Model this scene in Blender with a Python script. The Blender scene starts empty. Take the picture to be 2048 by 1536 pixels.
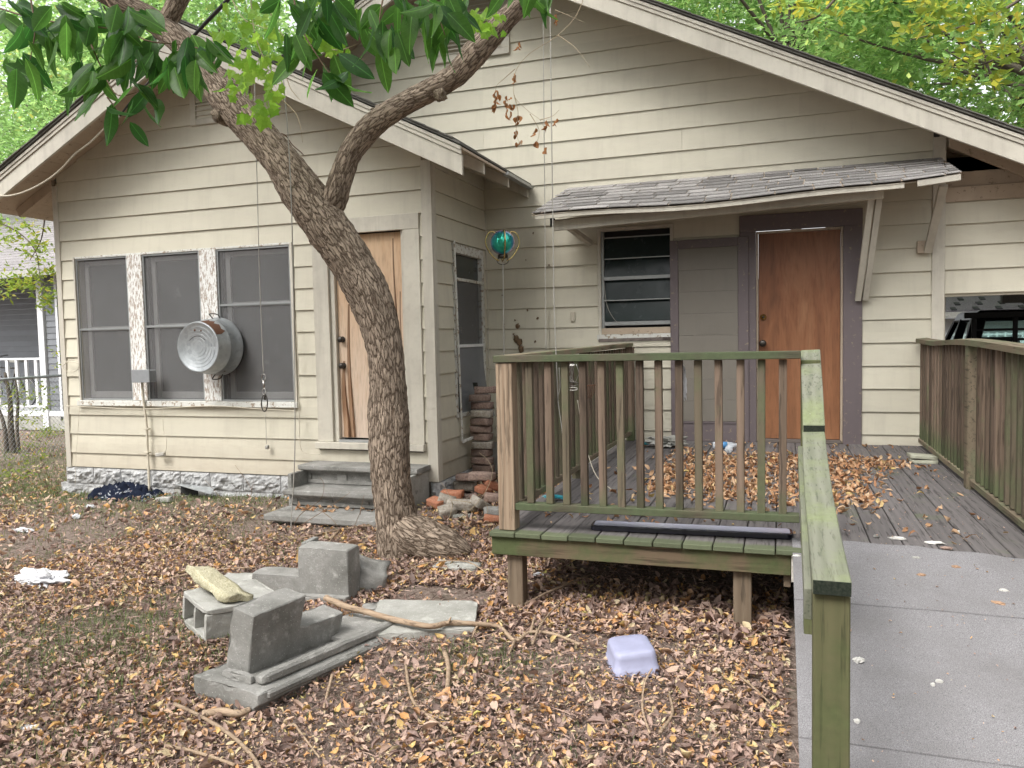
import bpy, bmesh, math, random
import numpy as np
from mathutils import Vector, Matrix, noise

random.seed(7)
rng = np.random.default_rng(7)
sc = bpy.context.scene
C = sc.collection

# ------------------------------------------------------------------ camera
F = 1566.37
CAMH = 1.64
def _rot(yaw, pitch, roll):
    cy, sy = math.cos(yaw), math.sin(yaw); cp, sp = math.cos(pitch), math.sin(pitch); cr, sr = math.cos(roll), math.sin(roll)
    R0 = np.array([[1, 0, 0], [0, 0, -1], [0, 1, 0]], float)
    Rz = np.array([[cy, -sy, 0], [sy, cy, 0], [0, 0, 1]])
    Rx = np.array([[1, 0, 0], [0, cp, -sp], [0, sp, cp]])
    Rr = np.array([[cr, -sr, 0], [sr, cr, 0], [0, 0, 1]])
    return Rr @ Rx @ R0 @ Rz
RC = _rot(*[math.radians(a) for a in (-19.010648, 3.36666581, -1.22126516)])
cam_d = bpy.data.cameras.new('camera'); cam = bpy.data.objects.new('camera', cam_d); C.objects.link(cam)
cam_d.sensor_width = 36; cam_d.lens = F / 2048 * 36; cam_d.clip_start = 0.05; cam_d.clip_end = 400
M4 = Matrix(((RC[0][0], -RC[1][0], -RC[2][0], 0), (RC[0][1], -RC[1][1], -RC[2][1], 0), (RC[0][2], -RC[1][2], -RC[2][2], CAMH), (0, 0, 0, 1)))
cam.matrix_world = M4
sc.camera = cam

# ------------------------------------------------------------------ world + sun (overcast, under trees)
SUN_EL, SUN_AZ = math.radians(52), math.radians(205)
world = bpy.data.worlds.new('World'); sc.world = world; world.use_nodes = True
wn = world.node_tree; wn.nodes.clear()
sky = wn.nodes.new('ShaderNodeTexSky'); sky.sky_type = 'NISHITA'; sky.sun_disc = False
sky.sun_elevation = SUN_EL; sky.sun_rotation = SUN_AZ; sky.dust_density = 4.0; sky.air_density = 1.0; sky.ozone_density = 1.0
hs = wn.nodes.new('ShaderNodeHueSaturation'); hs.inputs['Saturation'].default_value = 0.12; hs.inputs['Value'].default_value = 1.0
bg = wn.nodes.new('ShaderNodeBackground'); bg.inputs['Strength'].default_value = 0.15
wo = wn.nodes.new('ShaderNodeOutputWorld')
wn.links.new(sky.outputs[0], hs.inputs['Color']); wn.links.new(hs.outputs[0], bg.inputs['Color']); wn.links.new(bg.outputs[0], wo.inputs[0])
sd = bpy.data.lights.new('sun', 'SUN'); sd.energy = 1.1; sd.angle = math.radians(28); sd.color = (1, 0.97, 0.92)
sun = bpy.data.objects.new('sun', sd); C.objects.link(sun)
# direction: from camera-left and behind the viewer
sun.rotation_euler = (math.radians(90) - SUN_EL, 0, -math.radians(22))
sc.view_settings.view_transform = 'Standard'; sc.view_settings.look = 'None'
sc.view_settings.exposure = 1.45; sc.view_settings.gamma = 1.0; sc.view_settings.use_curve_mapping = False

# ------------------------------------------------------------------ measuring helpers (2048x1536 photograph pixels -> metres)
def ray(x, y): return RC.T @ np.array([(x - 1024) / F, (y - 768) / F, 1.0])
O = np.array([0, 0, CAMH])
def onY(x, y, v): d = ray(x, y); return Vector(O + d * (v / d[1]))
def onX(x, y, v): d = ray(x, y); return Vector(O + d * (v / d[0]))
def onZ(x, y, v): d = ray(x, y); return Vector(O + d * ((v - CAMH) / d[2]))
def depth_of(p): return float(RC[2] @ (np.array(p) - O))
def pxm(n, p): return n / F * depth_of(p)        # n pixels at point p, in metres
def ground_z(x, y):
    return min(.035 * max(x + 7.6, 0), .26) * min(max((y - 1.8) / 4.85, 0), 1) - .06 * math.exp(-((x + 3.9) / 1.1) ** 2 - ((y - 5.5) / .7) ** 2)
def gp(x, y, lift=0.0):
    z = 0.0
    for _ in range(12):
        p = onZ(x, y, z + lift); z = ground_z(p.x, p.y)
    p.z = z + lift
    return p

# ------------------------------------------------------------------ materials
def new_mat(name):
    m = bpy.data.materials.new(name); m.use_nodes = True; m.node_tree.nodes.clear()
    return m, m.node_tree
def N(t, typ, **kw):
    n = t.nodes.new(typ)
    for k, v in kw.items():
        if k in n.inputs: n.inputs[k].default_value = v
        else: setattr(n, k, v)
    return n
def L(t, a, b): t.links.new(a, b)
def ramp(t, stops, fac=None, interp='LINEAR'):
    r = t.nodes.new('ShaderNodeValToRGB'); r.color_ramp.interpolation = interp
    e = r.color_ramp.elements
    while len(e) > 1: e.remove(e[0])
    e[0].position = stops[0][0]; e[0].color = (*stops[0][1], 1)
    for p, c in stops[1:]:
        q = e.new(p); q.color = (*c, 1)
    if fac is not None: L(t, fac, r.inputs[0])
    return r
def g3(v): return (v, v, v)
def mixc(t, a, b, fac, mode='MIX'):
    m = t.nodes.new('ShaderNodeMix'); m.data_type = 'RGBA'; m.blend_type = mode
    for s, v in ((6, a), (7, b)):
        if isinstance(v, tuple): m.inputs[s].default_value = (*v, 1)
        else: L(t, v, m.inputs[s])
    if isinstance(fac, (int, float)): m.inputs[0].default_value = fac
    else: L(t, fac, m.inputs[0])
    return m.outputs[2]
def coords(t, scale=(1, 1, 1), kind='Object', rnd=True):
    tc = t.nodes.new('ShaderNodeTexCoord'); mp = t.nodes.new('ShaderNodeMapping'); mp.inputs['Scale'].default_value = scale
    src = tc.outputs[kind]
    if rnd:
        oi = t.nodes.new('ShaderNodeObjectInfo'); sc_ = t.nodes.new('ShaderNodeVectorMath'); sc_.operation = 'SCALE'
        cb = t.nodes.new('ShaderNodeCombineXYZ')
        for i in range(3): L(t, oi.outputs['Random'], cb.inputs[i])
        L(t, cb.outputs[0], sc_.inputs[0]); sc_.inputs['Scale'].default_value = 37.0
        ad = t.nodes.new('ShaderNodeVectorMath'); ad.operation = 'ADD'; L(t, src, ad.inputs[0]); L(t, sc_.outputs[0], ad.inputs[1]); src = ad.outputs[0]
    L(t, src, mp.inputs['Vector'])
    return mp.outputs[0]
def noise_n(t, vec, scale, detail=4, rough=.55, dist=0):
    n = N(t, 'ShaderNodeTexNoise', Scale=scale, Detail=detail, Roughness=rough, Distortion=dist); L(t, vec, n.inputs['Vector']); return n
def finish(m, t, color, rough=.7, bump=None, bstr=.3, bdist=.01, metal=0, spec=.4, trans=None):
    b = N(t, 'ShaderNodeBsdfPrincipled', Metallic=metal); b.inputs['Specular IOR Level'].default_value = spec
    if isinstance(color, tuple): b.inputs['Base Color'].default_value = (*color, 1)
    else: L(t, color, b.inputs['Base Color'])
    if isinstance(rough, (int, float)): b.inputs['Roughness'].default_value = rough
    else: L(t, rough, b.inputs['Roughness'])
    if bump is not None:
        bn = N(t, 'ShaderNodeBump', Strength=bstr, Distance=bdist); L(t, bump, bn.inputs['Height']); L(t, bn.outputs[0], b.inputs['Normal'])
    out = N(t, 'ShaderNodeOutputMaterial'); 
    sh = b.outputs[0]
    if trans:
        tr = N(t, 'ShaderNodeBsdfTranslucent')
        if isinstance(trans[0], tuple): tr.inputs[0].default_value = (*trans[0], 1)
        else: L(t, trans[0], tr.inputs[0])
        mx = N(t, 'ShaderNodeMixShader'); mx.inputs[0].default_value = trans[1]; L(t, sh, mx.inputs[1]); L(t, tr.outputs[0], mx.inputs[2]); sh = mx.outputs[0]
    L(t, sh, out.inputs[0]); return m
def rnd_val(t, lo=.8, hi=1.15):
    oi = t.nodes.new('ShaderNodeObjectInfo'); mr = N(t, 'ShaderNodeMapRange'); mr.inputs[3].default_value = lo; mr.inputs[4].default_value = hi
    L(t, oi.outputs['Random'], mr.inputs[0]); return mr.outputs[0]
def mul(t, c, v):
    m = t.nodes.new('ShaderNodeVectorMath'); m.operation = 'SCALE'
    L(t, c, m.inputs[0])
    if isinstance(v, float): m.inputs['Scale'].default_value = v
    else: L(t, v, m.inputs['Scale'])
    return m.outputs[0]

def m_paint(name, base, dirt, amt=.5, chip=0.0, chipc=(.25, .2, .15), lo=.96, hi=1.03, rough=.6, stretch=(1, 1, 1), splash=False):
    m, t = new_mat(name); v = coords(t, stretch)
    n1 = noise_n(t, v, 1.3, 6, .6); n2 = noise_n(t, v, 14, 5, .65); n3 = noise_n(t, v, 90, 3)
    r = ramp(t, [(.42, g3(0)), (.8, g3(1))], n1.outputs[0]); r2 = ramp(t, [(.5, g3(0)), (.8, g3(1))], n2.outputs[0])
    mm = t.nodes.new('ShaderNodeMath'); mm.operation = 'MULTIPLY_ADD'; L(t, r.outputs[0], mm.inputs[0]); mm.inputs[1].default_value = amt
    m2 = t.nodes.new('ShaderNodeMath'); m2.operation = 'MULTIPLY'; L(t, r2.outputs[0], m2.inputs[0]); m2.inputs[1].default_value = amt * .5
    L(t, m2.outputs[0], mm.inputs[2])
    c = mixc(t, base, dirt, mm.outputs[0])
    ns_ = noise_n(t, coords(t, (9, 9, .55)), 1.0, 5, .65); rs_ = ramp(t, [(.50, g3(0)), (.72, g3(amt * .75))], ns_.outputs[0]); c = mixc(t, c, dirt, rs_.outputs[0])
    if splash:
        tcz = N(t, 'ShaderNodeTexCoord'); spz = N(t, 'ShaderNodeSeparateXYZ'); L(t, tcz.outputs['Object'], spz.inputs[0]); ma = N(t, 'ShaderNodeMath'); ma.operation = 'MULTIPLY_ADD'; L(t, n2.outputs[0], ma.inputs[0]); ma.inputs[1].default_value = .5; L(t, spz.outputs[2], ma.inputs[2])
        mz = N(t, 'ShaderNodeMapRange'); mz.inputs[1].default_value = .55; mz.inputs[2].default_value = .95; mz.inputs[3].default_value = .5; mz.inputs[4].default_value = 0; L(t, ma.outputs[0], mz.inputs[0]); c = mixc(t, c, (.30, .24, .18), mz.outputs[0])
    if chip > 0:
        n4 = noise_n(t, v, 22, 6, .7); rc = ramp(t, [(.62 - chip * .2, g3(0)), (.64 - chip * .2, g3(1))], n4.outputs[0]); c = mixc(t, c, chipc, rc.outputs[0])
    c = mul(t, c, rnd_val(t, lo, hi))
    return finish(m, t, c, rough, n3.outputs[0], .25, .003)

def m_wood(name, axis, c1, c2, algae=0.0, algc=(.10, .15, .045), gs=1.0, lo=.8, hi=1.2, rough=.8, fine=60, crack=.5, moss=None):
    m, t = new_mat(name)
    s = [1.0, 1.0, 1.0]; s['xyz'.index(axis)] = .06
    v = coords(t, tuple(s)); va = coords(t, (1, 1, 1))
    n1 = noise_n(t, v, 11 * gs, 5, .6, 1.2); n2 = noise_n(t, v, fine, 4, .6, .3)
    wv = N(t, 'ShaderNodeTexWave', Scale=7 * gs, Distortion=7, Detail=3); wv.inputs['Detail Scale'].default_value = 1.2
    wv.bands_direction = 'Y' if axis == 'x' else 'X'
    L(t, v, wv.inputs['Vector'])
    mf = t.nodes.new('ShaderNodeMath'); mf.operation = 'MULTIPLY_ADD'; L(t, wv.outputs[1], mf.inputs[0]); mf.inputs[1].default_value = .45; 
    m0 = t.nodes.new('ShaderNodeMath'); m0.operation = 'MULTIPLY'; L(t, n1.outputs[0], m0.inputs[0]); m0.inputs[1].default_value = .6; L(t, m0.outputs[0], mf.inputs[2])
    c = mixc(t, c1, c2, mf.outputs[0])
    r2 = ramp(t, [(.36, g3(crack)), (.46, g3(1))], n2.outputs[0]); c = mixc(t, c, r2.outputs[0], 1.0, 'MULTIPLY')
    if algae > 0:
        na = noise_n(t, va, 3.2, 5, .65); ra = ramp(t, [(.66 - algae * .42, g3(0)), (.88 - algae * .42, g3(.92))], na.outputs[0])
        nb = noise_n(t, va, 40, 3); cc = mixc(t, algc, tuple(min(1, k * 1.9) for k in algc), nb.outputs[0])
        c = mixc(t, c, cc, ra.outputs[0])
    if moss:
        tc2 = N(t, 'ShaderNodeTexCoord'); sp2_ = N(t, 'ShaderNodeSeparateXYZ'); L(t, tc2.outputs['Object'], sp2_.inputs[0]); nm = noise_n(t, va, 9, 4)
        mm = N(t, 'ShaderNodeMath'); mm.operation = 'MULTIPLY_ADD'; L(t, nm.outputs[0], mm.inputs[0]); mm.inputs[1].default_value = moss[3]; L(t, sp2_.outputs['xyz'.index(moss[0])], mm.inputs[2])
        mr2 = N(t, 'ShaderNodeMapRange'); mr2.inputs[1].default_value = moss[1]; mr2.inputs[2].default_value = moss[2]; mr2.inputs[3].default_value = .9; mr2.inputs[4].default_value = 0; L(t, mm.outputs[0], mr2.inputs[0])
        c = mixc(t, c, tuple(k * 1.15 for k in algc), mr2.outputs[0])
    c = mul(t, c, rnd_val(t, lo, hi))
    ad = t.nodes.new('ShaderNodeMath'); ad.operation = 'ADD'; L(t, n2.outputs[0], ad.inputs[0]); L(t, mf.outputs[0], ad.inputs[1])
    return finish(m, t, c, rough, ad.outputs[0], .5, .003, spec=.25)

def m_speckle(name, a, b, scale=300, big=2.0, bigamt=.35, dark=(.1, .1, .1), rough=.9, bd=.004, bs=.6, lo=.93, hi=1.07):
    m, t = new_mat(name); v = coords(t)
    n1 = noise_n(t, v, scale, 2, .6); n2 = noise_n(t, v, big, 6, .6)
    r = ramp(t, [(.35, a), (.62, b)], n1.outputs[0]); r2 = ramp(t, [(.4, g3(0)), (.75, g3(bigamt))], n2.outputs[0])
    c = mixc(t, r.outputs[0], dark, r2.outputs[0]); c = mul(t, c, rnd_val(t, lo, hi))
    n3 = noise_n(t, v, scale * .25, 4)
    return finish(m, t, c, rough, n3.outputs[0], bs, bd, spec=.2)

def m_plain(name, c, rough=.5, metal=0, spec=.5, ns=30, amt=.15, lo=.9, hi=1.1):
    m, t = new_mat(name); v = coords(t); n = noise_n(t, v, ns, 5, .6)
    cc = mixc(t, c, tuple(k * (1 - amt * 2) for k in c), n.outputs[0]); cc = mul(t, cc, rnd_val(t, lo, hi))
    return finish(m, t, cc, rough, n.outputs[0], .15, .002, metal, spec)

def m_leafy(name, stops, trans=.35, rough=.45, gloss=.4, tmul=1.6):
    # colour per leaf from a vertex attribute 'lv' (0..1)
    m, t = new_mat(name); at = N(t, 'ShaderNodeAttribute'); at.attribute_name = 'lv'
    r = ramp(t, stops, at.outputs['Fac']); v = coords(t, rnd=False); n = noise_n(t, v, 60, 3)
    c = mixc(t, r.outputs[0], mul(t, r.outputs[0], .65), n.outputs[0])
    tc = mul(t, c, tmul)
    return finish(m, t, c, rough, None, spec=gloss, trans=(tc, trans) if trans else None)

M = {}
M['siding'] = m_paint('cream_siding_paint', (.58, .545, .44), (.43, .395, .325), .5, 0, lo=.93, hi=1.04, stretch=(.5, 1, 1.6), splash=True)
M['trim'] = m_paint('cream_trim_paint', (.56, .525, .445), (.36, .33, .28), .75)
M['soffit'] = m_paint('soffit_paint', (.46, .37, .28), (.32, .25, .19), .5, .05)
M['peel'] = m_paint('peeling_white_paint', (.74, .74, .72), (.60, .59, .55), .4, .55, (.36, .30, .25), stretch=(3.2, 3.2, .8))
M['whiteold'] = m_paint('old_white_paint', (.66, .66, .62), (.40, .38, .33), .6, .35, (.3, .24, .18))
M['white'] = m_plain('white_vinyl', (.78, .79, .8), .5)
M['purple'] = m_paint('purple_brown_paint', (.145, .118, .122), (.11, .09, .095), .4, .03)
M['greydoor'] = m_paint('faded_storm_door_panel', (.20, .18, .152), (.155, .14, .12), .35, 0)
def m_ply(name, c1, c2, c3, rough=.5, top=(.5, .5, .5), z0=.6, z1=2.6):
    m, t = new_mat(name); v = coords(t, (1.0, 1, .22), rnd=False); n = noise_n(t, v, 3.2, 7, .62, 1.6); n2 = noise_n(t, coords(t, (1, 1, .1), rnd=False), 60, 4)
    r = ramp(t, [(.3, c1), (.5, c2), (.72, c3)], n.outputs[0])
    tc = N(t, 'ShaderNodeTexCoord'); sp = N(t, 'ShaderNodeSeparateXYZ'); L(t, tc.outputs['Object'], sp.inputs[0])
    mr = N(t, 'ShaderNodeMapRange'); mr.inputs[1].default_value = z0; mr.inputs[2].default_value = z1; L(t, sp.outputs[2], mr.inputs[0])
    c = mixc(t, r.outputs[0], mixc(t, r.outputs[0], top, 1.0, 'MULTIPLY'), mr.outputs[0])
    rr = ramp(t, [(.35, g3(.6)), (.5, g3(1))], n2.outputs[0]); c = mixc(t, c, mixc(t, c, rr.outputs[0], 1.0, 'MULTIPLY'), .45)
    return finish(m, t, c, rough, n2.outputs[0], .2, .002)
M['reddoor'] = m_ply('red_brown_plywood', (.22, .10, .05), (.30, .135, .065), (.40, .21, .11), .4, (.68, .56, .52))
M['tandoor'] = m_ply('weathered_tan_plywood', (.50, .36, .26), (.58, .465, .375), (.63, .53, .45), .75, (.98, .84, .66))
M['veneer'] = m_ply('split_veneer', (.20, .10, .05), (.33, .20, .12), (.42, .28, .18), .8)
M['steel'] = m_plain('dark_knob_metal', (.10, .09, .08), .35, .9)
M['brass'] = m_plain('brass', (.8, .6, .25), .25, 1)
M['alum'] = m_plain('aluminium_frame', (.42, .43, .43), .45, .7)
M['galv'] = None
M['deckx'] = m_wood('deck_rail_wood_x', 'x', (.075, .065, .045), (.12, .10, .07), .72, (.058, .073, .038))
M['deckskirt'] = m_wood('deck_skirt_wood', 'x', (.20, .145, .095), (.13, .095, .06), .62, (.055, .070, .028), fine=40)
M['bal'] = m_wood('baluster_wood', 'z', (.20, .145, .11), (.11, .08, .055), .22, (.075, .09, .045), lo=.55, hi=1.3, moss=('z', .82, .98, .25))
M['balg'] = m_wood('baluster_green_wood', 'z', (.14, .115, .08), (.10, .08, .055), .56, (.068, .076, .040), lo=.8, hi=1.2)
M['post'] = m_wood('post_wood', 'z', (.36, .28, .20), (.22, .15, .10), .08, (.11, .12, .06), gs=1.6, lo=.9, hi=1.1)
M['leg'] = m_wood('deck_leg_wood', 'z', (.22, .17, .12), (.13, .095, .065), .12, (.10, .13, .05), lo=.85, hi=1.1)
M['raily'] = m_wood('side_rail_wood', 'y', (.16, .13, .09), (.24, .19, .13), .45, (.11, .135, .075))
M['cap'] = m_wood('mossy_cap_wood', 'y', (.22, .22, .175), (.13, .138, .098), .45, (.13, .15, .075), fine=90, crack=.6, lo=1, hi=1.05)
M['capz'] = m_wood('mossy_post_wood', 'z', (.085, .085, .04), (.125, .115, .06), .60, (.058, .068, .028), gs=.8, lo=.95, hi=1.05)
M['endgrain'] = m_speckle('dark_end_grain', (.012, .018, .012), (.03, .035, .025), 120, 20, .4, (.01, .01, .01))
M['floor'] = m_wood('deck_floor_wood', 'y', (.17, .155, .15), (.115, .105, .105), .20, (.085, .10, .055), lo=.8, hi=1.18, fine=70, moss=('y', 4.12, 4.16, .06))
M['floorend'] = m_wood('deck_floor_front_wood', 'y', (.13, .12, .09), (.10, .09, .07), .5, (.075, .10, .04), lo=.85, hi=1.1)
M['greyplank'] = m_wood('grey_plank_wood', 'x', (.17, .14, .125), (.10, .085, .075), .0)
M['rampsheet'] = m_speckle('roll_roofing', (.10, .097, .10), (.31, .30, .308), 420, 2.3, .6, (.13, .122, .118), bs=.4, bd=.002, lo=1, hi=1)
M['edgeraw'] = m_speckle('raw_edge', (.5, .45, .4), (.7, .66, .6), 80)
M['shingle'] = m_speckle('asphalt_shingle', (.16, .148, .142), (.44, .42, .405), 380, 5, .4, (.14, .135, .125), lo=.62, hi=1.3)
M['shingle_dark'] = m_speckle('dark_roof_shingle', (.08, .078, .07), (.20, .19, .17), 300)
def m_conc(name, a, b, stain, light):
    m, t = new_mat(name); v = coords(t); n1 = noise_n(t, v, 90, 4, .7); n2 = noise_n(t, v, 3.5, 7, .65); n3 = noise_n(t, v, 11, 6, .7); vo = N(t, 'ShaderNodeTexVoronoi', Scale=65); L(t, v, vo.inputs['Vector'])
    c = mixc(t, a, b, n1.outputs[0]); r2 = ramp(t, [(.42, g3(0)), (.66, g3(.75))], n2.outputs[0]); c = mixc(t, c, stain, r2.outputs[0])
    r3 = ramp(t, [(.56, g3(0)), (.72, g3(.6))], n3.outputs[0]); c = mixc(t, c, light, r3.outputs[0]); r4 = ramp(t, [(.10, g3(.8)), (.16, g3(0))], vo.outputs[0]); c = mixc(t, c, light, r4.outputs[0])
    return finish(m, t, c, .92, n1.outputs[0], .7, .004, spec=.2)
M['conc'] = m_conc('weathered_concrete', (.20, .195, .18), (.34, .33, .31), (.13, .128, .115), (.50, .49, .46))
M['conc_l'] = m_conc('pale_concrete', (.30, .295, .27), (.44, .43, .40), (.20, .20, .17), (.58, .57, .53))
M['conc_y'] = m_speckle('yellow_lichen_concrete', (.33, .30, .19), (.56, .52, .38), 140, 9, .55, (.22, .20, .12), bs=1, bd=.008)
M['stone'] = m_speckle('rockface_block', (.30, .30, .30), (.46, .46, .455), 40, 7, .7, (.25, .25, .25), bs=.6, bd=.006)
M['mortar'] = m_speckle('mortar', (.32, .31, .29), (.42, .41, .38), 120, 5, .4, (.2, .2, .18))
def m_brick(name, c, c2, grime=.5):
    return m_speckle(name, c, c2, 60, 9, grime, (.16, .14, .12), bs=.7, bd=.004, lo=.8, hi=1.2)
M['brick_old'] = m_brick('old_brown_brick', (.20, .135, .11), (.32, .23, .19), .5)
M['brick_red'] = m_brick('red_brick', (.34, .13, .07), (.45, .20, .12), .35)
M['brick_grey'] = m_brick('mortared_brick', (.26, .22, .18), (.38, .35, .30), .5)
M['black'] = m_plain('black_plastic', (.02, .02, .025), .4)
M['dark'] = m_plain('dark_interior', (.02, .02, .02), .9)
M['cableblk'] = m_plain('black_cable', (.015, .015, .015), .5)
M['cablewht'] = m_plain('cream_cable', (.55, .50, .40), .6)
M['rope'] = m_plain('grey_cord', (.42, .40, .36), .9)
M['chrome'] = m_plain('worn_steel', (.5, .48, .45), .3, 1)
M['greybox'] = m_plain('grey_plastic_box', (.30, .31, .32), .5)
M['plasticbag'] = m_plain('white_plastic', (.62, .62, .64), .4, amt=.1)
M['trashblue'] = m_plain('cyan_plastic', (.05, .45, .55), .4)
M['tub'] = m_plain('lavender_plastic', (.40, .41, .57), .5, amt=.14)
M['twig'] = m_wood('dead_twig_bark', 'x', (.26, .18, .12), (.36, .27, .19), 0, fine=90)
M['vinewood'] = m_plain('vine_stem', (.20, .13, .08), .8)
M['drystem'] = m_plain('dry_stem', (.45, .36, .24), .8)
M['soil'] = None
M['mud'] = m_plain('dry_mud', (.20, .13, .075), .95)

def m_glass(name, tint=(.02, .025, .025), rough=.08, spec=.5):
    m, t = new_mat(name); v = coords(t); n = noise_n(t, v, 6, 5, .6)
    rr = ramp(t, [(.3, g3(rough)), (.8, g3(rough + .25))], n.outputs[0])
    c = mixc(t, tint, tuple(k * 2.5 + .01 for k in tint), n.outputs[0])
    return finish(m, t, c, rr.outputs[0], None, spec=spec)
M['glass'] = m_glass('dirty_dark_glass')
M['glass_j'] = m_glass('jalousie_glass', (.008, .013, .013), .12, .22)
def m_screen(name, c, alpha):
    m, t = new_mat(name); d = N(t, 'ShaderNodeBsdfPrincipled', Roughness=.7)
    v = coords(t); n = noise_n(t, v, 2.2, 4, .6); cc = mixc(t, c, tuple(k * .65 for k in c), n.outputs[0]); L(t, cc, d.inputs['Base Color'])
    tr = N(t, 'ShaderNodeBsdfTransparent'); mx = N(t, 'ShaderNodeMixShader'); mx.inputs[0].default_value = alpha
    L(t, tr.outputs[0], mx.inputs[1]); L(t, d.outputs[0], mx.inputs[2]); o = N(t, 'ShaderNodeOutputMaterial'); L(t, mx.outputs[0], o.inputs[0]); return m
M['sash'] = m_paint('grey_sash_paint', (.42, .42, .41), (.3, .29, .27), .5)
M['screen'] = m_screen('insect_screen', (.21, .205, .205), .55)
M['screen_l'] = m_screen('light_insect_screen', (.30, .31, .33), .7)

def m_galv():
    m, t = new_mat('galvanised_steel'); v = coords(t, rnd=False)
    vo = N(t, 'ShaderNodeTexVoronoi', Scale=28); L(t, v, vo.inputs['Vector']); n = noise_n(t, v, 7, 5, .6)
    c = mixc(t, (.30, .32, .33), (.42, .44, .45), vo.outputs['Color']); r = ramp(t, [(.66, g3(0)), (.70, g3(1))], n.outputs[0])
    c = mixc(t, c, (.13, .085, .055), r.outputs[0])
    return finish(m, t, c, .42, n.outputs[0], .1, .003, .55, .5)
M['galv'] = m_galv()
M['rust'] = m_plain('rust', (.12, .055, .03), .9)

def m_bark():
    m, t = new_mat('grey_brown_bark'); tc = N(t, 'ShaderNodeTexCoord'); mp = N(t, 'ShaderNodeMapping'); mp.inputs['Scale'].default_value = (58, 11, 1); L(t, tc.outputs['UV'], mp.inputs[0])
    nz = noise_n(t, mp.outputs[0], .45, 4, .65); ad = N(t, 'ShaderNodeVectorMath'); ad.operation = 'MULTIPLY_ADD'; L(t, nz.outputs[1], ad.inputs[0]); ad.inputs[1].default_value = (3.2, 2.2, 0); L(t, mp.outputs[0], ad.inputs[2])
    vo = N(t, 'ShaderNodeTexVoronoi', Scale=1.0); vo.feature = 'DISTANCE_TO_EDGE'; L(t, ad.outputs[0], vo.inputs['Vector'])
    vc = N(t, 'ShaderNodeTexVoronoi', Scale=1.0); L(t, ad.outputs[0], vc.inputs['Vector']); bw = N(t, 'ShaderNodeRGBToBW'); L(t, vc.outputs['Color'], bw.inputs[0])
    n2 = noise_n(t, mp.outputs[0], 1.6, 7, .75); nr = noise_n(t, ad.outputs[0], .9, 5, .7)
    r0 = ramp(t, [(.0, g3(0)), (.05, g3(.35)), (.12, g3(.9)), (.3, g3(1))], vo.outputs[0]); rr = ramp(t, [(.36, g3(.25)), (.50, g3(1))], nr.outputs[0])
    r = mixc(t, r0.outputs[0], rr.outputs[0], .55, 'MULTIPLY')
    v = coords(t, rnd=False); n3 = noise_n(t, v, 2.3, 5, .6)
    c1 = mixc(t, (.44, .335, .25), (.34, .25, .18), n3.outputs[0]); c2 = mixc(t, c1, (.52, .44, .355), n2.outputs[0]); c1 = mixc(t, c1, c2, .8)
    c1 = mixc(t, c1, mul(t, c1, .72), bw.outputs[0])
    c = mixc(t, (.095, .066, .047), c1, r)
    h = N(t, 'ShaderNodeMath'); h.operation = 'MULTIPLY_ADD'; L(t, n2.outputs[0], h.inputs[0]); h.inputs[1].default_value = .5; L(t, r, h.inputs[2])
    return finish(m, t, c, .9, h.outputs[0], .8, .015, spec=.15)
M['bark'] = m_bark()
M['barkfar'] = m_plain('far_bark', (.10, .08, .06), .9)

def m_soil():
    m, t = new_mat('leafy_soil'); v = coords(t, rnd=False); n = noise_n(t, v, 30, 8, .7); n2 = noise_n(t, v, 1.1, 5, .6)
    r = ramp(t, [(.3, (.10, .075, .062)), (.5, (.20, .155, .13)), (.7, (.33, .265, .225))], n.outputs[0])
    r2 = ramp(t, [(.52, g3(0)), (.72, g3(.6))], n2.outputs[0]); c = mixc(t, r.outputs[0], (.10, .115, .055), r2.outputs[0])
    return finish(m, t, c, .95, n.outputs[0], 1, .02, spec=.1)
M['soil'] = m_soil()
M['litter'] = m_leafy('fallen_leaf', [(0, (.13, .088, .075)), (.2, (.22, .15, .125)), (.40, (.36, .24, .20)), (.56, (.53, .37, .30)), (.70, (.66, .47, .35)), (.80, (.66, .34, .13)), (.88, (.70, .50, .20)), (.95, (.64, .54, .38)), (1, (.52, .46, .12))], .12, .6, .35, 1.2)
M['decklit'] = m_leafy('deck_fallen_leaf', [(0, (.22, .11, .06)), (.3, (.42, .21, .105)), (.6, (.56, .33, .18)), (.85, (.66, .47, .31)), (1, (.62, .46, .16))], .12, .6, .25, 1.2)
M['grass'] = m_leafy('grass_blade', [(0, (.09, .13, .045)), (.6, (.17, .23, .085)), (1, (.30, .32, .16))], .3, .6, .2, 1.4)
M['lfar'] = m_leafy('bright_foliage', [(0, (.09, .17, .05)), (.5, (.17, .28, .09)), (.85, (.25, .35, .12)), (1, (.40, .38, .09))], .6, .5, .3, 2.4)
M['lyel'] = m_leafy('yellow_green_foliage', [(0, (.13, .20, .03)), (.6, (.20, .26, .04)), (1, (.45, .36, .04))], .5, .5, .3, 2.0)
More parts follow.
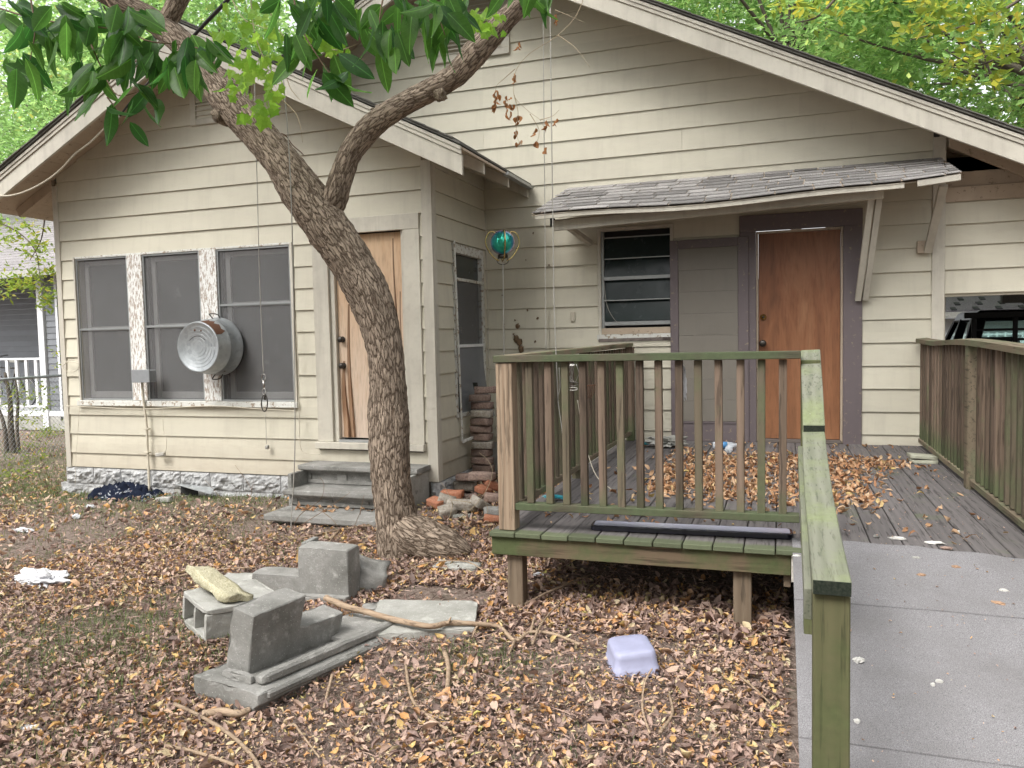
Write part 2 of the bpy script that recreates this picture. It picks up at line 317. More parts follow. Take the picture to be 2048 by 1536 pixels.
def m_leaf(name, c, c2, tr, rough=.3, spec=.5, tm=1.8, veins=0):
    m, t = new_mat(name); v = coords(t); n = noise_n(t, v, 9, 5, .6); oi = N(t, 'ShaderNodeObjectInfo')
    cc = mixc(t, c, c2, oi.outputs['Random']); c3 = mixc(t, cc, mul(t, cc, .55), n.outputs[0]); bump = n.outputs[0]
    if veins:
        tc = N(t, 'ShaderNodeTexCoord'); sp = N(t, 'ShaderNodeSeparateXYZ'); L(t, tc.outputs['Object'], sp.inputs[0])
        ab = N(t, 'ShaderNodeMath'); ab.operation = 'ABSOLUTE'; L(t, sp.outputs[1], ab.inputs[0])
        mr = N(t, 'ShaderNodeMapRange'); mr.inputs[1].default_value = .004; mr.inputs[2].default_value = .014; mr.inputs[3].default_value = 1; mr.inputs[4].default_value = 0; L(t, ab.outputs[0], mr.inputs[0])
        q = N(t, 'ShaderNodeMath'); q.operation = 'MULTIPLY_ADD'; L(t, ab.outputs[0], q.inputs[0]); q.inputs[1].default_value = -.75; L(t, sp.outputs[0], q.inputs[2])
        sn = N(t, 'ShaderNodeMath'); sn.operation = 'MULTIPLY'; L(t, q.outputs[0], sn.inputs[0]); sn.inputs[1].default_value = 62
        si = N(t, 'ShaderNodeMath'); si.operation = 'SINE'; L(t, sn.outputs[0], si.inputs[0]); r5 = ramp(t, [(.90, g3(0)), (1, g3(.16))], si.outputs[0])
        mx_ = N(t, 'ShaderNodeMath'); mx_.operation = 'MAXIMUM'; L(t, mr.outputs[0], mx_.inputs[0]); L(t, r5.outputs[0], mx_.inputs[1])
        c3 = mixc(t, c3, mul(t, cc, 1.8), mx_.outputs[0])
    return finish(m, t, c3, rough, bump, .25, .004, spec=spec, trans=(mul(t, c3, tm), tr))
M['leaf_dark'] = m_leaf('glossy_dark_leaf', (.020, .070, .013), (.070, .155, .026), .46, .42, .3, 3.6, 1)
M['leaf_vine'] = m_leaf('bright_vine_leaf', (.17, .33, .035), (.28, .44, .06), .55, .5, .3, 2.2)
M['leaf_dry'] = m_leaf('dry_orange_leaf', (.55, .24, .09), (.30, .16, .08), .3, .7, .2, 1.3)

# ------------------------------------------------------------------ mesh helpers
def link(name, me, parent=None, mats=()):
    o = bpy.data.objects.new(name, me); C.objects.link(o)
    for m in mats: me.materials.append(m)
    if parent is not None: o.parent = parent
    return o
def tag(o, label=None, cat=None, group=None, kind=None):
    if label: o['label'] = label
    if cat: o['category'] = cat
    if group: o['group'] = group
    if kind: o['kind'] = kind
    return o
def thing(name, label, cat, group=None):
    o = bpy.data.objects.new(name, None); o.empty_display_size = .1; C.objects.link(o); return tag(o, label, cat, group)
def part(name, parent):
    o = bpy.data.objects.new(name, None); o.empty_display_size = .05; C.objects.link(o); o.parent = parent; return o
def mesh(name, vs, fs, mat, parent=None, smooth=False, bevel=0):
    me = bpy.data.meshes.new(name); me.from_pydata([tuple(v) for v in vs], [], fs); me.update()
    if bevel:
        bm = bmesh.new(); bm.from_mesh(me); bmesh.ops.recalc_face_normals(bm, faces=bm.faces)
        bmesh.ops.bevel(bm, geom=[e for e in bm.edges], offset=bevel, segments=1, affect='EDGES', clamp_overlap=True); bm.to_mesh(me); bm.free()
    else:
        bm = bmesh.new(); bm.from_mesh(me); bmesh.ops.recalc_face_normals(bm, faces=bm.faces); bm.to_mesh(me); bm.free()
    if smooth:
        for p in me.polygons: p.use_smooth = True
    return link(name, me, parent, [mat])
BF = [(0, 1, 2, 3), (7, 6, 5, 4), (0, 4, 5, 1), (1, 5, 6, 2), (2, 6, 7, 3), (3, 7, 4, 0)]
def box(name, x0, x1, y0, y1, z0, z1, mat, parent=None, bevel=.002):
    vs = [(x0, y0, z0), (x1, y0, z0), (x1, y1, z0), (x0, y1, z0), (x0, y0, z1), (x1, y0, z1), (x1, y1, z1), (x0, y1, z1)]
    return mesh(name, vs, BF, mat, parent, bevel=bevel)
def hexa(name, bottom, top, mat, parent=None, bevel=.002):
    return mesh(name, list(bottom) + list(top), BF, mat, parent, bevel=bevel)
def prism(name, poly, axis, a0, a1, mat, parent=None, bevel=0):
    # poly: 2D points, extruded along axis ('x': (y,z); 'y': (x,z); 'z': (x,y))
    def P(p, a): return {'x': (a, p[0], p[1]), 'y': (p[0], a, p[1]), 'z': (p[0], p[1], a)}[axis]
    n = len(poly); vs = [P(p, a0) for p in poly] + [P(p, a1) for p in poly]
    fs = [tuple(range(n)), tuple(range(2 * n - 1, n - 1, -1))] + [(i, (i + 1) % n, n + (i + 1) % n, n + i) for i in range(n)]
    return mesh(name, vs, fs, mat, parent, bevel=bevel)
def beam(name, a, b, w, h, mat, parent=None, up=(0, 0, 1), bevel=.002, endmat=None):
    a = Vector(a); b = Vector(b); d = (b - a).normalized(); s = d.cross(Vector(up)).normalized(); u = s.cross(d).normalized()
    vs = []
    for p in (a, b):
        for i, j in ((-1, -1), (1, -1), (1, 1), (-1, 1)): vs.append(p + s * (i * w / 2) + u * (j * h / 2))
    return mesh(name, vs, [(0, 1, 2, 3), (7, 6, 5, 4), (0, 4, 5, 1), (1, 5, 6, 2), (2, 6, 7, 3), (3, 7, 4, 0)], mat, parent, bevel=bevel)
def catmull(pts, n=8):
    P = [pts[0]] + list(pts) + [pts[-1]]; out = []
    for i in range(1, len(P) - 2):
        p0, p1, p2, p3 = [np.array(q, float) for q in P[i - 1:i + 3]]
        for k in range(n):
            t = k / n; out.append(.5 * ((2 * p1) + (-p0 + p2) * t + (2 * p0 - 5 * p1 + 4 * p2 - p3) * t * t + (-p0 + 3 * p1 - 3 * p2 + p3) * t ** 3))
    out.append(np.array(P[-2], float)); return out
def tube_data(pts, rad, seg=8, caps=True, disp=None, uv=False):
    pts = [Vector(p[:3]) for p in pts]; n = len(pts); vs = []; fs = []; uvs = []
    up = Vector((0, 0, 1)); prev = None; Ln = 0
    for i, p in enumerate(pts):
        d = (pts[min(i + 1, n - 1)] - pts[max(i - 1, 0)])
        d = d.normalized() if d.length > 0 else Vector((0, 0, 1))
        if prev is None:
            s = d.cross(Vector((0, 1, 0)) if abs(d.y) < .9 else Vector((1, 0, 0))).normalized()
        else:
            s = (prev - d * prev.dot(d)).normalized()
        prev = s; u = d.cross(s)
        r = rad[i] if hasattr(rad, '__len__') else rad
        if i: Ln += (p - pts[i - 1]).length
        for k in range(seg):
            a = 2 * math.pi * k / seg; dirv = s * math.cos(a) + u * math.sin(a)
            rr = r * (1 + (disp(p, dirv, a, Ln, r) if disp else 0))
            vs.append(p + dirv * rr)
    for i in range(n - 1):
        for k in range(seg):
            k2 = (k + 1) % seg; fs.append((i * seg + k, i * seg + k2, (i + 1) * seg + k2, (i + 1) * seg + k))
    if caps: fs.append(tuple(range(seg - 1, -1, -1))); fs.append(tuple(range((n - 1) * seg, n * seg)))
    return vs, fs
def tube(name, pts, rad, mat, parent=None, seg=8, smooth=True, n=0, disp=None):
    if n:
        r = rad if hasattr(rad, '__len__') else [rad] * len(pts)
        q = catmull([(*Vector(p)[:3], rr) for p, rr in zip(pts, r)], n); pts = [tuple(a[:3]) for a in q]; rad = [float(a[3]) for a in q]
    vs, fs = tube_data(pts, rad, seg, True, disp)
    return mesh(name, vs, fs, mat, parent, smooth)
def join_mesh(name, chunks, mat, parent=None, smooth=False):
    vs = []; fs = []
    for v, f in chunks:
        o = len(vs); vs += [tuple(a) for a in v]; fs += [tuple(i + o for i in q) for q in f]
    me = bpy.data.meshes.new(name); me.from_pydata(vs, [], fs); me.update()
    if smooth:
        for p in me.polygons: p.use_smooth = True
    return link(name, me, parent, [mat])
def lathe(name, prof, mat, parent=None, seg=32, center=(0, 0, 0), axis='z', smooth=True):
    vs = []; fs = []; n = len(prof)
    for r, h in prof:
        for k in range(seg):
            a = 2 * math.pi * k / seg; c, s = r * math.cos(a), r * math.sin(a)
            v = {'z': (c, s, h), 'y': (c, h, s), 'x': (h, c, s)}[axis]; vs.append((v[0] + center[0], v[1] + center[1], v[2] + center[2]))
    for i in range(n - 1):
        for k in range(seg): fs.append((i * seg + k, i * seg + (k + 1) % seg, (i + 1) * seg + (k + 1) % seg, (i + 1) * seg + k))
    fs.append(tuple(range(seg))); fs.append(tuple(range((n - 1) * seg, n * seg)))
    return mesh(name, vs, fs, mat, parent, smooth)
def rough_block(name, sx, sy, sz, mat, parent=None, amp=.01, cuts=3, seed=0, chip=.0, freq=6):
    bm = bmesh.new(); bmesh.ops.create_cube(bm, size=1)
    bmesh.ops.subdivide_edges(bm, edges=bm.edges[:], cuts=cuts, use_grid_fill=True)
    for v in bm.verts:
        v.co.x *= sx; v.co.y *= sy; v.co.z *= sz
        q = v.co * freq + Vector((seed * 3.1, seed * 1.7, seed))
        nv = Vector((noise.noise(q), noise.noise(q + Vector((9, 0, 0))), noise.noise(q + Vector((0, 9, 0)))))
        v.co += nv * amp
        e = (abs(abs(v.co.x) - sx / 2) < sx * .05) + (abs(abs(v.co.y) - sy / 2) < sy * .05) + (abs(abs(v.co.z) - sz / 2) < sz * .08)
        if chip and e >= 2: v.co *= 1 - chip * max(0, noise.noise(q * 1.3) + .2)
    me = bpy.data.meshes.new(name); bm.to_mesh(me); bm.free()
    for p in me.polygons: p.use_smooth = True
    return link(name, me, parent, [mat])
def roughen(o, amp=.004, maxl=.045, chip=.012, seed=1):
    me = o.data; bm = bmesh.new(); bm.from_mesh(me); bmesh.ops.triangulate(bm, faces=bm.faces)
    for _ in range(5):
        es = [e for e in bm.edges if e.calc_length() > maxl]
        if not es: break
        bmesh.ops.subdivide_edges(bm, edges=es, cuts=1); bmesh.ops.triangulate(bm, faces=[f for f in bm.faces if len(f.verts) > 3])
    bm.normal_update()
    sharp = {v.index: 0.0 for v in bm.verts}
    bm.verts.index_update()
    for v in bm.verts:
        ns = [f.normal for f in v.link_faces]; sp = 1 - min((a.dot(ns[0]) for a in ns), default=1) if ns else 0
        q = v.co * 7 + Vector((seed, seed * 2.3, 0)); d = noise.noise(q) * amp + noise.noise(q * 4) * amp * .5
        if sp > .15: d -= chip * max(0, noise.noise(q * 2.2) + .15)
        sharp[v.index] = d
    nn_ = {v.index: v.normal.copy() for v in bm.verts}
    for v in bm.verts: v.co += nn_[v.index] * sharp[v.index]
    bm.to_mesh(me); bm.free()
def fast_leaves(name, V, Fq, lv, mat, parent=None, shade=False):
    # V (n,k,3) vertices, Fq faces (list of tuples local), lv (n,) value
    n, k, _ = V.shape; me = bpy.data.meshes.new(name)
    Fa = [np.array(f) for f in Fq]; loops = []; starts = []; tot = []
    base = (np.arange(n) * k)[:, None]
    L0 = [ (base + f[None, :]) for f in Fa]
    seq = np.concatenate(L0, axis=1).ravel()
    lens = np.tile(np.array([len(f) for f in Fa]), n); st = np.concatenate([[0], np.cumsum(lens)[:-1]])
    me.vertices.add(n * k); me.vertices.foreach_set('co', V.reshape(-1).astype(np.float32))
    me.loops.add(len(seq)); me.loops.foreach_set('vertex_index', seq.astype(np.int32))
    me.polygons.add(len(lens)); me.polygons.foreach_set('loop_start', st.astype(np.int32)); me.polygons.foreach_set('loop_total', lens.astype(np.int32))
    me.update(calc_edges=True)
    at = me.attributes.new('lv', 'FLOAT', 'POINT'); at.data.foreach_set('value', np.repeat(lv, k).astype(np.float32))
    if shade: me.polygons.foreach_set('use_smooth', np.ones(len(lens), bool))
    return link(name, me, parent, [mat])
def rand_rot(n, flat=None, r=rng):
    # returns (n,3,3) rotation matrices; flat: tilt std-dev (radians) from horizontal
    yaw = r.uniform(0, 2 * np.pi, n)
    if flat is None:
        q = r.normal(size=(n, 4)); q /= np.linalg.norm(q, axis=1)[:, None]; w, x, y, z = q.T
        return np.stack([np.stack([1 - 2 * (y * y + z * z), 2 * (x * y - z * w), 2 * (x * z + y * w)], -1), np.stack([2 * (x * y + z * w), 1 - 2 * (x * x + z * z), 2 * (y * z - x * w)], -1), np.stack([2 * (x * z - y * w), 2 * (y * z + x * w), 1 - 2 * (x * x + y * y)], -1)], 1)
    a = r.normal(0, flat, n); b = r.normal(0, flat, n)
    cz, sz = np.cos(yaw), np.sin(yaw); ca, sa = np.cos(a), np.sin(a); cb, sb = np.cos(b), np.sin(b); o = np.ones(n); z = np.zeros(n)
    Rz = np.stack([np.stack([cz, -sz, z], -1), np.stack([sz, cz, z], -1), np.stack([z, z, o], -1)], 1)
    Rx = np.stack([np.stack([o, z, z], -1), np.stack([z, ca, -sa], -1), np.stack([z, sa, ca], -1)], 1)
    Ry = np.stack([np.stack([cb, z, sb], -1), np.stack([z, o, z], -1), np.stack([-sb, z, cb], -1)], 1)
    return Ry @ Rx @ Rz

# ------------------------------------------------------------------ the house
BY, WY = 6.65, 8.05            # bay front wall plane, main front wall plane
BX0, BX1 = -7.583, -3.05       # bay width
MX0, MX1 = -7.66, 1.36         # main body
BC, MC = (BX0 + BX1) / 2, -3.15
BPK, MPK = 4.67, 5.72          # roof ridge heights (top of shingles)
house = thing('house', 'cream clapboard house with low gables, boarded brown doors and a shingled door awning', 'house')

def bay_top(x): return BPK - .5 * abs(x - BC)
def main_top(x): return MPK - .5 * abs(x - MC)

def clip_poly(poly, a, b, c):
    # keep a*x+b*z<=c
    out = []
    for i in range(len(poly)):
        p, q = poly[i], poly[(i + 1) % len(poly)]; fp, fq = a * p[0] + b * p[1] - c, a * q[0] + b * q[1] - c
        if fp <= 0: out.append(p)
        if (fp < 0 < fq) or (fq < 0 < fp):
            s = fp / (fp - fq); out.append((p[0] + (q[0] - p[0]) * s, p[1] + (q[1] - p[1]) * s))
    return out
def siding_poly(poly, z0, exp, plane, parent, axis='y', sgn=-1, mat=None, jit=0):
    # lapped board: its lower edge stands proud of the wall; poly in (u,z)
    def off(z): return .024 - .017 * (z - z0) / exp
    n = len(poly); vs = []
    for u, z in poly: vs.append((u, plane + sgn * (off(z) + jit), z) if axis == 'y' else (plane + sgn * (off(z) + jit), u, z))
    for u, z in poly: vs.append((u, plane, z) if axis == 'y' else (plane, u, z))
    fs = [tuple(range(n)), tuple(range(2 * n - 1, n - 1, -1))] + [(i, (i + 1) % n, n + (i + 1) % n, n + i) for i in range(n)]
    return mesh('siding_board', vs, fs, mat or M['siding'], parent)
def clad(parent, u0, u1, lines, holes, plane, clips=(), axis='y', sgn=-1, joints=(), seed=1):
    R = random.Random(seed)
    for i in range(len(lines) - 1):
        z0, z1 = lines[i], lines[i + 1]; exp = z1 - z0; jit = R.uniform(-.0015, .0015)
        hs_ = [h for h in holes if h[2] < z1 - .012 and h[3] > z0 + .012]
        zs = sorted(set([z0, z1] + [z for h in hs_ for z in (h[2], h[3]) if z0 + .012 < z < z1 - .012]))
        for a, b in zip(zs[:-1], zs[1:]):
            iv = [(u0, u1)]
            for h in hs_:
                if h[2] < (a + b) / 2 < h[3]:
                    iv = [q for p in iv for q in ((p[0], min(p[1], h[0])), (max(p[0], h[1]), p[1])) if q[1] - q[0] > .02]
            cut = [j[0] for j in joints if j[1] == i]
            for p, q in iv:
                xs = [p] + sorted(c for c in cut if p + .1 < c < q - .1) + [q]
                for s, e in zip(xs[:-1], xs[1:]):
                    sag = R.uniform(-.0012, .0012)
                    poly = [(s + (.001 if s > p else 0), a + (.0015 if a == z0 else 0)), (e - (.001 if e < q else 0), a + (.0015 if a == z0 else 0) + sag), (e - (.001 if e < q else 0), b), (s + (.001 if s > p else 0), b)]
                    for c in clips: poly = clip_poly(poly, *c)
                    if len(poly) >= 3: siding_poly(poly, z0, exp, plane, parent, axis, sgn, jit=jit)

bl = [.31] + [.466 + .2127 * k for k in range(0, 21)]
ml = [.56] + [3.245 + .2155 * k for k in range(-12, 12)]
# bay front wall
wbf = part('wall', house)
bay_holes = [(-7.335, -4.52, 1.00, 2.62), (-4.305, -3.155, .58, 2.80)]
clad(wbf, BX0 + .06, BX1 - .07, bl, bay_holes, BY, [(.5, 1, bay_top(BC) + .5 * BC - .058), (-.5, 1, bay_top(BC) - .5 * BC - .058)], seed=3)
prism('sheathing', [(BX0 + .02, .31), (BX0 + .02, bay_top(BX0) - .1), (BC, BPK - .1), (BX1 - .02, bay_top(BX1) - .1), (BX1 - .02, .31), (-3.19, .31), (-3.19, 2.77), (-4.27, 2.77), (-4.27, .31), (-4.55, .31), (-4.55, 2.6), (-7.3, 2.6), (-7.3, 1.02), (-4.56, 1.02), (-4.56, .31)], 'y', BY + .001, BY + .08, M['siding'], wbf)
# bay right side wall (faces the deck)
wbs = part('wall', house)
clad(wbs, BY + .06, WY - .03, bl[:16], [(7.10, 7.95, .86, 2.60)], BX1, axis='x', sgn=1, seed=5)
box('sheathing', BX1 - .08, BX1 - .001, BY + .081, 7.12, .31, 3.4, M['siding'], wbs); box('sheathing', BX1 - .08, BX1 - .001, 7.93, WY, .31, 3.4, M['siding'], wbs)
box('sheathing', BX1 - .08, BX1 - .001, 7.12, 7.93, 2.58, 3.4, M['siding'], wbs); box('sheathing', BX1 - .08, BX1 - .001, 7.12, 7.93, .31, .87, M['siding'], wbs)
# bay left side wall
box('wall', BX0 + .001, BX0 + .019, BY + .02, WY, .31, 3.4, M['siding'], house)
# main front wall
wmf = part('wall', house)
main_holes = [(-1.80, -1.02, 1.62, 2.75), (-1.055, .715, .55, 2.60), (-.385, .716, .55, 2.78), (-3.60, -2.71, 4.64, 5.35), (1.37, 2.2, .5, 1.945)]
ndx = {round(z, 3): i for i, z in enumerate(ml)}
mclip = [(.5, 1, MPK + .5 * MC - .058), (-.5, 1, MPK - .5 * MC - .058)]
clad(wmf, BX1 + .02, 1.30, ml, main_holes, WY, mclip, joints=[(-.93, 14), (.16, 13 + 2), (-2.0, 4), (-2.35, 20), (-.6, 18)], seed=7)
clad(wmf, MX0, BX1 + .02, ml[12:], main_holes, WY, mclip, seed=8)
ml2 = [1.955, 2.17, 2.385, 2.575, 2.765, 3.02, 3.2, 3.38]
clad(wmf, 1.395, 4.0, ml2[:5], [], WY, seed=9)
box('sheathing', 1.37, 4.0, WY + .001, WY + .09, 1.93, 2.86, M['siding'], wmf)
for k in range(3): box('eave_board', 1.40, 4.0, WY - .02 + .025 * k, WY + .03, 2.775 + .135 * k, 2.905 + .135 * k, M['soffit'], wmf)
S = WY + .001
prism('sheathing', [(BX1, .5), (-1.78, .5), (-1.78, 2.72), (-1.03, 2.72), (-1.03, .5), (-1.0, .5), (-1.0, 2.58), (-.3, 2.58), (-.3, 2.76), (.7, 2.76), (.7, .5), (1.35, .5), (1.35, main_top(1.35) - .12), (MC, MPK - .12), (MX0, main_top(MX0) - .12), (MX0, 3.0), (BX1, 3.0)], 'y', S, S + .08, M['siding'], wmf)
box('sheathing', -1.775, -1.035, S, S + .08, .5, 1.63, M['siding'], wmf)

# corner boards
def cboard(x0, x1, y0, y1, z0, z1): return box('corner_board', x0, x1, y0, y1, z0, z1, M['trim'], house, .003)
cboard(BX0 - .005, BX0 + .065, BY - .032, BY + .03, .30, 3.41)
cboard(BX1 - .075, BX1 + .028, BY - .034, BY - .001, .31, 3.28)
cboard(BX1 + .001, BX1 + .03, BY + .001, BY + .065, .31, 3.28)
cboard(BX1 + .001, BX1 + .026, WY - .03, WY - .001, .31, 3.0)
cboard(1.295, 1.40, WY - .036, WY - .001, .60, 3.36)
box('corner_board', 1.352, 1.399, WY + .092, WY + .14, .2, 1.93, M['trim'], house)

# door casings / trim of bay door
def door_casing(x0, x1, xi0, xi1, z0, zt, zi, plane, mat, proud=.035):
    box('door_casing', x0, xi0, plane - proud, plane - .001, z0, zi, mat, house, .003)
    box('door_casing', xi1, x1, plane - proud, plane - .001, z0, zi, mat, house, .003)
    box('door_casing', x0, x1, plane - proud - .002, plane - .001, zi + .001, zt, mat, house, .003)
door_casing(-4.305, -3.157, -4.135, -3.325, .665, 2.81, 2.665, BY, M['trim'])
bdoor = part('door', house)
box('door_jamb', -4.135, -4.085, BY - .004, BY + .10, .665, 2.664, M['trim'], bdoor, .002); box('door_jamb', -3.36, -3.325, BY - .004, BY + .10, .665, 2.664, M['trim'], bdoor, .002)
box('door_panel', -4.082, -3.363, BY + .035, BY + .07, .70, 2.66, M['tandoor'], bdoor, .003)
# split veneer strips
def strip(x, zlo, zhi, w, bend, yoff=0):
    n = 14; vs = []; fs = []
    for i in range(n):
        s = i / (n - 1); z = zlo + (zhi - zlo) * s; cx = x + .012 * math.sin(s * 5 + x * 9); ww = w * (1 - .75 * s) + .004
        vs += [(cx - ww / 2, BY + .034 - yoff, z), (cx + ww / 2, BY + .034 - yoff - bend * (1 - s) ** 1.5, z), (cx + ww / 2 + .003, BY + .034, z), (cx - ww / 2, BY + .0345, z)]
    for i in range(n - 1):
        for k in range(4): fs.append((4 * i + k, 4 * i + (k + 1) % 4, 4 * i + 4 + (k + 1) % 4, 4 * i + 4 + k))
    return mesh('veneer_strip', vs, fs, M['veneer'], bdoor)
strip(-4.03, .71, 1.45, .075, .05); strip(-3.965, .71, 2.0, .05, .035); strip(-3.45, 1.2, 2.6, .018, .02); strip(-3.395, .9, 2.1, .012, .015)
for z in (1.66, 1.405):
    c = (-4.035, BY + .034, z)
    lathe('door_knob', [(.030, 0), (.030, -.008), (.012, -.012), (.012, -.030), (.027, -.036), (.029, -.05), (.018, -.06)], M['steel'], bdoor, 18, c, 'y')
box('door_sill', -4.32, -3.15, BY - .075, BY + .06, .60, .663, M['trim'], house, .004)
box('threshold', -4.08, -3.365, BY - .03, BY + .05, .664, .685, M['alum'], bdoor, .002)

# foundation blocks, rock faced
fnd = part('foundation', house)
def rockface(x0, x1, z0, z1, plane, axis, sgn, seed, bulge=.026):
    nx = max(4, int((x1 - x0) / .02)); nz = max(3, int((z1 - z0) / .02)); vs = []; fs = []
    for j in range(nz + 1):
        for i in range(nx + 1):
            u = x0 + (x1 - x0) * i / nx; z = z0 + (z1 - z0) * j / nz; e = min(i, nx - i, j, nz - j)
            b = 0 if e == 0 else bulge * (.5 + 1.3 * noise.noise(Vector((u * 11, z * 16, seed * 7.3))) + 1.0 * noise.noise(Vector((u * 28, z * 30, seed)))) * min(1, e / 1.6)
            o = plane + sgn * (.012 + max(b, -.005)); vs.append((u, o, z) if axis == 'y' else (o, u, z))
    for j in range(nz):
        for i in range(nx): a = j * (nx + 1) + i; fs.append((a, a + 1, a + nx + 2, a + nx + 1))
    m = len(vs); bd = [(x0, z0), (x1, z0), (x1, z1), (x0, z1)]
    for u, z in bd: vs.append((u, plane - sgn * .03, z) if axis == 'y' else (plane - sgn * .03, u, z))
    cs = [0, nx, (nz + 1) * (nx + 1) - 1, nz * (nx + 1)]
    low = list(range(0, nx + 1)); rt = [j * (nx + 1) + nx for j in range(nz + 1)]; tp = list(range(cs[2], cs[3] - 1, -1)); lf = [j * (nx + 1) for j in range(nz, -1, -1)]
    for side, k in ((low, 0), (rt, 1), (tp, 2), (lf, 3)): fs.append(tuple(side) + (m + (k + 1) % 4, m + k))
    return mesh('stone_block', vs, fs, M['stone'], fnd)
xs = [-7.62]
R = random.Random(4)
while xs[-1] < -4.3: xs.append(xs[-1] + R.uniform(.38, .46))
for i in range(len(xs) - 1):
    rockface(xs[i] + .004, xs[i + 1] - .004, .125, .300, BY + .0, 'y', -1, i)
    if not (-6.15 < (xs[i] + xs[i + 1]) / 2 < -5.8): rockface(xs[i] + .004 - .1, xs[i + 1] - .004 - .1, -.07, .118, BY + .01, 'y', -1, i + 30, .02)
rockface(-3.11, -3.04, .13, .305, BY, 'y', -1, 50); 
ys = [6.62, 6.98, 7.4, 7.8, 8.05]
for i in range(4): rockface(ys[i] + .004, ys[i + 1] - .004, .12, .305, BX1 + .02, 'x', 1, 60 + i); rockface(ys[i] + .004, ys[i + 1] - .004, -.05, .112, BX1 + .01, 'x', 1, 70 + i)
box('mortar_bed', -7.60, -4.2, BY + .002, BY + .03, -.1, .308, M['mortar'], fnd); box('mortar_bed', BX1 - .06, BX1 - .004, BY + .03, WY, -.1, .308, M['mortar'], fnd)

# ---- bay windows: three screened sashes with peeling mullions
def window_unit(x0, x1, z0, z1, plane, rail_z, inner_l=.0, blindc=None):
    w = part('window', house)
    fr = .016
    box('frame', x0, x0 + fr, plane - .014, plane + .05, z0, z1, M['alum'], w, .001); box('frame', x1 - fr, x1, plane - .014, plane + .05, z0, z1, M['alum'], w, .001)
    box('frame', x0 + fr, x1 - fr, plane - .0135, plane + .05, z1 - fr, z1, M['alum'], w, .001); box('frame', x0 + fr, x1 - fr, plane - .0135, plane + .05, z0, z0 + fr, M['alum'], w, .001)
    box('rail', x0 + fr, x1 - fr, plane - .012, plane + .012, rail_z - .010, rail_z + .012, M['alum'], w, .001)
    # inner sash behind the screen
    box('sash', x0 + .045, x0 + .10, plane + .06, plane + .085, z0 + .02, z1 - .02, M['sash'], w, .002); box('sash', x1 - .075, x1 - .03, plane + .06, plane + .085, z0 + .02, z1 - .02, M['sash'], w, .002)
    box('sash', x0 + .1, x1 - .075, plane + .061, plane + .085, z0 + .02, z0 + .09, M['sash'], w, .002); box('sash', x0 + .1, x1 - .075, plane + .061, plane + .085, rail_z - .02, rail_z + .03, M['sash'], w, .002)
    box('sash', x0 + .1, x1 - .075, plane + .061, plane + .085, z1 - .07, z1 - .02, M['sash'], w, .002)
    box('pane', x0 + .02, x1 - .02, plane + .09, plane + .095, z0 + .01, z1 - .01, M['glass'], w, 0)
    mesh('screen', [(x0 + fr, plane + .003, z0 + fr), (x1 - fr, plane + .003, z0 + fr), (x1 - fr, plane + .003, z1 - fr), (x0 + fr, plane + .003, z1 - fr)], [(0, 1, 2, 3)], M['screen'], w)
    return w
window_unit(-7.32, -6.605, 1.055, 2.60, BY, 1.83)
window_unit(-6.395, -5.66, 1.055, 2.60, BY, 1.84)
window_unit(-5.44, -4.565, 1.055, 2.60, BY, 2.035)
for x0, x1 in ((-6.60, -6.40), (-5.655, -5.445)): box('mullion', x0, x1, BY - .026, BY + .04, 1.058, 2.605, M['peel'], house, .003)
box('window_casing', -7.345, -7.322, BY - .03, BY + .0, 1.05, 2.625, M['trim'], house, .002)
box('window_casing', -4.563, -4.535, BY - .03, BY + .0, 1.05, 2.625, M['trim'], house, .002)
box('window_casing', -7.321, -4.564, BY - .024, BY + .0, 2.602, 2.625, M['whiteold'], house, .002)
box('window_sill', -7.36, -4.52, BY - .06, BY + .03, .995, 1.053, M['whiteold'], house, .004)
box('foundation_wall', BX1, 1.40, WY + .01, WY + .08, -.1, .535, M['mortar'], house, 0); box('foundation_wall', 1.36, 1.39, WY + .09, 16, -.1, .3, M['mortar'], house, 0)
box('interior', -7.4, -3.2, BY + .12, BY + .13, .6, 2.9, M['dark'], house, 0)

# ---- side window of the bay, with torn screen
sw = part('window', house)
X1 = BX1
for a, b, z0, z1 in ((7.115, 7.16, .90, 2.58), (7.885, 7.945, .90, 2.58)): box('frame', X1 - .03, X1 + .02, a, b, z0, z1, M['whiteold'], sw, .002)
box('frame', X1 - .03, X1 + .021, 7.161, 7.884, 2.49, 2.58, M['whiteold'], sw, .002); box('rail', X1 - .01, X1 + .015, 7.161, 7.884, 2.22, 2.25, M['whiteold'], sw, .002)
box('rail', X1 - .005, X1 + .022, 7.161, 7.884, 1.555, 1.585, M['white'], sw, .002); box('frame', X1 - .03, X1 + .03, 7.12, 7.94, .86, .899, M['whiteold'], sw, .002)
mesh('pane', [(X1 - .028, 7.13, .9), (X1 - .028, 7.93, .9), (X1 - .028, 7.93, 2.57), (X1 - .028, 7.13, 2.57)], [(0, 1, 2, 3)], M['glass'], sw)
vs = []; fs = []
for j in range(11):
    for i in range(7):
        s = i / 6; r = j / 10; z = 1.555 - r * .75 + .05 * noise.noise(Vector((i * .8, 3, j * .2))) * r; vs.append((X1 + .012 + .09 * r ** 2 * s + .02 * noise.noise(Vector((i * .7, j * .5, 1))) * r, 7.17 + s * .71 + .08 * r * r, z))
for j in range(10):
    for i in range(6):
        if (i, j) in ((1, 9), (2, 9), (2, 8), (0, 9), (3, 5)): continue
        a = j * 7 + i; fs.append((a, a + 1, a + 8, a + 7))
mesh('torn_screen', vs, fs, M['screen_l'], sw, True)
mesh('screen', [(X1 + .006, 7.17, 1.58), (X1 + .006, 7.88, 1.58), (X1 + .006, 7.88, 2.22), (X1 + .006, 7.17, 2.22)], [(0, 1, 2, 3)], M['screen'], sw)
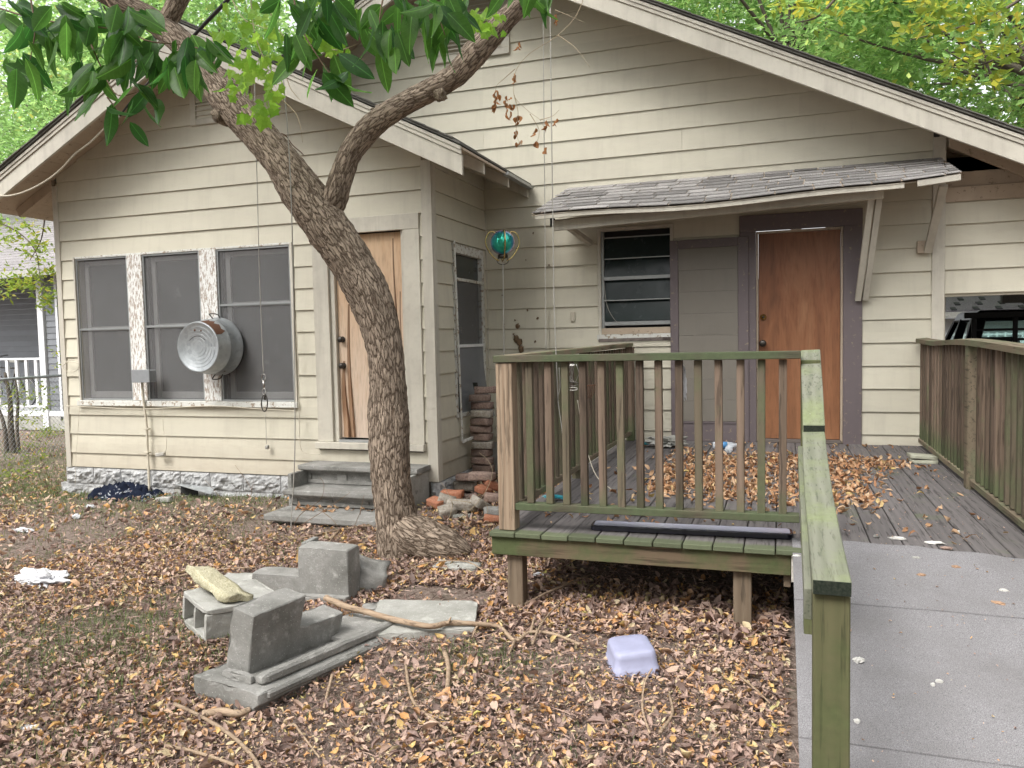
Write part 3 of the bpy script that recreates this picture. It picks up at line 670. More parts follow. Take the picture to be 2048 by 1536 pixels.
beam('screen_frame', (X1 + .04, 7.10, 2.60), (X1 + .05, 7.16, .62), .012, .02, M['whiteold'], sw); beam('screen_frame', (X1 + .05, 7.16, .62), (X1 + .13, 7.5, .66), .014, .03, M['whiteold'], sw)

# ---- main window (jalousie) and storm door, door
jw = part('window', house)
box('frame', -1.80, -1.765, WY - .03, WY + .03, 1.62, 2.75, M['trim'], jw, .003); box('frame', -1.764, -1.02, WY - .032, WY + .03, 2.715, 2.75, M['trim'], jw, .003)
box('frame', -1.055, -1.02, WY - .03, WY + .03, 1.66, 2.714, M['trim'], jw, .003)
box('inner_frame', -1.764, -1.735, WY - .012, WY + .05, 1.72, 2.714, M['alum'], jw, .002)
box('inner_frame', -1.734, -1.056, WY - .012, WY + .05, 1.745, 1.785, M['alum'], jw, .002)
for k in range(4):
    z0 = 1.79 + k * .213
    vs = [(-1.734, WY - .012, z0), (-1.056, WY - .012, z0), (-1.056, WY + .03, z0 + .212), (-1.734, WY + .03, z0 + .212)]
    mesh('pane', vs + [(a, b + .005, c) for a, b, c in vs], BF, M['glass_j'], jw)
    if k: box('bar', -1.734, -1.056, WY - .02, WY - .013, z0 - .004, z0 + (.030 if k == 2 else .006), M['alum'], jw, 0)
box('bar', -1.734, -1.056, WY - .015, WY - .008, 2.64, 2.652, M['alum'], jw, 0)
box('back', -1.78, -1.03, WY + .06, WY + .07, 1.64, 2.72, M['dark'], jw, 0)
box('window_sill', -1.765, -1.056, WY - .025, WY + .04, 1.655, 1.719, M['soffit'], jw, .003); box('window_sill', -1.81, -1.01, WY - .055, WY + .02, 1.600, 1.654, M['whiteold'], jw, .004)
tube('wire', [(-1.77, WY - .03, 2.28), (-1.73, WY - .05, 2.18), (-1.70, WY - .05, 1.95), (-1.62, WY - .05, 1.80), (-1.57, WY - .05, 1.78)], .003, M['rope'], jw, 6, n=4)
# purple casing
door_casing(-.385, .716, -.232, .552, .555, 2.775, 2.62, WY, M['purple'], .04)
box('door_stop', .531, .5515, WY - .012, WY + .05, .57, 2.618, M['soffit'], house, .002); box('door_stop', -.2315, -.212, WY - .012, WY + .05, .57, 2.618, M['soffit'], house, .002); box('door_stop', -.211, .530, WY - .010, WY + .05, 2.597, 2.618, M['soffit'], house, .002)
md = part('door', house)
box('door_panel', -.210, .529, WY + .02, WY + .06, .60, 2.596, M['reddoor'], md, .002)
lathe('lock', [(.030, 0), (.030, -.012), (.014, -.014), (.014, -.018)], M['brass'], md, 18, (-.165, WY + .019, 1.79), 'y'); lathe('keyhole', [(.010, 0), (.010, -.003)], M['black'], md, 12, (-.165, WY + .0005, 1.79), 'y')
lathe('door_knob', [(.032, 0), (.032, -.008), (.013, -.012), (.013, -.035), (.032, -.042), (.034, -.06), (.02, -.07)], M['steel'], md, 18, (-.17, WY + .019, 1.535), 'y')
box('threshold', -.22, .54, WY - .03, WY + .07, .566, .597, M['greyplank'], md, .002)
# open storm door lying flat to the wall
sdn = part('door', house); tag(sdn, 'purple framed storm door folded open against the wall')
y0, y1 = WY - .058, WY - .03
for a, b, c, d in ((-1.055, -.975, .565, 2.575), (-.40, -.30, .565, 2.575)): box('stile', a, b, y0, y1, c, d, M['purple'], sdn, .003)
box('rail', -.974, -.401, y0 + .001, y1, 2.49, 2.575, M['purple'], sdn, .003); box('rail', -.974, -.401, y0 + .001, y1, .565, .745, M['purple'], sdn, .003)
box('moulding', -.974, -.401, y0 - .006, y0, .745, .765, M['purple'], sdn, .002)
for k in range(8):
    z0 = .767 + k * .2155; z1 = min(z0 + .2145, 2.489)
    if z1 - z0 > .03:
        box('panel', -.974, -.401, y0 + .012, y1 + .001, z0, z1, M['greydoor'], sdn, .0015)
for i_, (px, py, w_) in enumerate(((1035, 652, 10), (1027, 668, 8), (1033, 678, 14), (1038, 684, 14), (1042, 697, 14), (1070, 683, 8), (1030, 640, 6), (1055, 620, 8), (1075, 636, 9), (1098, 530, 6), (1052, 520, 5), (1066, 466, 6), (1160, 470, 5), (1008, 648, 6), (1004, 590, 5), (1246, 706, 6))):
    p = onY(px, py, WY - .028); r_ = pxm(w_, p) / 2; r_ *= 1.0 if w_ >= 10 else .55; o = rough_block('mud_nest', r_ * 2, r_ * 2, r_ * 2, M['mud'], house, r_ * .3, 3, i_, .2, 20); o.location = p
    for v in o.data.vertices: k_ = v.co.normalized() * r_ * (.8 + .9 * noise.noise(v.co * 70 + Vector((i_, 0, 0)))); v.co = Vector((k_.x, k_.y * .4, k_.z * 1.1))
# odds on the wall
box('patch_block', -2.09, -2.05, WY - .04, WY - .02, 1.80, 1.90, M['cablewht'], house, .003)
tube('wire', [(-2.30, WY - .03, 1.92), (-2.33, WY - .035, 1.90), (-2.335, WY - .03, 1.75), (-2.33, WY - .03, 1.5)], .003, M['cablewht'], house, 6, n=4)

# ---- gable vent
vt = part('vent', house)
zz = 4.64
box('frame', -3.60, -3.46, WY - .045, WY - .001, zz + .07, 5.30, M['trim'], vt, .003); box('frame', -2.80, -2.71, WY - .045, WY - .001, zz + .07, 5.30, M['trim'], vt, .003); box('frame', -3.60, -2.71, WY - .05, WY - .001, zz, zz + .069, M['trim'], vt, .003)
for k in range(14):
    z = zz + .10 + k * .042; hexa('louver', [(-3.459, WY - .035, z - .018), (-2.801, WY - .035, z - .018), (-2.801, WY + .02, z + .012), (-3.459, WY + .02, z + .012)], [(-3.459, WY - .035, z - .010), (-2.801, WY - .035, z - .010), (-2.801, WY + .02, z + .020), (-3.459, WY + .02, z + .020)], M['trim'], vt, 0)
box('back', -3.46, -2.80, WY + .025, WY + .03, zz + .05, 5.3, M['dark'], vt, 0)
bv = part('vent', house)
box('frame', -5.02, -4.95, BY - .035, BY - .001, 3.86, 4.36, M['trim'], bv, .003); box('frame', -5.68, -5.61, BY - .035, BY - .001, 3.86, 4.36, M['trim'], bv, .003)
box('frame', -5.609, -5.021, BY - .034, BY - .001, 3.86, 3.92, M['trim'], bv, .003); box('back', -5.61, -5.02, BY - .004, BY - .001, 3.92, 4.36, M['dark'], bv, 0)
for k in range(8):
    z = 3.95 + k * .05; box('louver', -5.609, -5.021, BY - .03, BY - .005, z, z + .012, M['trim'], bv, 0)

# ---- roofs
def roof_side(name, cx, pk, dirn, xe, yr, yb, soffit_to, fmat=M['trim'], fasc=.20, nshift=0, soff=True):
    rf = part('roof', house)
    def tz(x): return pk - .5 * abs(x - cx)
    xe_ = xe; zE = tz(xe_)
    # slab of roofing (shingle layer)
    y0 = yr - .035
    vs = []
    for y in (y0, yb):
        for x in (cx, xe_): vs += [(x, y, tz(x)), (x, y, tz(x) - .018)]
    mesh('roofing', vs, [(0, 2, 3, 1), (4, 5, 7, 6), (0, 4, 6, 2), (1, 3, 7, 5), (2, 6, 7, 3), (0, 1, 5, 4)], M['shingle_dark'], rf)
    # course of shingle edges along the rake (uneven)
    n = int(abs(xe_ - cx) / .125)
    for k in range(n):
        xa = cx + dirn * (k * .125); xb = xa + dirn * .132; j = random.uniform(0, .012)
        zA, zB = tz(xa) + .010, tz(xb) + .016; yy = y0 - .012 - j
        hexa('shingle_edge', [(xa, yy, zA - .008), (xb, yy, zB - .012), (xb, yr + .5, zB - .012), (xa, yr + .5, zA - .008)], [(xa, yy, zA), (xb, yy, zB), (xb, yr + .5, zB), (xa, yr + .5, zA)], M['shingle_dark'], rf, 0)
    # rake trim + bargeboard
    def sl(nm, dz0, dz1, ya, yb_, x0_, x1_, mat):
        v = []
        for y in (ya, yb_):
            for x in (x0_, x1_): v += [(x, y, tz(x) - dz0), (x, y, tz(x) - dz1)]
        return mesh(nm, v, [(0, 2, 3, 1), (4, 5, 7, 6), (0, 4, 6, 2), (1, 3, 7, 5), (2, 6, 7, 3), (0, 1, 5, 4)], mat, rf, bevel=.002)
    sl('rake_trim', .030, .062, yr - .022, yr, cx, xe_, fmat); sl('rake_trim', .063, .098, yr - .012, yr, cx, xe_, fmat)
    sl('bargeboard', .100, .100 + fasc, yr + .001, yr + .03, cx, xe_, fmat)
    if soff:
        Lx = abs(xe_ - cx); n = int(Lx / .168)
        for k in range(n + 1):
            xa = cx + dirn * k * .168; xb = cx + dirn * min(k * .168 + .164, Lx)
            if abs(xb - xa) < .02: continue
            v = []
            ye = soffit_to if not (abs(xa - cx) > abs(nshift)) else yb
            for y in (yr + .031, ye):
                for x in (xa, xb): v += [(x, y, tz(x) - .031), (x, y, tz(x) - .052)]
            mesh('soffit_board', v, [(0, 2, 3, 1), (4, 5, 7, 6), (0, 4, 6, 2), (1, 3, 7, 5), (2, 6, 7, 3), (0, 1, 5, 4)], M['soffit'], rf)
    return rf
RY = 6.10
rfL = roof_side('bayL', BC, BPK, -1, -8.25, RY, WY, BY - .001, fasc=.16, nshift=BC - BX0 - .0)
rfR = roof_side('bayR', BC, BPK, 1, -2.50, RY, WY - .03, BY - .001, fasc=.165, nshift=BX1 - BC)
# rafter tails at the right eave, lookout at the left eave
for y in (6.70, 7.37, 8.0):
    a = bay_top(-3.02) - .055; b = bay_top(-2.53) - .055
    prism('rafter_tail', [(-3.02, a), (-2.53, b), (-2.53, b - .105), (-3.02, a - .12)], 'y', y - .02, y + .02, M['trim'], rfR, .002)
a = bay_top(-7.585) - .055; b = bay_top(-8.1) - .055
prism('rafter_tail', [(-7.59, a), (-8.1, b), (-8.13, b - .03), (-8.09, b - .11), (-7.59, a - .12)], 'y', BY - .03, BY + .03, M['soffit'], rfL, .003)
for y in (7.3, 7.95): prism('rafter_tail', [(-7.59, a), (-8.1, b), (-8.09, b - .11), (-7.59, a - .12)], 'y', y - .02, y + .02, M['soffit'], rfL, .002)
# gutter end scrap at the bay eave
box('drip_edge', -2.53, -2.47, 7.2, 8.0, bay_top(-2.5) - .06, bay_top(-2.5) - .03, M['alum'], rfR, .002)
MRY = 7.47
mfL = roof_side('mainL', MC, MPK, -1, -8.3, MRY, 17, WY - .001, fasc=.15, nshift=9)
mfR = roof_side('mainR', MC, MPK, 1, 2.62, MRY, 17, WY - .001, fasc=.15, nshift=MX1 - MC)
for y in (7.6, 8.6): 
    a = main_top(1.42) - .055; b = main_top(1.93) - .055
    prism('rafter_tail', [(1.42, a), (1.93, b), (1.93, b - .13), (1.42, a - .15)], 'y', y - .02, y + .02, M['soffit'], mfR, .002)
a = main_top(1.41) - .055; b = main_top(2.02) - .055
prism('rafter_tail', [(1.41, a), (2.02, b), (2.02, b - .16), (1.41, a - .14)], 'y', WY - .12, WY - .08, M['soffit'], mfR, .002)

# ---- shingled awning over the deck door
aw = part('awning', house); tag(aw, 'low awning of grey asphalt shingles over the window and door')
EY = 7.27
TL, TR, EL, ER = Vector((-2.10, WY - .02, 3.185)), Vector((1.36, WY - .02, 3.175)), Vector((-2.27, EY, 2.825)), Vector((1.385, EY, 2.88))
def awp(s, t):   # s along, t down slope
    a = TL.lerp(TR, s); b = EL.lerp(ER, s); p = a.lerp(b, t); sag = -.025 * math.sin(s * math.pi) * t + .012 * math.sin(s * 11) * t
    if s > .86: sag += .03 * ((s - .86) / .14) * t
    return p + Vector((0, 0, sag))
vs = []; fs = []
for j in range(5):
    for i in range(21): p = awp(i / 20, j / 4); vs += [p, p + Vector((0, 0, -.02))]
def vi(i, j, k): return (j * 21 + i) * 2 + k
for j in range(4):
    for i in range(20): fs += [(vi(i, j, 0), vi(i + 1, j, 0), vi(i + 1, j + 1, 0), vi(i, j + 1, 0)), (vi(i, j, 1), vi(i, j + 1, 1), vi(i + 1, j + 1, 1), vi(i + 1, j, 1))]
mesh('roof_deck', vs, fs, M['soffit'], aw)
rows = 8
R = random.Random(11)
for j in range(rows):
    t0 = j / rows; t1 = (j + 1) / rows + .012; x = -R.uniform(0, .3) / 3.5
    while x < 1:
        w = R.choice((.22, .27, .31, .31, .36)) / 3.55; a, b = max(x, 0), min(x + w, 1)
        if b - a > .01:
            n = max(2, int((b - a) * 30)); v = []; f = []
            lift = .0 if R.random() > .06 else R.uniform(.003, .010); dt = R.uniform(-.008, .008)
            gap = .0035
            for i in range(n + 1):
                s = a + gap * .5 + (b - a - gap) * i / n
                p0 = awp(s, t0); p1 = awp(s, min(t1 + dt, 1.03))
                v += [p0 + Vector((0, 0, .004)), p1 + Vector((0, -.002, .016 + lift)), p1 + Vector((0, -.002, .008 + lift)), p0 + Vector((0, 0, -.001))]
            for i in range(n):
                for k in range(4): f.append((4 * i + k, 4 * i + (k + 1) % 4, 4 * i + 4 + (k + 1) % 4, 4 * i + 4 + k))
            f += [(0, 1, 2, 3), (4 * n + 3, 4 * n + 2, 4 * n + 1, 4 * n)]
            mesh('shingle', v, f, M['shingle'], aw)
        x += w
def aw_strip(nm, s0, s1, dz0, dz1, yo, th, mat, seg=12):
    v = []; f = []
    for i in range(seg + 1):
        p = awp(s0 + (s1 - s0) * i / seg, 1); y = p.y + yo
        v += [(p.x, y, p.z - dz0), (p.x, y, p.z - dz1), (p.x, y + th, p.z - dz1), (p.x, y + th, p.z - dz0)]
    for i in range(seg):
        for k in range(4): f.append((4 * i + k, 4 * i + (k + 1) % 4, 4 * i + 4 + (k + 1) % 4, 4 * i + 4 + k))
    f += [(0, 1, 2, 3), (4 * seg + 3, 4 * seg + 2, 4 * seg + 1, 4 * seg)]
    return mesh(nm, v, f, mat, aw)
aw_strip('fascia_board', .01, .885, .012, .055, .005, .02, M['trim'])
p = onY(1835, 362, EY); q = onY(1922, 350, EY)
beam('fascia_board', (p.x, EY + .01, p.z - .02), (q.x, EY + .01, q.z - .015), .02, .05, M['trim'], aw)
# lower beam
q_ = [onY(*q, 7.40) for q in ((1107, 441), (1107, 462), (1768, 378), (1768, 396))]
hexa('awning_beam', [q_[1], q_[3], q_[3] + Vector((0, .035, 0)), q_[1] + Vector((0, .035, 0))], [q_[0], q_[2], q_[2] + Vector((0, .035, 0)), q_[0] + Vector((0, .035, 0))], M['trim'], aw, .003)
beam('awning_beam', (-2.09, 7.50, 2.77), (.83, 7.50, 2.85), .07, .03, M['soffit'], aw)
box('beam_end', -2.13, -2.10, 7.42, 7.5, 2.72, 2.80, M['dark'], aw, 0)
# braces
beam('brace', (.80, 7.48, 2.80), (.74, 7.99, 1.93), .055, .05, M['trim'], aw, up=(1, 0, 0)); beam('brace', (.735, 7.48, 2.79), (.676, 7.99, 1.925), .05, .05, M['trim'], aw, up=(1, 0, 0))
beam('brace', (1.30, 7.55, 2.85), (1.255, 7.99, 2.34), .045, .065, M['trim'], aw, up=(1, 0, 0)); box('brace_block', 1.17, 1.25, 7.985, 8.022, 2.33, 2.44, M['soffit'], aw, .002)
beam('brace', (-2.02, 7.48, 2.75), (-1.86, 7.98, 2.60), .05, .05, M['trim'], aw, up=(1, 0, 0))
for s in (.08, .3, .52, .74, .93):
    a = awp(s, .02) + Vector((0, .0, -.045)); b = awp(s, .97) + Vector((0, 0, -.045)); beam('rafter', a, b, .04, .05, M['soffit'], aw)

# ------------------------------------------------------------------ deck
D = .565
deck = thing('deck', 'weathered grey wooden porch deck with mossy skirt board and brown baluster railings', 'deck')
x = -1.545; k = 0
while x < 1.235:
    x1 = x + .1465; front = 4.035 if x < .0 else 4.17 + random.uniform(-.02, .02); dz = random.uniform(-.002, .002)
    w = box('deck_board', x, min(x1, 1.245), front, 8.02, D - .028 + dz, D + dz, M['floor'], deck, .004)
    x = x1 + .0055
box('skirt_board', -1.54, .045, 4.062, 4.10, .43, D - .03, M['deckskirt'], deck, .003)
box('skirt_board', -1.54, -1.502, 4.101, 8.0, .40, D - .03, M['leg'], deck, .003)
for y in (5.1, 6.1, 7.1): box('joist', -1.5, 1.2, y, y + .04, .40, D - .03, M['leg'], deck, .002)
box('joist', .01, .044, 4.101, 7.9, .36, D - .03, M['leg'], deck, .002)
for px, x0 in ((1028, -1.465), (1487, -.235)):
    box('leg', x0, x0 + .09, 4.103, 4.193, -.05, D - .03, M['leg'], deck, .004)
for x0, y0 in ((-1.465, 6.0), (-.2, 6.2), (1.1, 6.1), (-1.465, 7.7), (1.1, 4.3)): box('leg', x0, x0 + .09, y0, y0 + .09, -.05, D - .03, M['leg'], deck, .004)
box('skirt_board', 1.15, 1.19, 4.2, 8.0, .05, D - .03, M['leg'], deck, .003)  # unseen side skirt, added to shut light out under the deck
box('fascia_cut', .046, .062, 4.06, 4.11, .40, D - .032, M['edgeraw'], deck, .001)

# front railing
fr = part('railing', deck)
box('post', -1.50, -1.405, 4.075, 4.165, D + .001, 1.503, M['post'], fr, .004)
beam('top_rail', (-1.51, 4.11, 1.524), (.09, 4.11, 1.528), .09, .038, M['deckx'], fr, bevel=.003)
beam('bottom_rail', (-1.404, 4.12, .700), (.085, 4.12, .712), .075, .038, M['deckx'], fr, bevel=.003)
bx = [1051.6, 1089.7, 1123.5, 1159.5, 1196.3, 1233.5, 1271.6, 1309.7, 1350, 1389, 1430, 1472.6, 1514, 1557]
for i, px in enumerate(bx):
    p = onY(px, 860, 4.10); g = i in (0, 2, 5, 9, 12)
    lean = random.uniform(-.003, .003)
    beam('baluster', (p.x + .019, 4.119, .722), (p.x + .019 + lean, 4.119, 1.505), .038, .038, M['balg' if g else 'bal'], fr, up=(0, 1, 0), bevel=.002)
# left side railing
lr = part('railing', deck)
beam('top_rail', (-1.47, 4.16, 1.524), (-1.47, 7.95, 1.545), .09, .038, M['raily'], lr, bevel=.003)
beam('bottom_rail', (-1.47, 4.17, .668), (-1.47, 5.72, .655), .06, .038, M['raily'], lr, bevel=.003); beam('bottom_rail', (-1.47, 5.82, .66), (-1.47, 7.9, .65), .06, .038, M['raily'], lr, bevel=.003)
box('post', -1.505, -1.43, 5.725, 5.81, D - .13, 1.505, M['balg'], lr, .004); box('post', -1.50, -1.42, 7.90, 7.98, D + .001, 1.52, M['bal'], lr, .004)
y = 4.27
while y < 7.85:
    if not 5.66 < y < 5.84:
        beam('baluster', (-1.47, y, .675), (-1.47, y + random.uniform(-.004, .004), 1.51), .038, .038, M['balg' if random.random() < .25 else 'bal'], lr, up=(0, 1, 0), bevel=.002)
    y += .112
# right side railing
rr = part('railing', deck)
wav = lambda y: .018 * math.sin((y - 5.0) * 1.6) + (.03 * max(0, y - 7.2) / .8)
v = []; f = []; n = 26; ya, yb = 3.0, 7.98
for i in range(n + 1):
    y = ya + (yb - ya) * i / n; w = wav(y)
    v += [(1.165 + .01 * math.sin(y * 2), y, 1.545 + w), (1.255 + .01 * math.sin(y * 2), y, 1.552 + w), (1.255 + .01 * math.sin(y * 2), y, 1.515 + w), (1.165 + .01 * math.sin(y * 2), y, 1.508 + w)]
for i in range(n):
    for k in range(4): f.append((4 * i + k, 4 * i + (k + 1) % 4, 4 * i + 4 + (k + 1) % 4, 4 * i + 4 + k))
f += [(0, 1, 2, 3), (4 * n + 3, 4 * n + 2, 4 * n + 1, 4 * n)]
mesh('top_rail', v, f, M['raily'], rr)
beam('bottom_rail', (1.215, 6.0, .62), (1.215, 7.95, .625), .06, .04, M['raily'], rr, bevel=.003); beam('bottom_rail', (1.215, 3.0, .60), (1.215, 5.88, .615), .06, .04, M['raily'], rr, bevel=.003)
box('post', 1.17, 1.26, 5.89, 5.98, D - .02, 1.53, M['raily'], rr, .004)
box('base_board', 1.246, 1.40, 5.99, 8.0, D - .03, D + .0, M['raily'], rr, .003)
y = 3.1
while y < 7.95:
    if not 5.84 < y < 6.02: beam('baluster', (1.215, y, .64), (1.215, y + random.uniform(-.004, .004), 1.515 + wav(y)), .04, .04, M['balg' if y < 5.2 and random.random() < .6 else 'bal'], rr, up=(0, 1, 0), bevel=.002)
    y += .115

# ------------------------------------------------------------------ ramp
SLP = .17
def rz(y): return D + .006 - SLP * max(0, 4.2 - y) if y < 4.2 else D + .006
rampo = thing('ramp', 'wheelchair ramp covered in grey roll roofing with a mossy green handrail', 'ramp')
def sheet(y0, y1, lift, x0=.052, x1=1.20, ragged=False):
    n = 10; v = []; f = []
    ys = [y0 + (y1 - y0) * i / n for i in range(n + 1)]; m = 16
    for j, y in enumerate(ys):
        for i in range(m + 1):
            x = x0 + (x1 - x0) * i / m; yy = y
            if ragged and j == n: yy = y + .05 * math.sin(x * 3 + .6) + .012 * math.sin(x * 23)
            z = rz(min(yy, 4.2)) + lift + .003 * noise.noise(Vector((x * 3, yy * 3, 0)))
            v.append((x, yy, z))
    k = len(v); v += [(a, b, c - .006) for a, b, c in v]
    for j in range(n):
        for i in range(m):
            a = j * (m + 1) + i; f.append((a, a + 1, a + m + 2, a + m + 1)); f.append((a + k, a + m + 1 + k, a + m + 2 + k, a + 1 + k))
    for j in range(n):
        a = j * (m + 1); f.append((a, a + m + 1, a + m + 1 + k, a + k))
    for i in range(m): f.append((i, i + k, i + 1 + k, i + 1)); a = n * (m + 1) + i; f.append((a, a + 1, a + 1 + k, a + k))
    return mesh('roofing_sheet', v, f, M['rampsheet'], rampo)
sheet(3.575, 4.17, .012, ragged=True); sheet(2.66, 3.578, .006); sheet(1.75, 2.668, .0001); sheet(.6, 1.755, -.006)
v = [(.06, .6, rz(.6) - .014), (.06, 4.16, rz(4.16) - .014), (1.18, 4.16, rz(4.16) - .014), (1.18, .6, rz(.6) - .014)]
mesh('ramp_deck', v + [(a, b, c - .03) for a, b, c in v], BF, M['leg'], rampo)
v = [(.075, .6, rz(.6) - .05), (.075, 4.02, rz(4.02) - .05), (.075, 4.02, .02), (.075, .6, -.05)]  # ramp sides run to the ground, added to keep light from under the deck
mesh('side_light_block', v + [(a + .04, b, c) for a, b, c in v], BF, M['leg'], rampo)
mesh('side_light_block', [(a + 1.04, b, c) for a, b, c in v] + [(a + 1.08, b, c) for a, b, c in v], BF, M['leg'], rampo)
# handrail
hr = part('handrail', rampo)
def cap(pts, w, th, mat):
    v = []; f = []
    for (x, y, z) in pts: v += [(x, y, z), (x + w, y, z + .003), (x + w, y, z + .003 - th), (x, y, z - th)]
    n = len(pts) - 1
    for i in range(n):
        for k in range(4): f.append((4 * i + k, 4 * i + (k + 1) % 4, 4 * i + 4 + (k + 1) % 4, 4 * i + 4 + k))
    f += [(0, 1, 2, 3), (4 * n + 3, 4 * n + 2, 4 * n + 1, 4 * n)]
    return mesh('handrail_board', v, f, mat, hr, bevel=.003)
cap([(.092, 4.23, 1.548), (.092, 3.98, 1.395), (.091, 3.735, 1.222)], .093, .038, M['cap'])
cap([(.090, 3.80, 1.195), (.088, 3.65, 1.185), (.082, 3.3, 1.12), (.079, 2.95, 1.062), (.079, 2.6, 1.02), (.076, 2.13, 1.0)], .093, .038, M['cap'])
box('end_grain', .094, .183, 3.731, 3.7345, 1.187, 1.220, M['endgrain'], hr, 0); box('end_grain', .077, .168, 2.1265, 2.1295, .964, 1.0, M['endgrain'], hr, 0)
box('post', .078, .168, 2.145, 2.235, .12, .960, M['capz'], hr, .004)
box('post', .092, .182, 4.12, 4.21, D - .15, 1.50, M['capz'], hr, .004)
box('post', .085, .17, 3.3, 3.39, .3, 1.07, M['capz'], hr, .004)
beam('side_rail', (.080, 3.72, 1.085), (.068, 2.22, .905), .020, .09, M['cap'], hr, bevel=.002)

# nails
for k in range(14):
    s = (k // 2) / 6.5; y = 4.2 - s * .44; z = 1.55 - s * .3 + .0; xx = .12 + (.035 if k % 2 else 0) + random.uniform(-.004, .004)
    lathe('nail', [(.003, 0), (.0032, .001)], M['steel'] if k % 3 else M['chrome'], hr, 6, (xx, y, 1.548 - (4.23 - y) * .655 + .0035), 'z')

# ------------------------------------------------------------------ concrete entry steps
st = thing('concrete_steps', 'three grey precast concrete steps with recessed riser panels below the tan door', 'steps')
def step(x0, x1, yf, yb, zt, th, riser_y, zb, panels=True):
    prism('tread', [(yf + .01, zt - th), (yf, zt - th + .012), (yf, zt - .006), (yf + .006, zt), (yb, zt), (yb, zt - th)], 'x', x0, x1, M['conc'], st, .003)
    box('riser', x0 + .05, x1 - .05, riser_y + .015, riser_y + .12, zb, zt - th - .0005, M['conc'], st, .003)
    if panels:
        w = (x1 - x0 - .1); m = 3; zc0, zc1 = zb + .035, zt - th - .035
        pw = w / m; y0, y1 = riser_y, riser_y + .0145
        box('riser_rib', x0 + .05, x1 - .05, y0, y1, zb, zc0, M['conc'], st, .002); box('riser_rib', x0 + .05, x1 - .05, y0, y1, zc1, zt - th - .001, M['conc'], st, .002)
        for i in range(m + 1):
            c = x0 + .05 + i * pw; a = max(c - .05, x0 + .05); b = min(c + .05, x1 - .05); box('riser_rib', a, b, y0 + .001, y1, zc0 + .0005, zc1 - .0005, M['conc'], st, 0)
step(-4.36, -3.10, 6.33, 6.618, .475, .05, 6.40, .295)
step(-4.34, -3.12, 6.05, 6.42, .29, .05, 6.13, .14)
step(-4.32, -3.14, 5.73, 6.12, .135, .06, 5.81, -.05, False)
box('side_panel', -3.16, -3.12, 6.14, 6.61, .0, .424, M['conc_l'], st, .003); box('side_panel', -4.34, -4.30, 6.14, 6.61, .0, .424, M['conc'], st, .003)

# ------------------------------------------------------------------ ground
def build_ground():
    xs = sorted(set([round(v, 3) for v in np.concatenate([np.linspace(-120, -12, 12), np.arange(-11, 4, .25), np.linspace(4, 120, 12)])]))
    ys = sorted(set([round(v, 3) for v in np.concatenate([np.linspace(-30, -1, 6), np.arange(0, 12, .25), np.linspace(12, 160, 14)])]))
    vs = []; fs = []
    for y in ys:
        for x in xs: vs.append((x, y, ground_z(x, y) + .012 * noise.noise(Vector((x * 1.7, y * 1.7, 0))) - .012))
    n = len(xs)
    for j in range(len(ys) - 1):
        for i in range(n - 1): a = j * n + i; fs.append((a, a + 1, a + n + 1, a + n))
    o = mesh('ground', vs, fs, M['soil'], None, True); tag(o, kind='structure'); return o
build_ground()
gz_v = np.vectorize(ground_z)

# fallen leaves
def leaf_shape(curl, fold, n, r=rng):
    # 8-vertex leaf: tip, base, 3 pairs; returns (n,8,3), unit length along x
    u = np.array([0, .22, .5, .78, 1.0]); w = np.array([0, .20, .26, .17, 0])
    V = np.zeros((n, 8, 3)); c = curl[:, None]; f = fold[:, None]
    idx = 0; cols = []
    def pt(uu, ww): 
        x = (uu - .5) * np.ones((n, 1)); y = ww * np.ones((n, 1)); z = c * ((uu - .5) ** 2) * 2.2 + f * abs(ww) * 1.6
        return np.concatenate([x, y, z], 1)
    V[:, 0] = pt(0, 0); V[:, 1] = pt(.25, -.22); V[:, 2] = pt(.62, -.22); V[:, 3] = pt(1, 0); V[:, 4] = pt(.62, .22); V[:, 5] = pt(.25, .22); V[:, 6] = pt(.25, 0); V[:, 7] = pt(.62, 0)
    Fq = [(0, 1, 6), (1, 2, 7, 6), (2, 3, 7), (0, 6, 5), (6, 7, 4, 5), (7, 3, 4)]
    return V, Fq
def scatter(name, XY, Z, size, lv, mat, tilt=.45, parent=None, asp=None):
    n = len(XY); V, Fq = leaf_shape(rng.normal(.2, .5, n), rng.normal(.3, .4, n), n)
    V[:, 1:, :2] += rng.normal(0, .022, (n, 7, 2))
    if asp is not None: V[:, :, 1] *= asp[:, None]
    V *= size[:, None, None]; Rm = rand_rot(n, tilt); V = np.einsum('nij,nkj->nki', Rm, V)
    zmin = V[:, :, 2].min(1); V[:, :, 2] -= zmin[:, None] * .6
    V[:, :, 0] += XY[:, 0, None]; V[:, :, 1] += XY[:, 1, None]; V[:, :, 2] += Z[:, None]
    return fast_leaves(name, V, Fq, lv, mat, parent)
def vnoise(X, Y, s, seed=0): return np.array([noise.noise(Vector((a * s + seed, b * s, seed * 1.3))) for a, b in zip(X, Y)])
def in_house(X, Y): return ((X > BX0 - .02) & (X < BX1 + .05) & (Y > BY - .05)) | (Y > 8.02) & (X > -7.7) | ((X > .03) & (Y > 0) & (Y < 8))
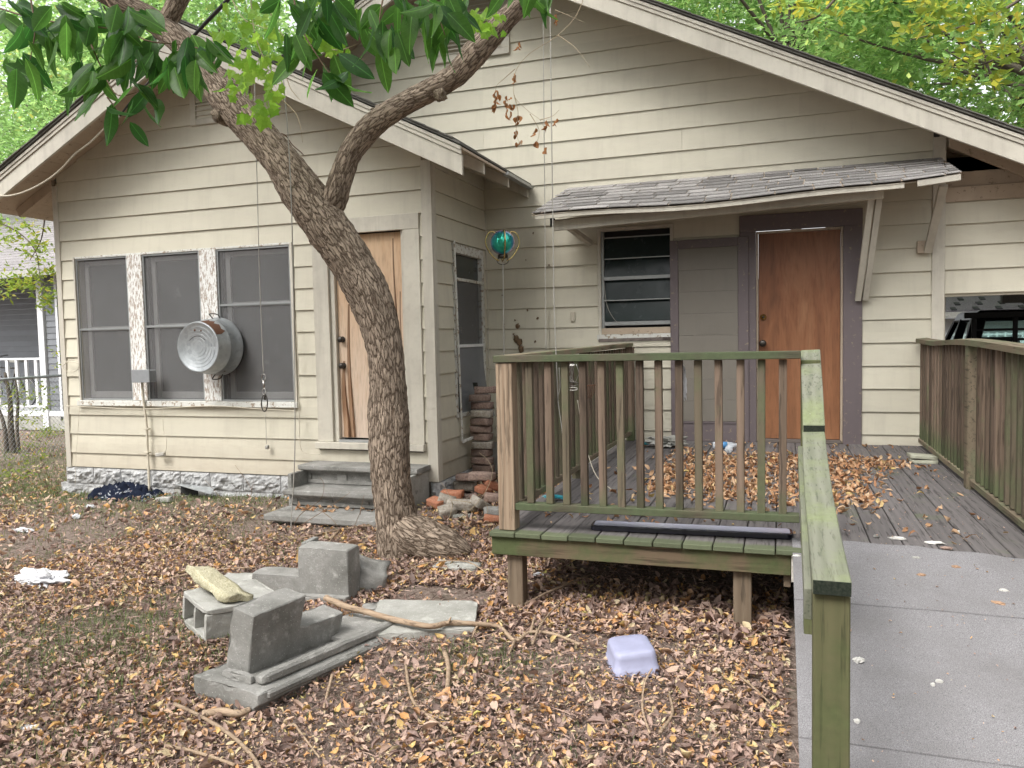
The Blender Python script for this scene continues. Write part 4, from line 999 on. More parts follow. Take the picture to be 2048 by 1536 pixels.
def litter(n, x0, x1, y0, y1, smin, smax, bias, seed):
    X = rng.uniform(x0, x1, n); Y = rng.uniform(y0, y1, n); keep = ~in_house(X, Y)
    X, Y = X[keep], Y[keep]
    st_ = ((X > -4.35) & (X < -3.1) & (Y > 5.72) & (Y < 6.6)) | ((X > -2.24) & (X < -1.62) & (Y > 3.66) & (Y < 4.38) & (rng.uniform(size=len(X)) < .93)); X, Y = X[~st_], Y[~st_]
    dn = vnoise(X, Y, .9, seed); k2 = rng.uniform(size=len(X)) < np.clip(.78 + dn * 1.4, .15, 1)
    # bare dirt by the foundation and under the deck, thin on the left
    bare = ((Y > 6.0) & (X < -4.3)) & (rng.uniform(size=len(X)) < .45); thin = (X < -3.4) & (rng.uniform(size=len(X)) < .15 + .35 * (vnoise(X, Y, 1.6, 9) > .1))
    und = (X > -1.3) & (X < .05) & (Y > 4.6) & (rng.uniform(size=len(X)) < .8)
    k2 &= ~bare & ~thin & ~und; X, Y = X[k2], Y[k2]; m = len(X)
    lv = np.clip(rng.beta(1.4, 1.35, m) * .95 + bias + .15 * vnoise(X, Y, .5, 5), 0, .93); sp = rng.uniform(size=m); lv = np.where(sp > .985, rng.uniform(.95, 1, m), lv)
    sz = (smin + (smax - smin) * rng.uniform(size=m) ** 1.4) * np.where(rng.uniform(size=m) > .93, 1.55, 1)
    o = scatter('fallen_leaves', np.stack([X, Y], 1), gz_v(X, Y) + rng.uniform(.0, .02, m), sz, lv, M['litter'], .40, asp=rng.uniform(.6, 1.2, m))
    return tag(o, kind='stuff')
litter(64000, -5.2, .05, 1.9, 5.2, .014, .052, .04, 1)
litter(110000, -5.2, .05, 1.9, 5.8, .006, .022, -.02, 6)
litter(34000, -9.5, -1.2, 3.6, 8.3, .03, .065, .10, 2)
litter(9000, -14, -6, 3, 12, .04, .08, .08, 3)
litter(3000, -1.6, .05, 3.9, 4.6, .03, .06, -.05, 4)
# twiggy debris
n = 9000; X = rng.uniform(-5.5, .05, n); Y = rng.uniform(1.9, 5.5, n); V = np.zeros((n, 4, 3)); Ls = rng.uniform(.03, .14, n)
V[:, 0] = np.stack([-Ls / 2, -.0012 * np.ones(n), 0 * Ls], 1); V[:, 1] = np.stack([Ls / 2, -.0012 * np.ones(n), 0 * Ls], 1); V[:, 2] = np.stack([Ls / 2, .0012 * np.ones(n), 0 * Ls], 1); V[:, 3] = np.stack([0 * Ls, .0012 * np.ones(n), .004 + 0 * Ls], 1)
V = np.einsum('nij,nkj->nki', rand_rot(n, .2), V); V[:, :, 0] += X[:, None]; V[:, :, 1] += Y[:, None]; V[:, :, 2] += (gz_v(X, Y) + rng.uniform(.01, .03, n))[:, None]
tag(fast_leaves('twig_debris', V, [(0, 1, 2, 3)], rng.uniform(.0, .6, n), M['litter']), kind='stuff')
# grass
def grass(n, cx, cy, sx, sy, h, seed):
    X = rng.normal(cx, sx, n); Y = rng.normal(cy, sy, n); k = ~in_house(X, Y) & (Y > 1.5); X, Y = X[k], Y[k]; m = len(X)
    V = np.zeros((m, 5, 3)); hh = rng.uniform(.4, 1, m) * h; ln = rng.normal(0, .7, m) * hh; w = .0022
    V[:, 0, 0] = -w; V[:, 1, 0] = w; V[:, 2, 0] = w * .8; V[:, 3, 0] = -w * .8
    V[:, 2, 1] = V[:, 3, 1] = ln * .35; V[:, 2, 2] = V[:, 3, 2] = hh * .6; V[:, 4, 1] = ln; V[:, 4, 2] = hh
    a = rng.uniform(0, 6.28, m); c, s = np.cos(a)[:, None], np.sin(a)[:, None]; x_, y_ = V[:, :, 0].copy(), V[:, :, 1].copy()
    V[:, :, 0] = x_ * c - y_ * s + X[:, None]; V[:, :, 1] = x_ * s + y_ * c + Y[:, None]; V[:, :, 2] += gz_v(X, Y)[:, None]
    return V
gl = []
for px, py, sx, sy, nn, h in ((60, 1150, .4, .3, 500, .05), (330, 1260, .35, .2, 700, .055), (150, 1300, .3, .3, 500, .06), (300, 1330, .3, .2, 700, .06), (180, 985, .8, .2, 2500, .05), (330, 1080, .5, .2, 700, .05), (500, 1000, .4, .15, 600, .05), (520, 1100, .3, .2, 300, .05), (110, 1500, .15, .1, 200, .05), (930, 1310, .12, .1, 200, .04), (1040, 1330, .2, .1, 200, .04), (30, 980, .8, .6, 3000, .06), (60, 930, 1.5, 1.2, 6000, .08), (700, 1110, .4, .2, 300, .05), (250, 1180, .6, .3, 900, .045), (1150, 1500, .15, .1, 150, .03), (200, 1020, .9, .3, 1500, .045)):
    p = gp(px, py); gl.append(grass(int(nn * 1.7), p.x, p.y, sx * 1.25, sy * 1.25, h, 0))
GV = np.concatenate(gl); tag(fast_leaves('grass', GV, [(0, 1, 2, 3), (3, 2, 4)], rng.uniform(0, 1, len(GV)), M['grass']), kind='stuff')

# leaves lying on the deck and the steps
def deck_leaves():
    n = 11000; X = rng.uniform(-1.35, 1.1, n); Y = rng.uniform(4.3, 7.95, n)
    d = np.clip(1.15 - ((X - .0) / 1.05) ** 4 - ((Y - 6.15) / 1.15) ** 4, 0, 1) + .25 * vnoise(X, Y, 2.0, 3)
    right = (X > .55) & (Y < 6.6); d = np.where(right, d - .55 - (X - .55) * 1.2, d); left = X < -.95; d = np.where(left, d - .45, d); d = np.maximum(d * .72, .03)
    k = rng.uniform(size=n) < np.clip(d, 0, 1); X, Y = X[k], Y[k]; m = len(X)
    o = scatter('fallen_leaves', np.stack([X, Y], 1), D + .001 + rng.uniform(0, .012, m), rng.uniform(.03, .066, m), np.clip(rng.beta(2, 1.7, m), 0, 1), M['decklit'], .5, asp=rng.uniform(.6, 1.1, m))
    tag(o, kind='stuff')
    pts = [gp(0, 0)] * 0; XS = []; 
    for x0, x1, y, z, nn in ((-4.2, -3.7, 6.08, .295, 0), (-4.15, -3.75, 5.98, .14, 26), (-4.2, -3.4, 6.08, .14, 26)):
        for _ in range(nn): XS.append((random.uniform(x0, x1), y + random.uniform(-.05, .02), z))
    A = np.array(XS); m = len(A); o = scatter('fallen_leaves', A[:, :2], A[:, 2], rng.uniform(.035, .06, m), rng.uniform(.3, .9, m), M['decklit'], .3); tag(o, kind='stuff')
deck_leaves()

# ------------------------------------------------------------------ the leaning yard tree
tree = thing('yard_tree', 'forked grey barked tree leaning left across the front of the house', 'tree')
def bark_tube(name, spec, seg=56, step=.012, amp=.055, parent=tree, flare=0):
    P = [(*onY(x, y, Y), pxm(w * .92, onY(x, y, Y)) / 2) for x, y, w, Y in spec]
    q = catmull(P, 24); pts = [q[0]]; acc = 0
    for a, b in zip(q[:-1], q[1:]):
        if np.linalg.norm(b[:3] - pts[-1][:3]) >= step: pts.append(b)
    rad = [p[3] for p in pts]; Ls = [0]
    for a, b in zip(pts[:-1], pts[1:]): Ls.append(Ls[-1] + np.linalg.norm(b[:3] - a[:3]))
    def disp(p, d, a, Ln, r):
        ca, sa = math.cos(a), math.sin(a)
        q1 = Vector((ca * 1.0, sa * 1.0, Ln * 1.6 + 5)); n1 = noise.noise(q1 * 1.1)
        q2 = Vector((ca * 5.0, sa * 5.0, Ln * 7)); n2 = abs(noise.noise(q2)); q3 = Vector((ca * 11, sa * 11, Ln * 16)); n3 = abs(noise.noise(q3))
        return n1 * .13 + (n2 - .2) * amp * 2.2 + (n3 - .2) * amp * 1.5 + (flare * math.exp(-Ln / .12) * (1 + .8 * noise.noise(Vector((ca * 2.2, sa * 2.2, 3)))) if flare else 0)
    vs, fs = tube_data([p[:3] for p in pts], rad, seg, True, disp)
    me = bpy.data.meshes.new(name); me.from_pydata([tuple(v) for v in vs], [], fs); me.update()
    uv = me.uv_layers.new(name='UVMap'); n = len(pts); rm = sum(rad) / len(rad); cir = 2 * math.pi * rm
    k = 0
    for pi, poly in enumerate(me.polygons):
        poly.use_smooth = True
        for li in poly.loop_indices:
            vi_ = me.loops[li].vertex_index; i, s = divmod(vi_, seg)
            ss = s
            if len(poly.vertices) == 4 and pi % seg == seg - 1 and s == 0: ss = seg
            uv.data[li].uv = (ss / seg * cir, Ls[min(i, n - 1)])
    return link(name, me, parent, [M['bark']])
TY = 4.97
bark_tube('trunk', [(800, 1150, 104, TY), (797, 1110, 94, TY), (793, 1050, 92, TY), (783, 960, 86, TY), (778, 870, 90, TY), (776, 820, 88, TY), (774, 750, 78, TY), (765, 680, 80, TY), (742, 600, 90, TY), (705, 530, 92, TY), (660, 462, 96, TY), (612, 392, 92, TY), (568, 328, 80, TY), (512, 262, 76, TY), (462, 205, 74, TY), (425, 160, 64, TY), (385, 110, 58, TY), (342, 68, 56, TY), (300, 38, 50, TY - .05), (240, 5, 44, TY - .15), (150, -50, 40, TY - .3)], flare=.12)
bark_tube('limb', [(645, 445, 50, TY + .02), (668, 398, 56, TY + .02), (681, 355, 52, TY + .03), (700, 308, 50, TY + .05), (735, 262, 54, TY + .08), (775, 228, 52, TY + .1), (822, 200, 48, TY + .12), (868, 176, 50, TY + .14), (912, 148, 50, TY + .16), (948, 108, 56, TY + .18), (985, 68, 50, TY + .2), (1018, 32, 44, TY + .22), (1048, 2, 38, TY + .24), (1075, -35, 32, TY + .25)], seg=40)
bark_tube('limb', [(318, 62, 30, TY), (334, 40, 38, TY), (352, 8, 40, TY), (372, -35, 36, TY), (390, -90, 30, TY)], seg=32)
bark_tube('root', [(780, 1030, 60, TY), (815, 1062, 84, TY - .02), (852, 1082, 92, TY + .0), (888, 1094, 82, TY + .02), (920, 1104, 56, TY + .04), (942, 1112, 26, TY + .05)], seg=36, amp=.08)
bark_tube('root', [(775, 1110, 40, TY - .03), (758, 1135, 32, TY - .06), (742, 1152, 14, TY - .1)], seg=24)
M['knotbark'] = m_speckle('knot_bark', (.10, .075, .055), (.33, .27, .20), 90, 12, .6, (.07, .05, .04), bs=1, bd=.01)
def knob(px, py, w, Y):
    p = onY(px, py, Y); r = pxm(w, p) / 2; o = rough_block('knot', r * 2, r * 2, r * 2, M['knotbark'], tree, r * .5, 4, int(px), 0, 14)
    for v in o.data.vertices: v.co = v.co.normalized() * r * (1 + .5 * noise.noise(v.co * 30) + .25 * noise.noise(v.co * 90))
    o.location = p
knob(446, 226, 44, TY - .02); knob(950, 94, 30, TY + .19); knob(757, 224, 26, TY + .09); knob(882, 188, 28, TY + .12)

# ---- big dark leaves
def leaf_mesh(nm, Ln, W, curl, fold, nseg=8, wav=.0):
    vs = []; fs = []
    for i in range(nseg + 1):
        u = i / nseg; w = W / 2 * (math.sin(math.pi * min(1, u ** .85)) ** .8) * (1 if u < .999 else 0); 
        if i == nseg: w = 0.0005
        if i == 0: w = .0008
        x = u * Ln; z = -curl * u * u * Ln
        e = wav * math.sin(u * 14)
        vs += [(x, -w, z + fold * w + e), (x, -w * .5, z + fold * w * .35), (x, 0, z), (x, w * .5, z + fold * w * .35), (x, w, z + fold * w - e)]
    for i in range(nseg):
        for k in range(4): a = 5 * i + k; fs.append((a, a + 1, a + 6, a + 5))
    me = bpy.data.meshes.new(nm); me.from_pydata(vs, [], fs); me.update()
    for p in me.polygons: p.use_smooth = True
    return me
dark_leaves = [leaf_mesh('leaf', 1, w, c, f, wav=wv) for w, c, f, wv in ((.38, .10, .15, .008), (.44, .18, .3, .014), (.34, .05, .1, .012), (.47, .25, .45, .02), (.40, -.06, .2, .01), (.36, .4, .2, .02))]
for me in dark_leaves: me.materials.append(M['leaf_dark'])
def place_leaf(me, base, dirv, L_, roll, parent, nm='leaf'):
    o = bpy.data.objects.new(nm, me); C.objects.link(o); o.parent = parent
    x = Vector(dirv).normalized(); y = Vector((0, 0, 1)).cross(x)
    if y.length < .1: y = Vector((0, -1, 0)).cross(x)
    y.normalize(); z = x.cross(y); m = Matrix((x, y, z)).transposed().to_4x4(); m = m @ Matrix.Rotation(roll, 4, 'X')
    o.matrix_world = Matrix.Translation(base) @ m @ Matrix.Diagonal((L_, L_, L_, 1)); return o
canopy = part('crown', tree)
LR = random.Random(21)
def image_dir(px, py, ang, Y):    # ang: degrees, 90 = straight down in the picture, 0 = right
    a = onY(px, py, Y); b = onY(px + 50 * math.cos(math.radians(ang)), py + 50 * math.sin(math.radians(ang)), Y); return (b - a).normalized()
def cluster(px, py, n, Y, spread=28, ln=88, ang=90, aspr=30):
    for _ in range(n):
        x = px + LR.uniform(-spread, spread); y = py + LR.uniform(-spread, spread) * .8; yy = Y + LR.uniform(-.18, .18); b = onY(x, y, yy)
        a = ang + LR.gauss(0, aspr); d = image_dir(x, y, a, yy); d = (d + Vector((0, LR.uniform(-.5, .45), 0))).normalized()
        roll = LR.choice((90, -90)) + LR.gauss(0, 42)
        place_leaf(LR.choice(dark_leaves), b, d, pxm(ln * LR.uniform(.75, 1.12), b), math.radians(roll), canopy)
YL = 3.7
clus = [(20, 20, 9, 60), (70, 60, 9, 85), (20, 110, 4, 70), (60, 130, 4, 90), (110, 20, 8, 70), (150, 50, 7, 85), (110, 75, 3, 90), (190, 20, 8, 80), (225, 60, 7, 90), (180, 110, 5, 90), (205, 150, 6, 88), (170, 160, 4, 95), (250, 25, 8, 80), (285, 60, 6, 90), (270, 20, 6, 70), (250, 110, 5, 90),
        (285, 185, 6, 80), (245, 150, 4, 100), (212, 195, 2, 80), (240, 225, 2, 75), (330, 100, 5, 90), (365, 85, 4, 95), (345, 120, 4, 90), (375, 115, 5, 90), (400, 95, 5, 75), (425, 100, 4, 60), (310, 100, 3, 90),
        (565, 5, 5, 95), (600, 0, 5, 90), (640, 0, 5, 88), (595, 55, 3, 100), (615, 60, 2, 55), (655, 5, 5, 90), (690, 15, 3, 70), (640, 118, 4, 95), (670, 128, 4, 85), (620, 120, 2, 110),
        (745, 30, 4, 100), (760, 60, 4, 80), (770, 75, 3, 70), (735, 70, 2, 100), (790, -10, 4, 88), (815, -10, 4, 85), (840, 5, 5, 92), (865, 15, 5, 85), (890, 10, 5, 90), (915, 5, 5, 80), (870, 50, 4, 95), (895, 60, 3, 85), (1060, -35, 3, 75), (1085, -30, 3, 90), (1040, -40, 3, 90)]
for px, py, n, a in clus: cluster(px, py, n, YL if px < 500 else 3.9, spread=28, ang=a, ln=76 if px < 500 else 82)
def twig(pts, r0, r1, mat=M['vinewood'], parent=canopy, nm='twig', n=5, seg=6):
    m = len(pts); rr = [r0 + (r1 - r0) * i / (m - 1) for i in range(m)]
    return tube(nm, [onY(*p) for p in pts], rr, mat, parent, seg, n=n)
for pts in ([(-20, 10, 3.7), (60, 35, 3.7), (150, 50, 3.7), (230, 60, 3.75), (300, 95, 3.8), (345, 110, 3.8)], [(200, -20, 3.7), (240, 40, 3.7), (290, 80, 3.7), (370, 90, 3.75), (440, 110, 3.8)], [(170, 60, 3.7), (205, 140, 3.7), (235, 190, 3.7), (285, 180, 3.7)], [(60, -10, 3.7), (70, 60, 3.7), (60, 120, 3.7)],
            [(585, -20, 3.9), (600, 50, 3.9), (640, 120, 3.9), (670, 160, 3.9)], [(770, -20, 3.9), (760, 30, 3.9), (758, 75, 3.9)], [(830, -30, 3.9), (870, 20, 3.9), (890, 70, 3.9)], [(640, -20, 3.9), (690, 20, 3.9)], [(215, 195, 3.7), (240, 228, 3.7)]):
    twig(pts, .006, .0025)

# ---- bright lobed vine in the tree
vine = thing('hanging_vine', 'bright light green vine trailing from the tree above the left gable', 'vine')
def lobed_leaf():
    pts = [(0, 0), (.12, .28), (.05, .42), (.36, .36), (.52, .5), (.66, .26), (1, 0)]
    poly = pts + [(x, -y) for x, y in pts[-2:0:-1]]; vs = [(x, y, .25 * abs(y) - .2 * x * x) for x, y in poly] + [(.5, 0, -.05)]; n = len(poly)
    me = bpy.data.meshes.new('leaf'); me.from_pydata(vs, [], [(i, (i + 1) % n, n) for i in range(n)]); me.materials.append(M['leaf_vine']); return me
lm = lobed_leaf()
def vcl(px, py, n, sx, sy, Y=4.4, ln=24):
    for _ in range(n):
        x = LR.gauss(px, sx); y = LR.gauss(py, sy); yy = Y + LR.uniform(-.25, .25); b = onY(x, y, yy); d = image_dir(x, y, 90 + LR.gauss(0, 50), yy); d = (d + Vector((0, LR.uniform(-.6, .6), 0))).normalized()
        place_leaf(lm, b, d, pxm(ln * LR.uniform(.6, 1.25), b), math.radians(LR.choice((90, -90)) + LR.gauss(0, 40)), vine)
for a in ((500, 30, 26, 30, 28), (540, 90, 22, 25, 25), (450, 75, 16, 22, 18), (490, 130, 22, 20, 22), (530, 150, 16, 14, 22), (525, 205, 16, 18, 16), (475, 165, 10, 8, 14), (630, 30, 18, 25, 18), (680, 20, 14, 18, 14), (650, 85, 22, 24, 14), (600, 95, 10, 12, 14), (510, 225, 9, 10, 8), (960, 25, 20, 22, 16), (935, 45, 8, 10, 10), (975, 50, 10, 12, 10), (620, 70, 8, 16, 14)): vcl(*a)
for pts in ([(500, -20, 4.4), (508, 60, 4.4), (525, 110, 4.4), (545, 165, 4.4), (560, 185, 4.4)], [(460, -10, 4.4), (490, 40, 4.4), (545, 60, 4.4)], [(520, -20, 4.4), (552, 50, 4.4), (570, 75, 4.4)], [(640, 95, 4.4), (680, 100, 4.4), (715, 88, 4.4)], [(655, 115, 4.4), (700, 124, 4.4), (730, 118, 4.4)], [(570, 140, 4.4), (580, 175, 4.4), (600, 200, 4.4)], [(565, 200, 4.4), (590, 225, 4.4), (600, 250, 4.4), (605, 285, 4.4)]):
    twig(pts, .004, .0015, M['drystem'], vine, 'stem')
# dry orange vine
dv = thing('dry_vine', 'dead vine with small orange leaves hanging before the big gable', 'vine')
DL = []
for pts in ([(1170, -10, 4.9), (1150, 35, 4.9), (1110, 75, 4.9), (1062, 105, 4.9), (1035, 135, 4.9), (1028, 165, 4.9), (1030, 195, 4.9), (1060, 225, 4.9), (1080, 240, 4.9), (1092, 265, 4.9)], [(1115, 70, 4.9), (1150, 95, 4.9), (1180, 135, 4.9)], [(1110, 20, 4.9), (1135, 30, 4.9), (1168, 45, 4.9)], [(1030, 138, 4.9), (1005, 160, 4.9), (992, 175, 4.9), (988, 215, 4.9)], [(1028, 190, 4.9), (1036, 225, 4.9), (1032, 262, 4.9), (1040, 290, 4.9)], [(1080, 240, 4.9), (1105, 232, 4.9), (1118, 220, 4.9)], [(1060, 228, 4.9), (1078, 260, 4.9), (1074, 285, 4.9)]):
    twig(pts, .003, .001, M['drystem'], dv, 'stem')
dl = leaf_mesh('leaf', 1, .6, .5, .9, 4); dl.materials.append(M['leaf_dry'])
for px, py, n in ((1035, 90, 4), (1033, 150, 3), (1115, 35, 4), (992, 185, 6), (990, 205, 6), (1012, 200, 3), (1014, 220, 3), (1022, 205, 3), (1020, 190, 2), (1037, 235, 4), (1033, 262, 3), (1038, 285, 3), (1074, 288, 3), (1096, 248, 3), (1112, 235, 3), (1092, 297, 2), (1070, 262, 2), (1025, 160, 2)):
    for _ in range(n):
        x, y = px + LR.uniform(-6, 6), py + LR.uniform(-8, 8); b = onY(x, y, 4.9); place_leaf(dl, b, (LR.uniform(-.5, .5), LR.uniform(-.5, .5), -1), pxm(14 * LR.uniform(.7, 1.2), b), LR.uniform(0, 6), dv)

# ---- cords and ropes
def cord(label, pts, r, mat=M['rope'], cat='cord', name='rope', n=5, group=None):
    o = tube(name, [onY(*p) for p in pts], r, mat, None, 6, n=n); return tag(o, label, cat, group)
cord('long grey cord hanging beside the trunk down to the leaves', [(566, 150, 4.8), (578, 300, 4.8), (584, 450, 4.8), (588, 650, 4.8), (590, 850, 4.8), (588, 950, 4.8), (584, 1010, 4.8), (582, 1062, 4.8)], .0045)
cord('thin left cord of the pair hanging in front of the big gable', [(1086, 0, 5.2), (1088, 250, 5.2), (1090, 450, 5.2), (1091, 600, 5.2), (1092, 700, 5.2)], .003)
cord('thicker right cord of the pair hanging in front of the big gable', [(1100, 0, 5.0), (1103, 250, 5.0), (1106, 470, 5.0), (1108, 600, 5.0), (1112, 705, 5.0), (1116, 800, 5.0)], .004)
rp = thing('rope_with_snap_hook', 'thin rope with a steel snap hook hanging before the right window', 'rope')
tube('rope', [onY(*p) for p in ((508, 120, 5.0), (511, 250, 5.0), (515, 400, 5.0), (519, 550, 5.0), (525, 700, 5.0), (527, 745, 5.0))], .0035, M['rope'], rp, 6, n=4)
def ringpts(px, py, rx, ry, Y, n=16, a0=0, a1=360):
    return [onY(px + rx * math.cos(math.radians(a0 + (a1 - a0) * i / n)), py + ry * math.sin(math.radians(a0 + (a1 - a0) * i / n)), Y) for i in range(n + 1)]
tube('ring', ringpts(527, 755, 4, 7, 5.0), .0035, M['chrome'], rp, 6); tube('swivel', [onY(527, 762, 5.0), onY(528, 776, 5.0)], .007, M['chrome'], rp, 8); tube('ring', ringpts(528, 783, 3.5, 6, 4.99), .003, M['chrome'], rp, 6)
tube('snap_hook', ringpts(529, 806, 6, 17, 5.0, 18, -80, 250), .0045, M['steel'], rp, 8); tube('shank', [onY(529, 786, 5.0), onY(530, 800, 5.0)], .008, M['steel'], rp, 8)
cord('short string with a knot hanging on the siding under the hook', [(531, 828, 6.58), (532, 860, 6.58), (533, 888, 6.58)], .003)
p = onY(534, 894, 6.58); o = rough_block('string_knot', .03, .03, .035, M['rope'], None, .008, 2, 4); o.location = p; tag(o, 'small frayed knot at the end of the string below the window', 'knot')
# black service cable to the eave
sc_ = thing('service_cable', 'black utility cable running from the tree down to the left eave', 'cable')
tube('sleeve', [onY(*p) for p in ((475, -30, 4.7), (455, 0, 4.75), (415, 42, 4.85), (376, 84, 4.95))], [.016, .015, .014, .011], M['cableblk'], sc_, 8, n=4)
tube('cable', [onY(*p) for p in ((376, 84, 4.95), (330, 128, 5.6), (290, 172, 6.02), (258, 208, 6.14), (240, 232, 6.18))], .009, M['cableblk'], sc_, 8, n=5)
tube('cable', [onY(*p) for p in ((240, 232, 6.18), (210, 256, 6.2), (180, 285, 6.2), (150, 308, 6.2), (120, 340, 6.2), (85, 366, 6.18), (45, 385, 6.15), (10, 392, 6.1), (-30, 385, 6.1))], .009, M['cablewht'], sc_, 8, n=5)
# loose wires on the bay wall
def wallwire(label, pts, r=.004, mat=M['cablewht']): return cord(label, pts, r, mat, 'wire', 'wall_wire')
wallwire('bent rusty wire hook on the siding above the windows', [(555, 278, 6.58), (562, 268, 6.56), (572, 272, 6.56), (585, 290, 6.56), (600, 303, 6.56), (607, 310, 6.58)], .005, M['rust'])
wallwire('looped cream wire at the left corner of the bay', [(128, 722, 6.58), (140, 724, 6.55), (158, 728, 6.55), (152, 742, 6.55), (132, 742, 6.55), (126, 732, 6.56), (138, 722, 6.56), (146, 720, 6.58)])
wallwire('cream wire running under the window sill', [(132, 812, 6.58), (200, 815, 6.57), (290, 818, 6.57), (420, 812, 6.57), (520, 818, 6.56), (595, 822, 6.57)], .005)
wallwire('cream cable down the wall from the sill to the door casing', [(592, 640, 6.57), (596, 720, 6.56), (598, 800, 6.56), (599, 860, 6.56), (601, 895, 6.56), (610, 906, 6.56), (640, 909, 6.56)], .005)
wallwire('thin wire loop with a rusty tag hanging on the lower siding', [(325, 815, 6.57), (327, 860, 6.57), (333, 880, 6.56), (332, 900, 6.56), (325, 908, 6.56), (312, 900, 6.56), (304, 880, 6.56)], .003)
o = rough_block('wire_bundle', .10, .03, .035, M['rope'], None, .02, 3, 9); o.location = onY(322, 909, 6.57); tag(o, 'small tangled bundle of grey wire on the lower siding', 'wire bundle')
wallwire('thin string at the left end of the bay wall', [(160, 805, 6.57), (156, 860, 6.57), (152, 920, 6.57), (150, 975, 6.56)], .002)

# ---- wash tub hung on the wall
wt = thing('wash_tub', 'round galvanised wash tub with rust hung on the window mullion', 'wash tub')
c0 = onY(438, 693, 6.60); cx_, cz_ = c0.x, c0.z
prof = [(0.001, -.30), (.235, -.30), (.245, -.308), (.25, -.30), (.252, -.29), (.272, -.16), (.276, -.155), (.276, -.145), (.274, -.14), (.288, -.01), (.296, 0), (.296, .008), (.285, .008), (.265, -.12), (.24, -.285), (.001, -.285)]
o = lathe('tub_body', prof, M['galv'], wt, 56, (cx_, 6.595, cz_), 'y')
for r in (.06, .095, .13, .165, .2): 
    tube('base_ring', [Vector((cx_ + r * math.cos(a * math.pi / 20), 6.595 - .3, cz_ + r * math.sin(a * math.pi / 20))) for a in range(41)], .002, M['galv'], wt, 6)
for r, x, z, w in ((.012, -.03, .165, 1), (.010, .045, .16, 1)): lathe('rust_spot', [(r, 0), (r * .8, -.002)], M['rust'], wt, 9, (cx_ + x, 6.2945, cz_ + z), 'y')
tube('scratch', [Vector((cx_ - .10 + .19 * s, 6.293, cz_ + .05 + .06 * math.sin(s * 2.6 + .25))) for s in np.linspace(0, 1, 9)], .0025, M['steel'], wt, 5)
rs = []
for i in range(9):
    a = math.radians(28 + i * 6.5); rs.append((a, .02 + .05 * abs(math.sin(i * 1.3)) + .03))
v = []; f = []
for a, w in rs:
    for y in (6.595 - .296, 6.595 - .296 + w * 1.3): r = .252 + (.298 - (6.595 - y)) * .145; v.append((cx_ + (r + .0015) * math.cos(a), y, cz_ + (r + .0015) * math.sin(a)))
for i in range(len(rs) - 1): f.append((2 * i, 2 * i + 1, 2 * i + 3, 2 * i + 2))
mesh('rust_patch', v, f, M['rust'], wt, True)
for sx, ang in ((1, 90), (1, 270)):
    a0 = math.radians(ang); bx_, bz_ = cx_ + .285 * math.cos(a0), cz_ + .285 * math.sin(a0); s = 1 if ang == 90 else -1
    tube('handle', [Vector((bx_ - .045, 6.58, bz_)), Vector((bx_ - .05, 6.55, bz_ + s * .03)), Vector((bx_ - .03, 6.52, bz_ + s * .045)), Vector((bx_ + .03, 6.52, bz_ + s * .045)), Vector((bx_ + .05, 6.55, bz_ + s * .03)), Vector((bx_ + .045, 6.58, bz_))], .006, M['steel'], wt, 8, n=4)

# ---- grey utility box with conduit
ub = thing('utility_box', 'small grey plastic utility box with a conduit below it on the left mullion', 'utility box')
a = onY(269, 740, 6.5); b = onY(305, 764, 6.5)
box('box', a.x, b.x, 6.47, 6.56, b.z, a.z, M['greybox'], ub, .008); box('lid', a.x - .004, b.x + .004, 6.455, 6.4695, b.z - .004, a.z + .004, M['greybox'], ub, .004)
tube('conduit', [onY(*p) for p in ((284, 765, 6.55), (287, 800, 6.57), (293, 850, 6.58), (295, 900, 6.58), (297, 940, 6.56), (299, 982, 6.54))], .013, M['cablewht'], ub, 10, n=4)
for py in (858, 905): q = onY(294, py, 6.575); box('strap', q.x - .03, q.x + .03, 6.555, 6.60, q.z - .008, q.z + .008, M['cablewht'], ub, .002)

# ---- gazing globe on a stake
gg = thing('gazing_globe', 'iridescent green glass globe in a wire cradle on a thin stake', 'garden globe')
def m_globe():
    m, t = new_mat('iridescent_glass'); lw = N(t, 'ShaderNodeLayerWeight', Blend=.35); v = coords(t, rnd=False); n = noise_n(t, v, 9, 4, .6)
    ad = t.nodes.new('ShaderNodeMath'); ad.operation = 'MULTIPLY_ADD'; L(t, n.outputs[0], ad.inputs[0]); ad.inputs[1].default_value = .6; L(t, lw.outputs[1], ad.inputs[2])
    r = ramp(t, [(.2, (.03, .50, .33)), (.5, (.04, .55, .42)), (.68, (.10, .5, .75)), (.85, (.7, .45, .7)), (1, (.8, .75, .8))], ad.outputs[0])
    return finish(m, t, r.outputs[0], .12, None, metal=.6, spec=.8)
M['globe'] = m_globe()
GY = 7.35; gc = onY(1005, 485, GY); gr = pxm(25, gc)
lathe('globe', [(gr * math.sin(a), -gr * math.cos(a)) for a in np.linspace(.02, math.pi - .02, 20)], M['globe'], gg, 28, gc)
for k in range(4):
    a = k * math.pi / 2 + .5; tube('cradle_wire', [gc + Vector((gr * r_ * math.cos(a), gr * r_ * math.sin(a), gr * h)) for r_, h in ((.3, -1.45), (.75, -1.15), (1.25, -.4), (1.35, .2), (1.1, .75), (.75, .85), (.55, .7))], .007, M['brass'], gg, 6, n=4)
tube('collar', [gc + Vector((0, 0, -gr * 1.25)), gc + Vector((0, 0, -gr * .98))], gr * .42, M['steel'], gg, 12)
tube('ring', [gc + Vector((gr * .5 * math.cos(a), 0, -gr * 1.45 + gr * .3 * math.sin(a))) for a in np.linspace(0, 2 * math.pi, 15)], .004, M['steel'], gg, 6)
q = onY(1008, 712, GY); tube('stake', [gc + Vector((0, 0, -gr * 1.6)), Vector((q.x, GY, q.z)), Vector((q.x + .02, GY, .1))], .0055, M['rope'], gg, 6)

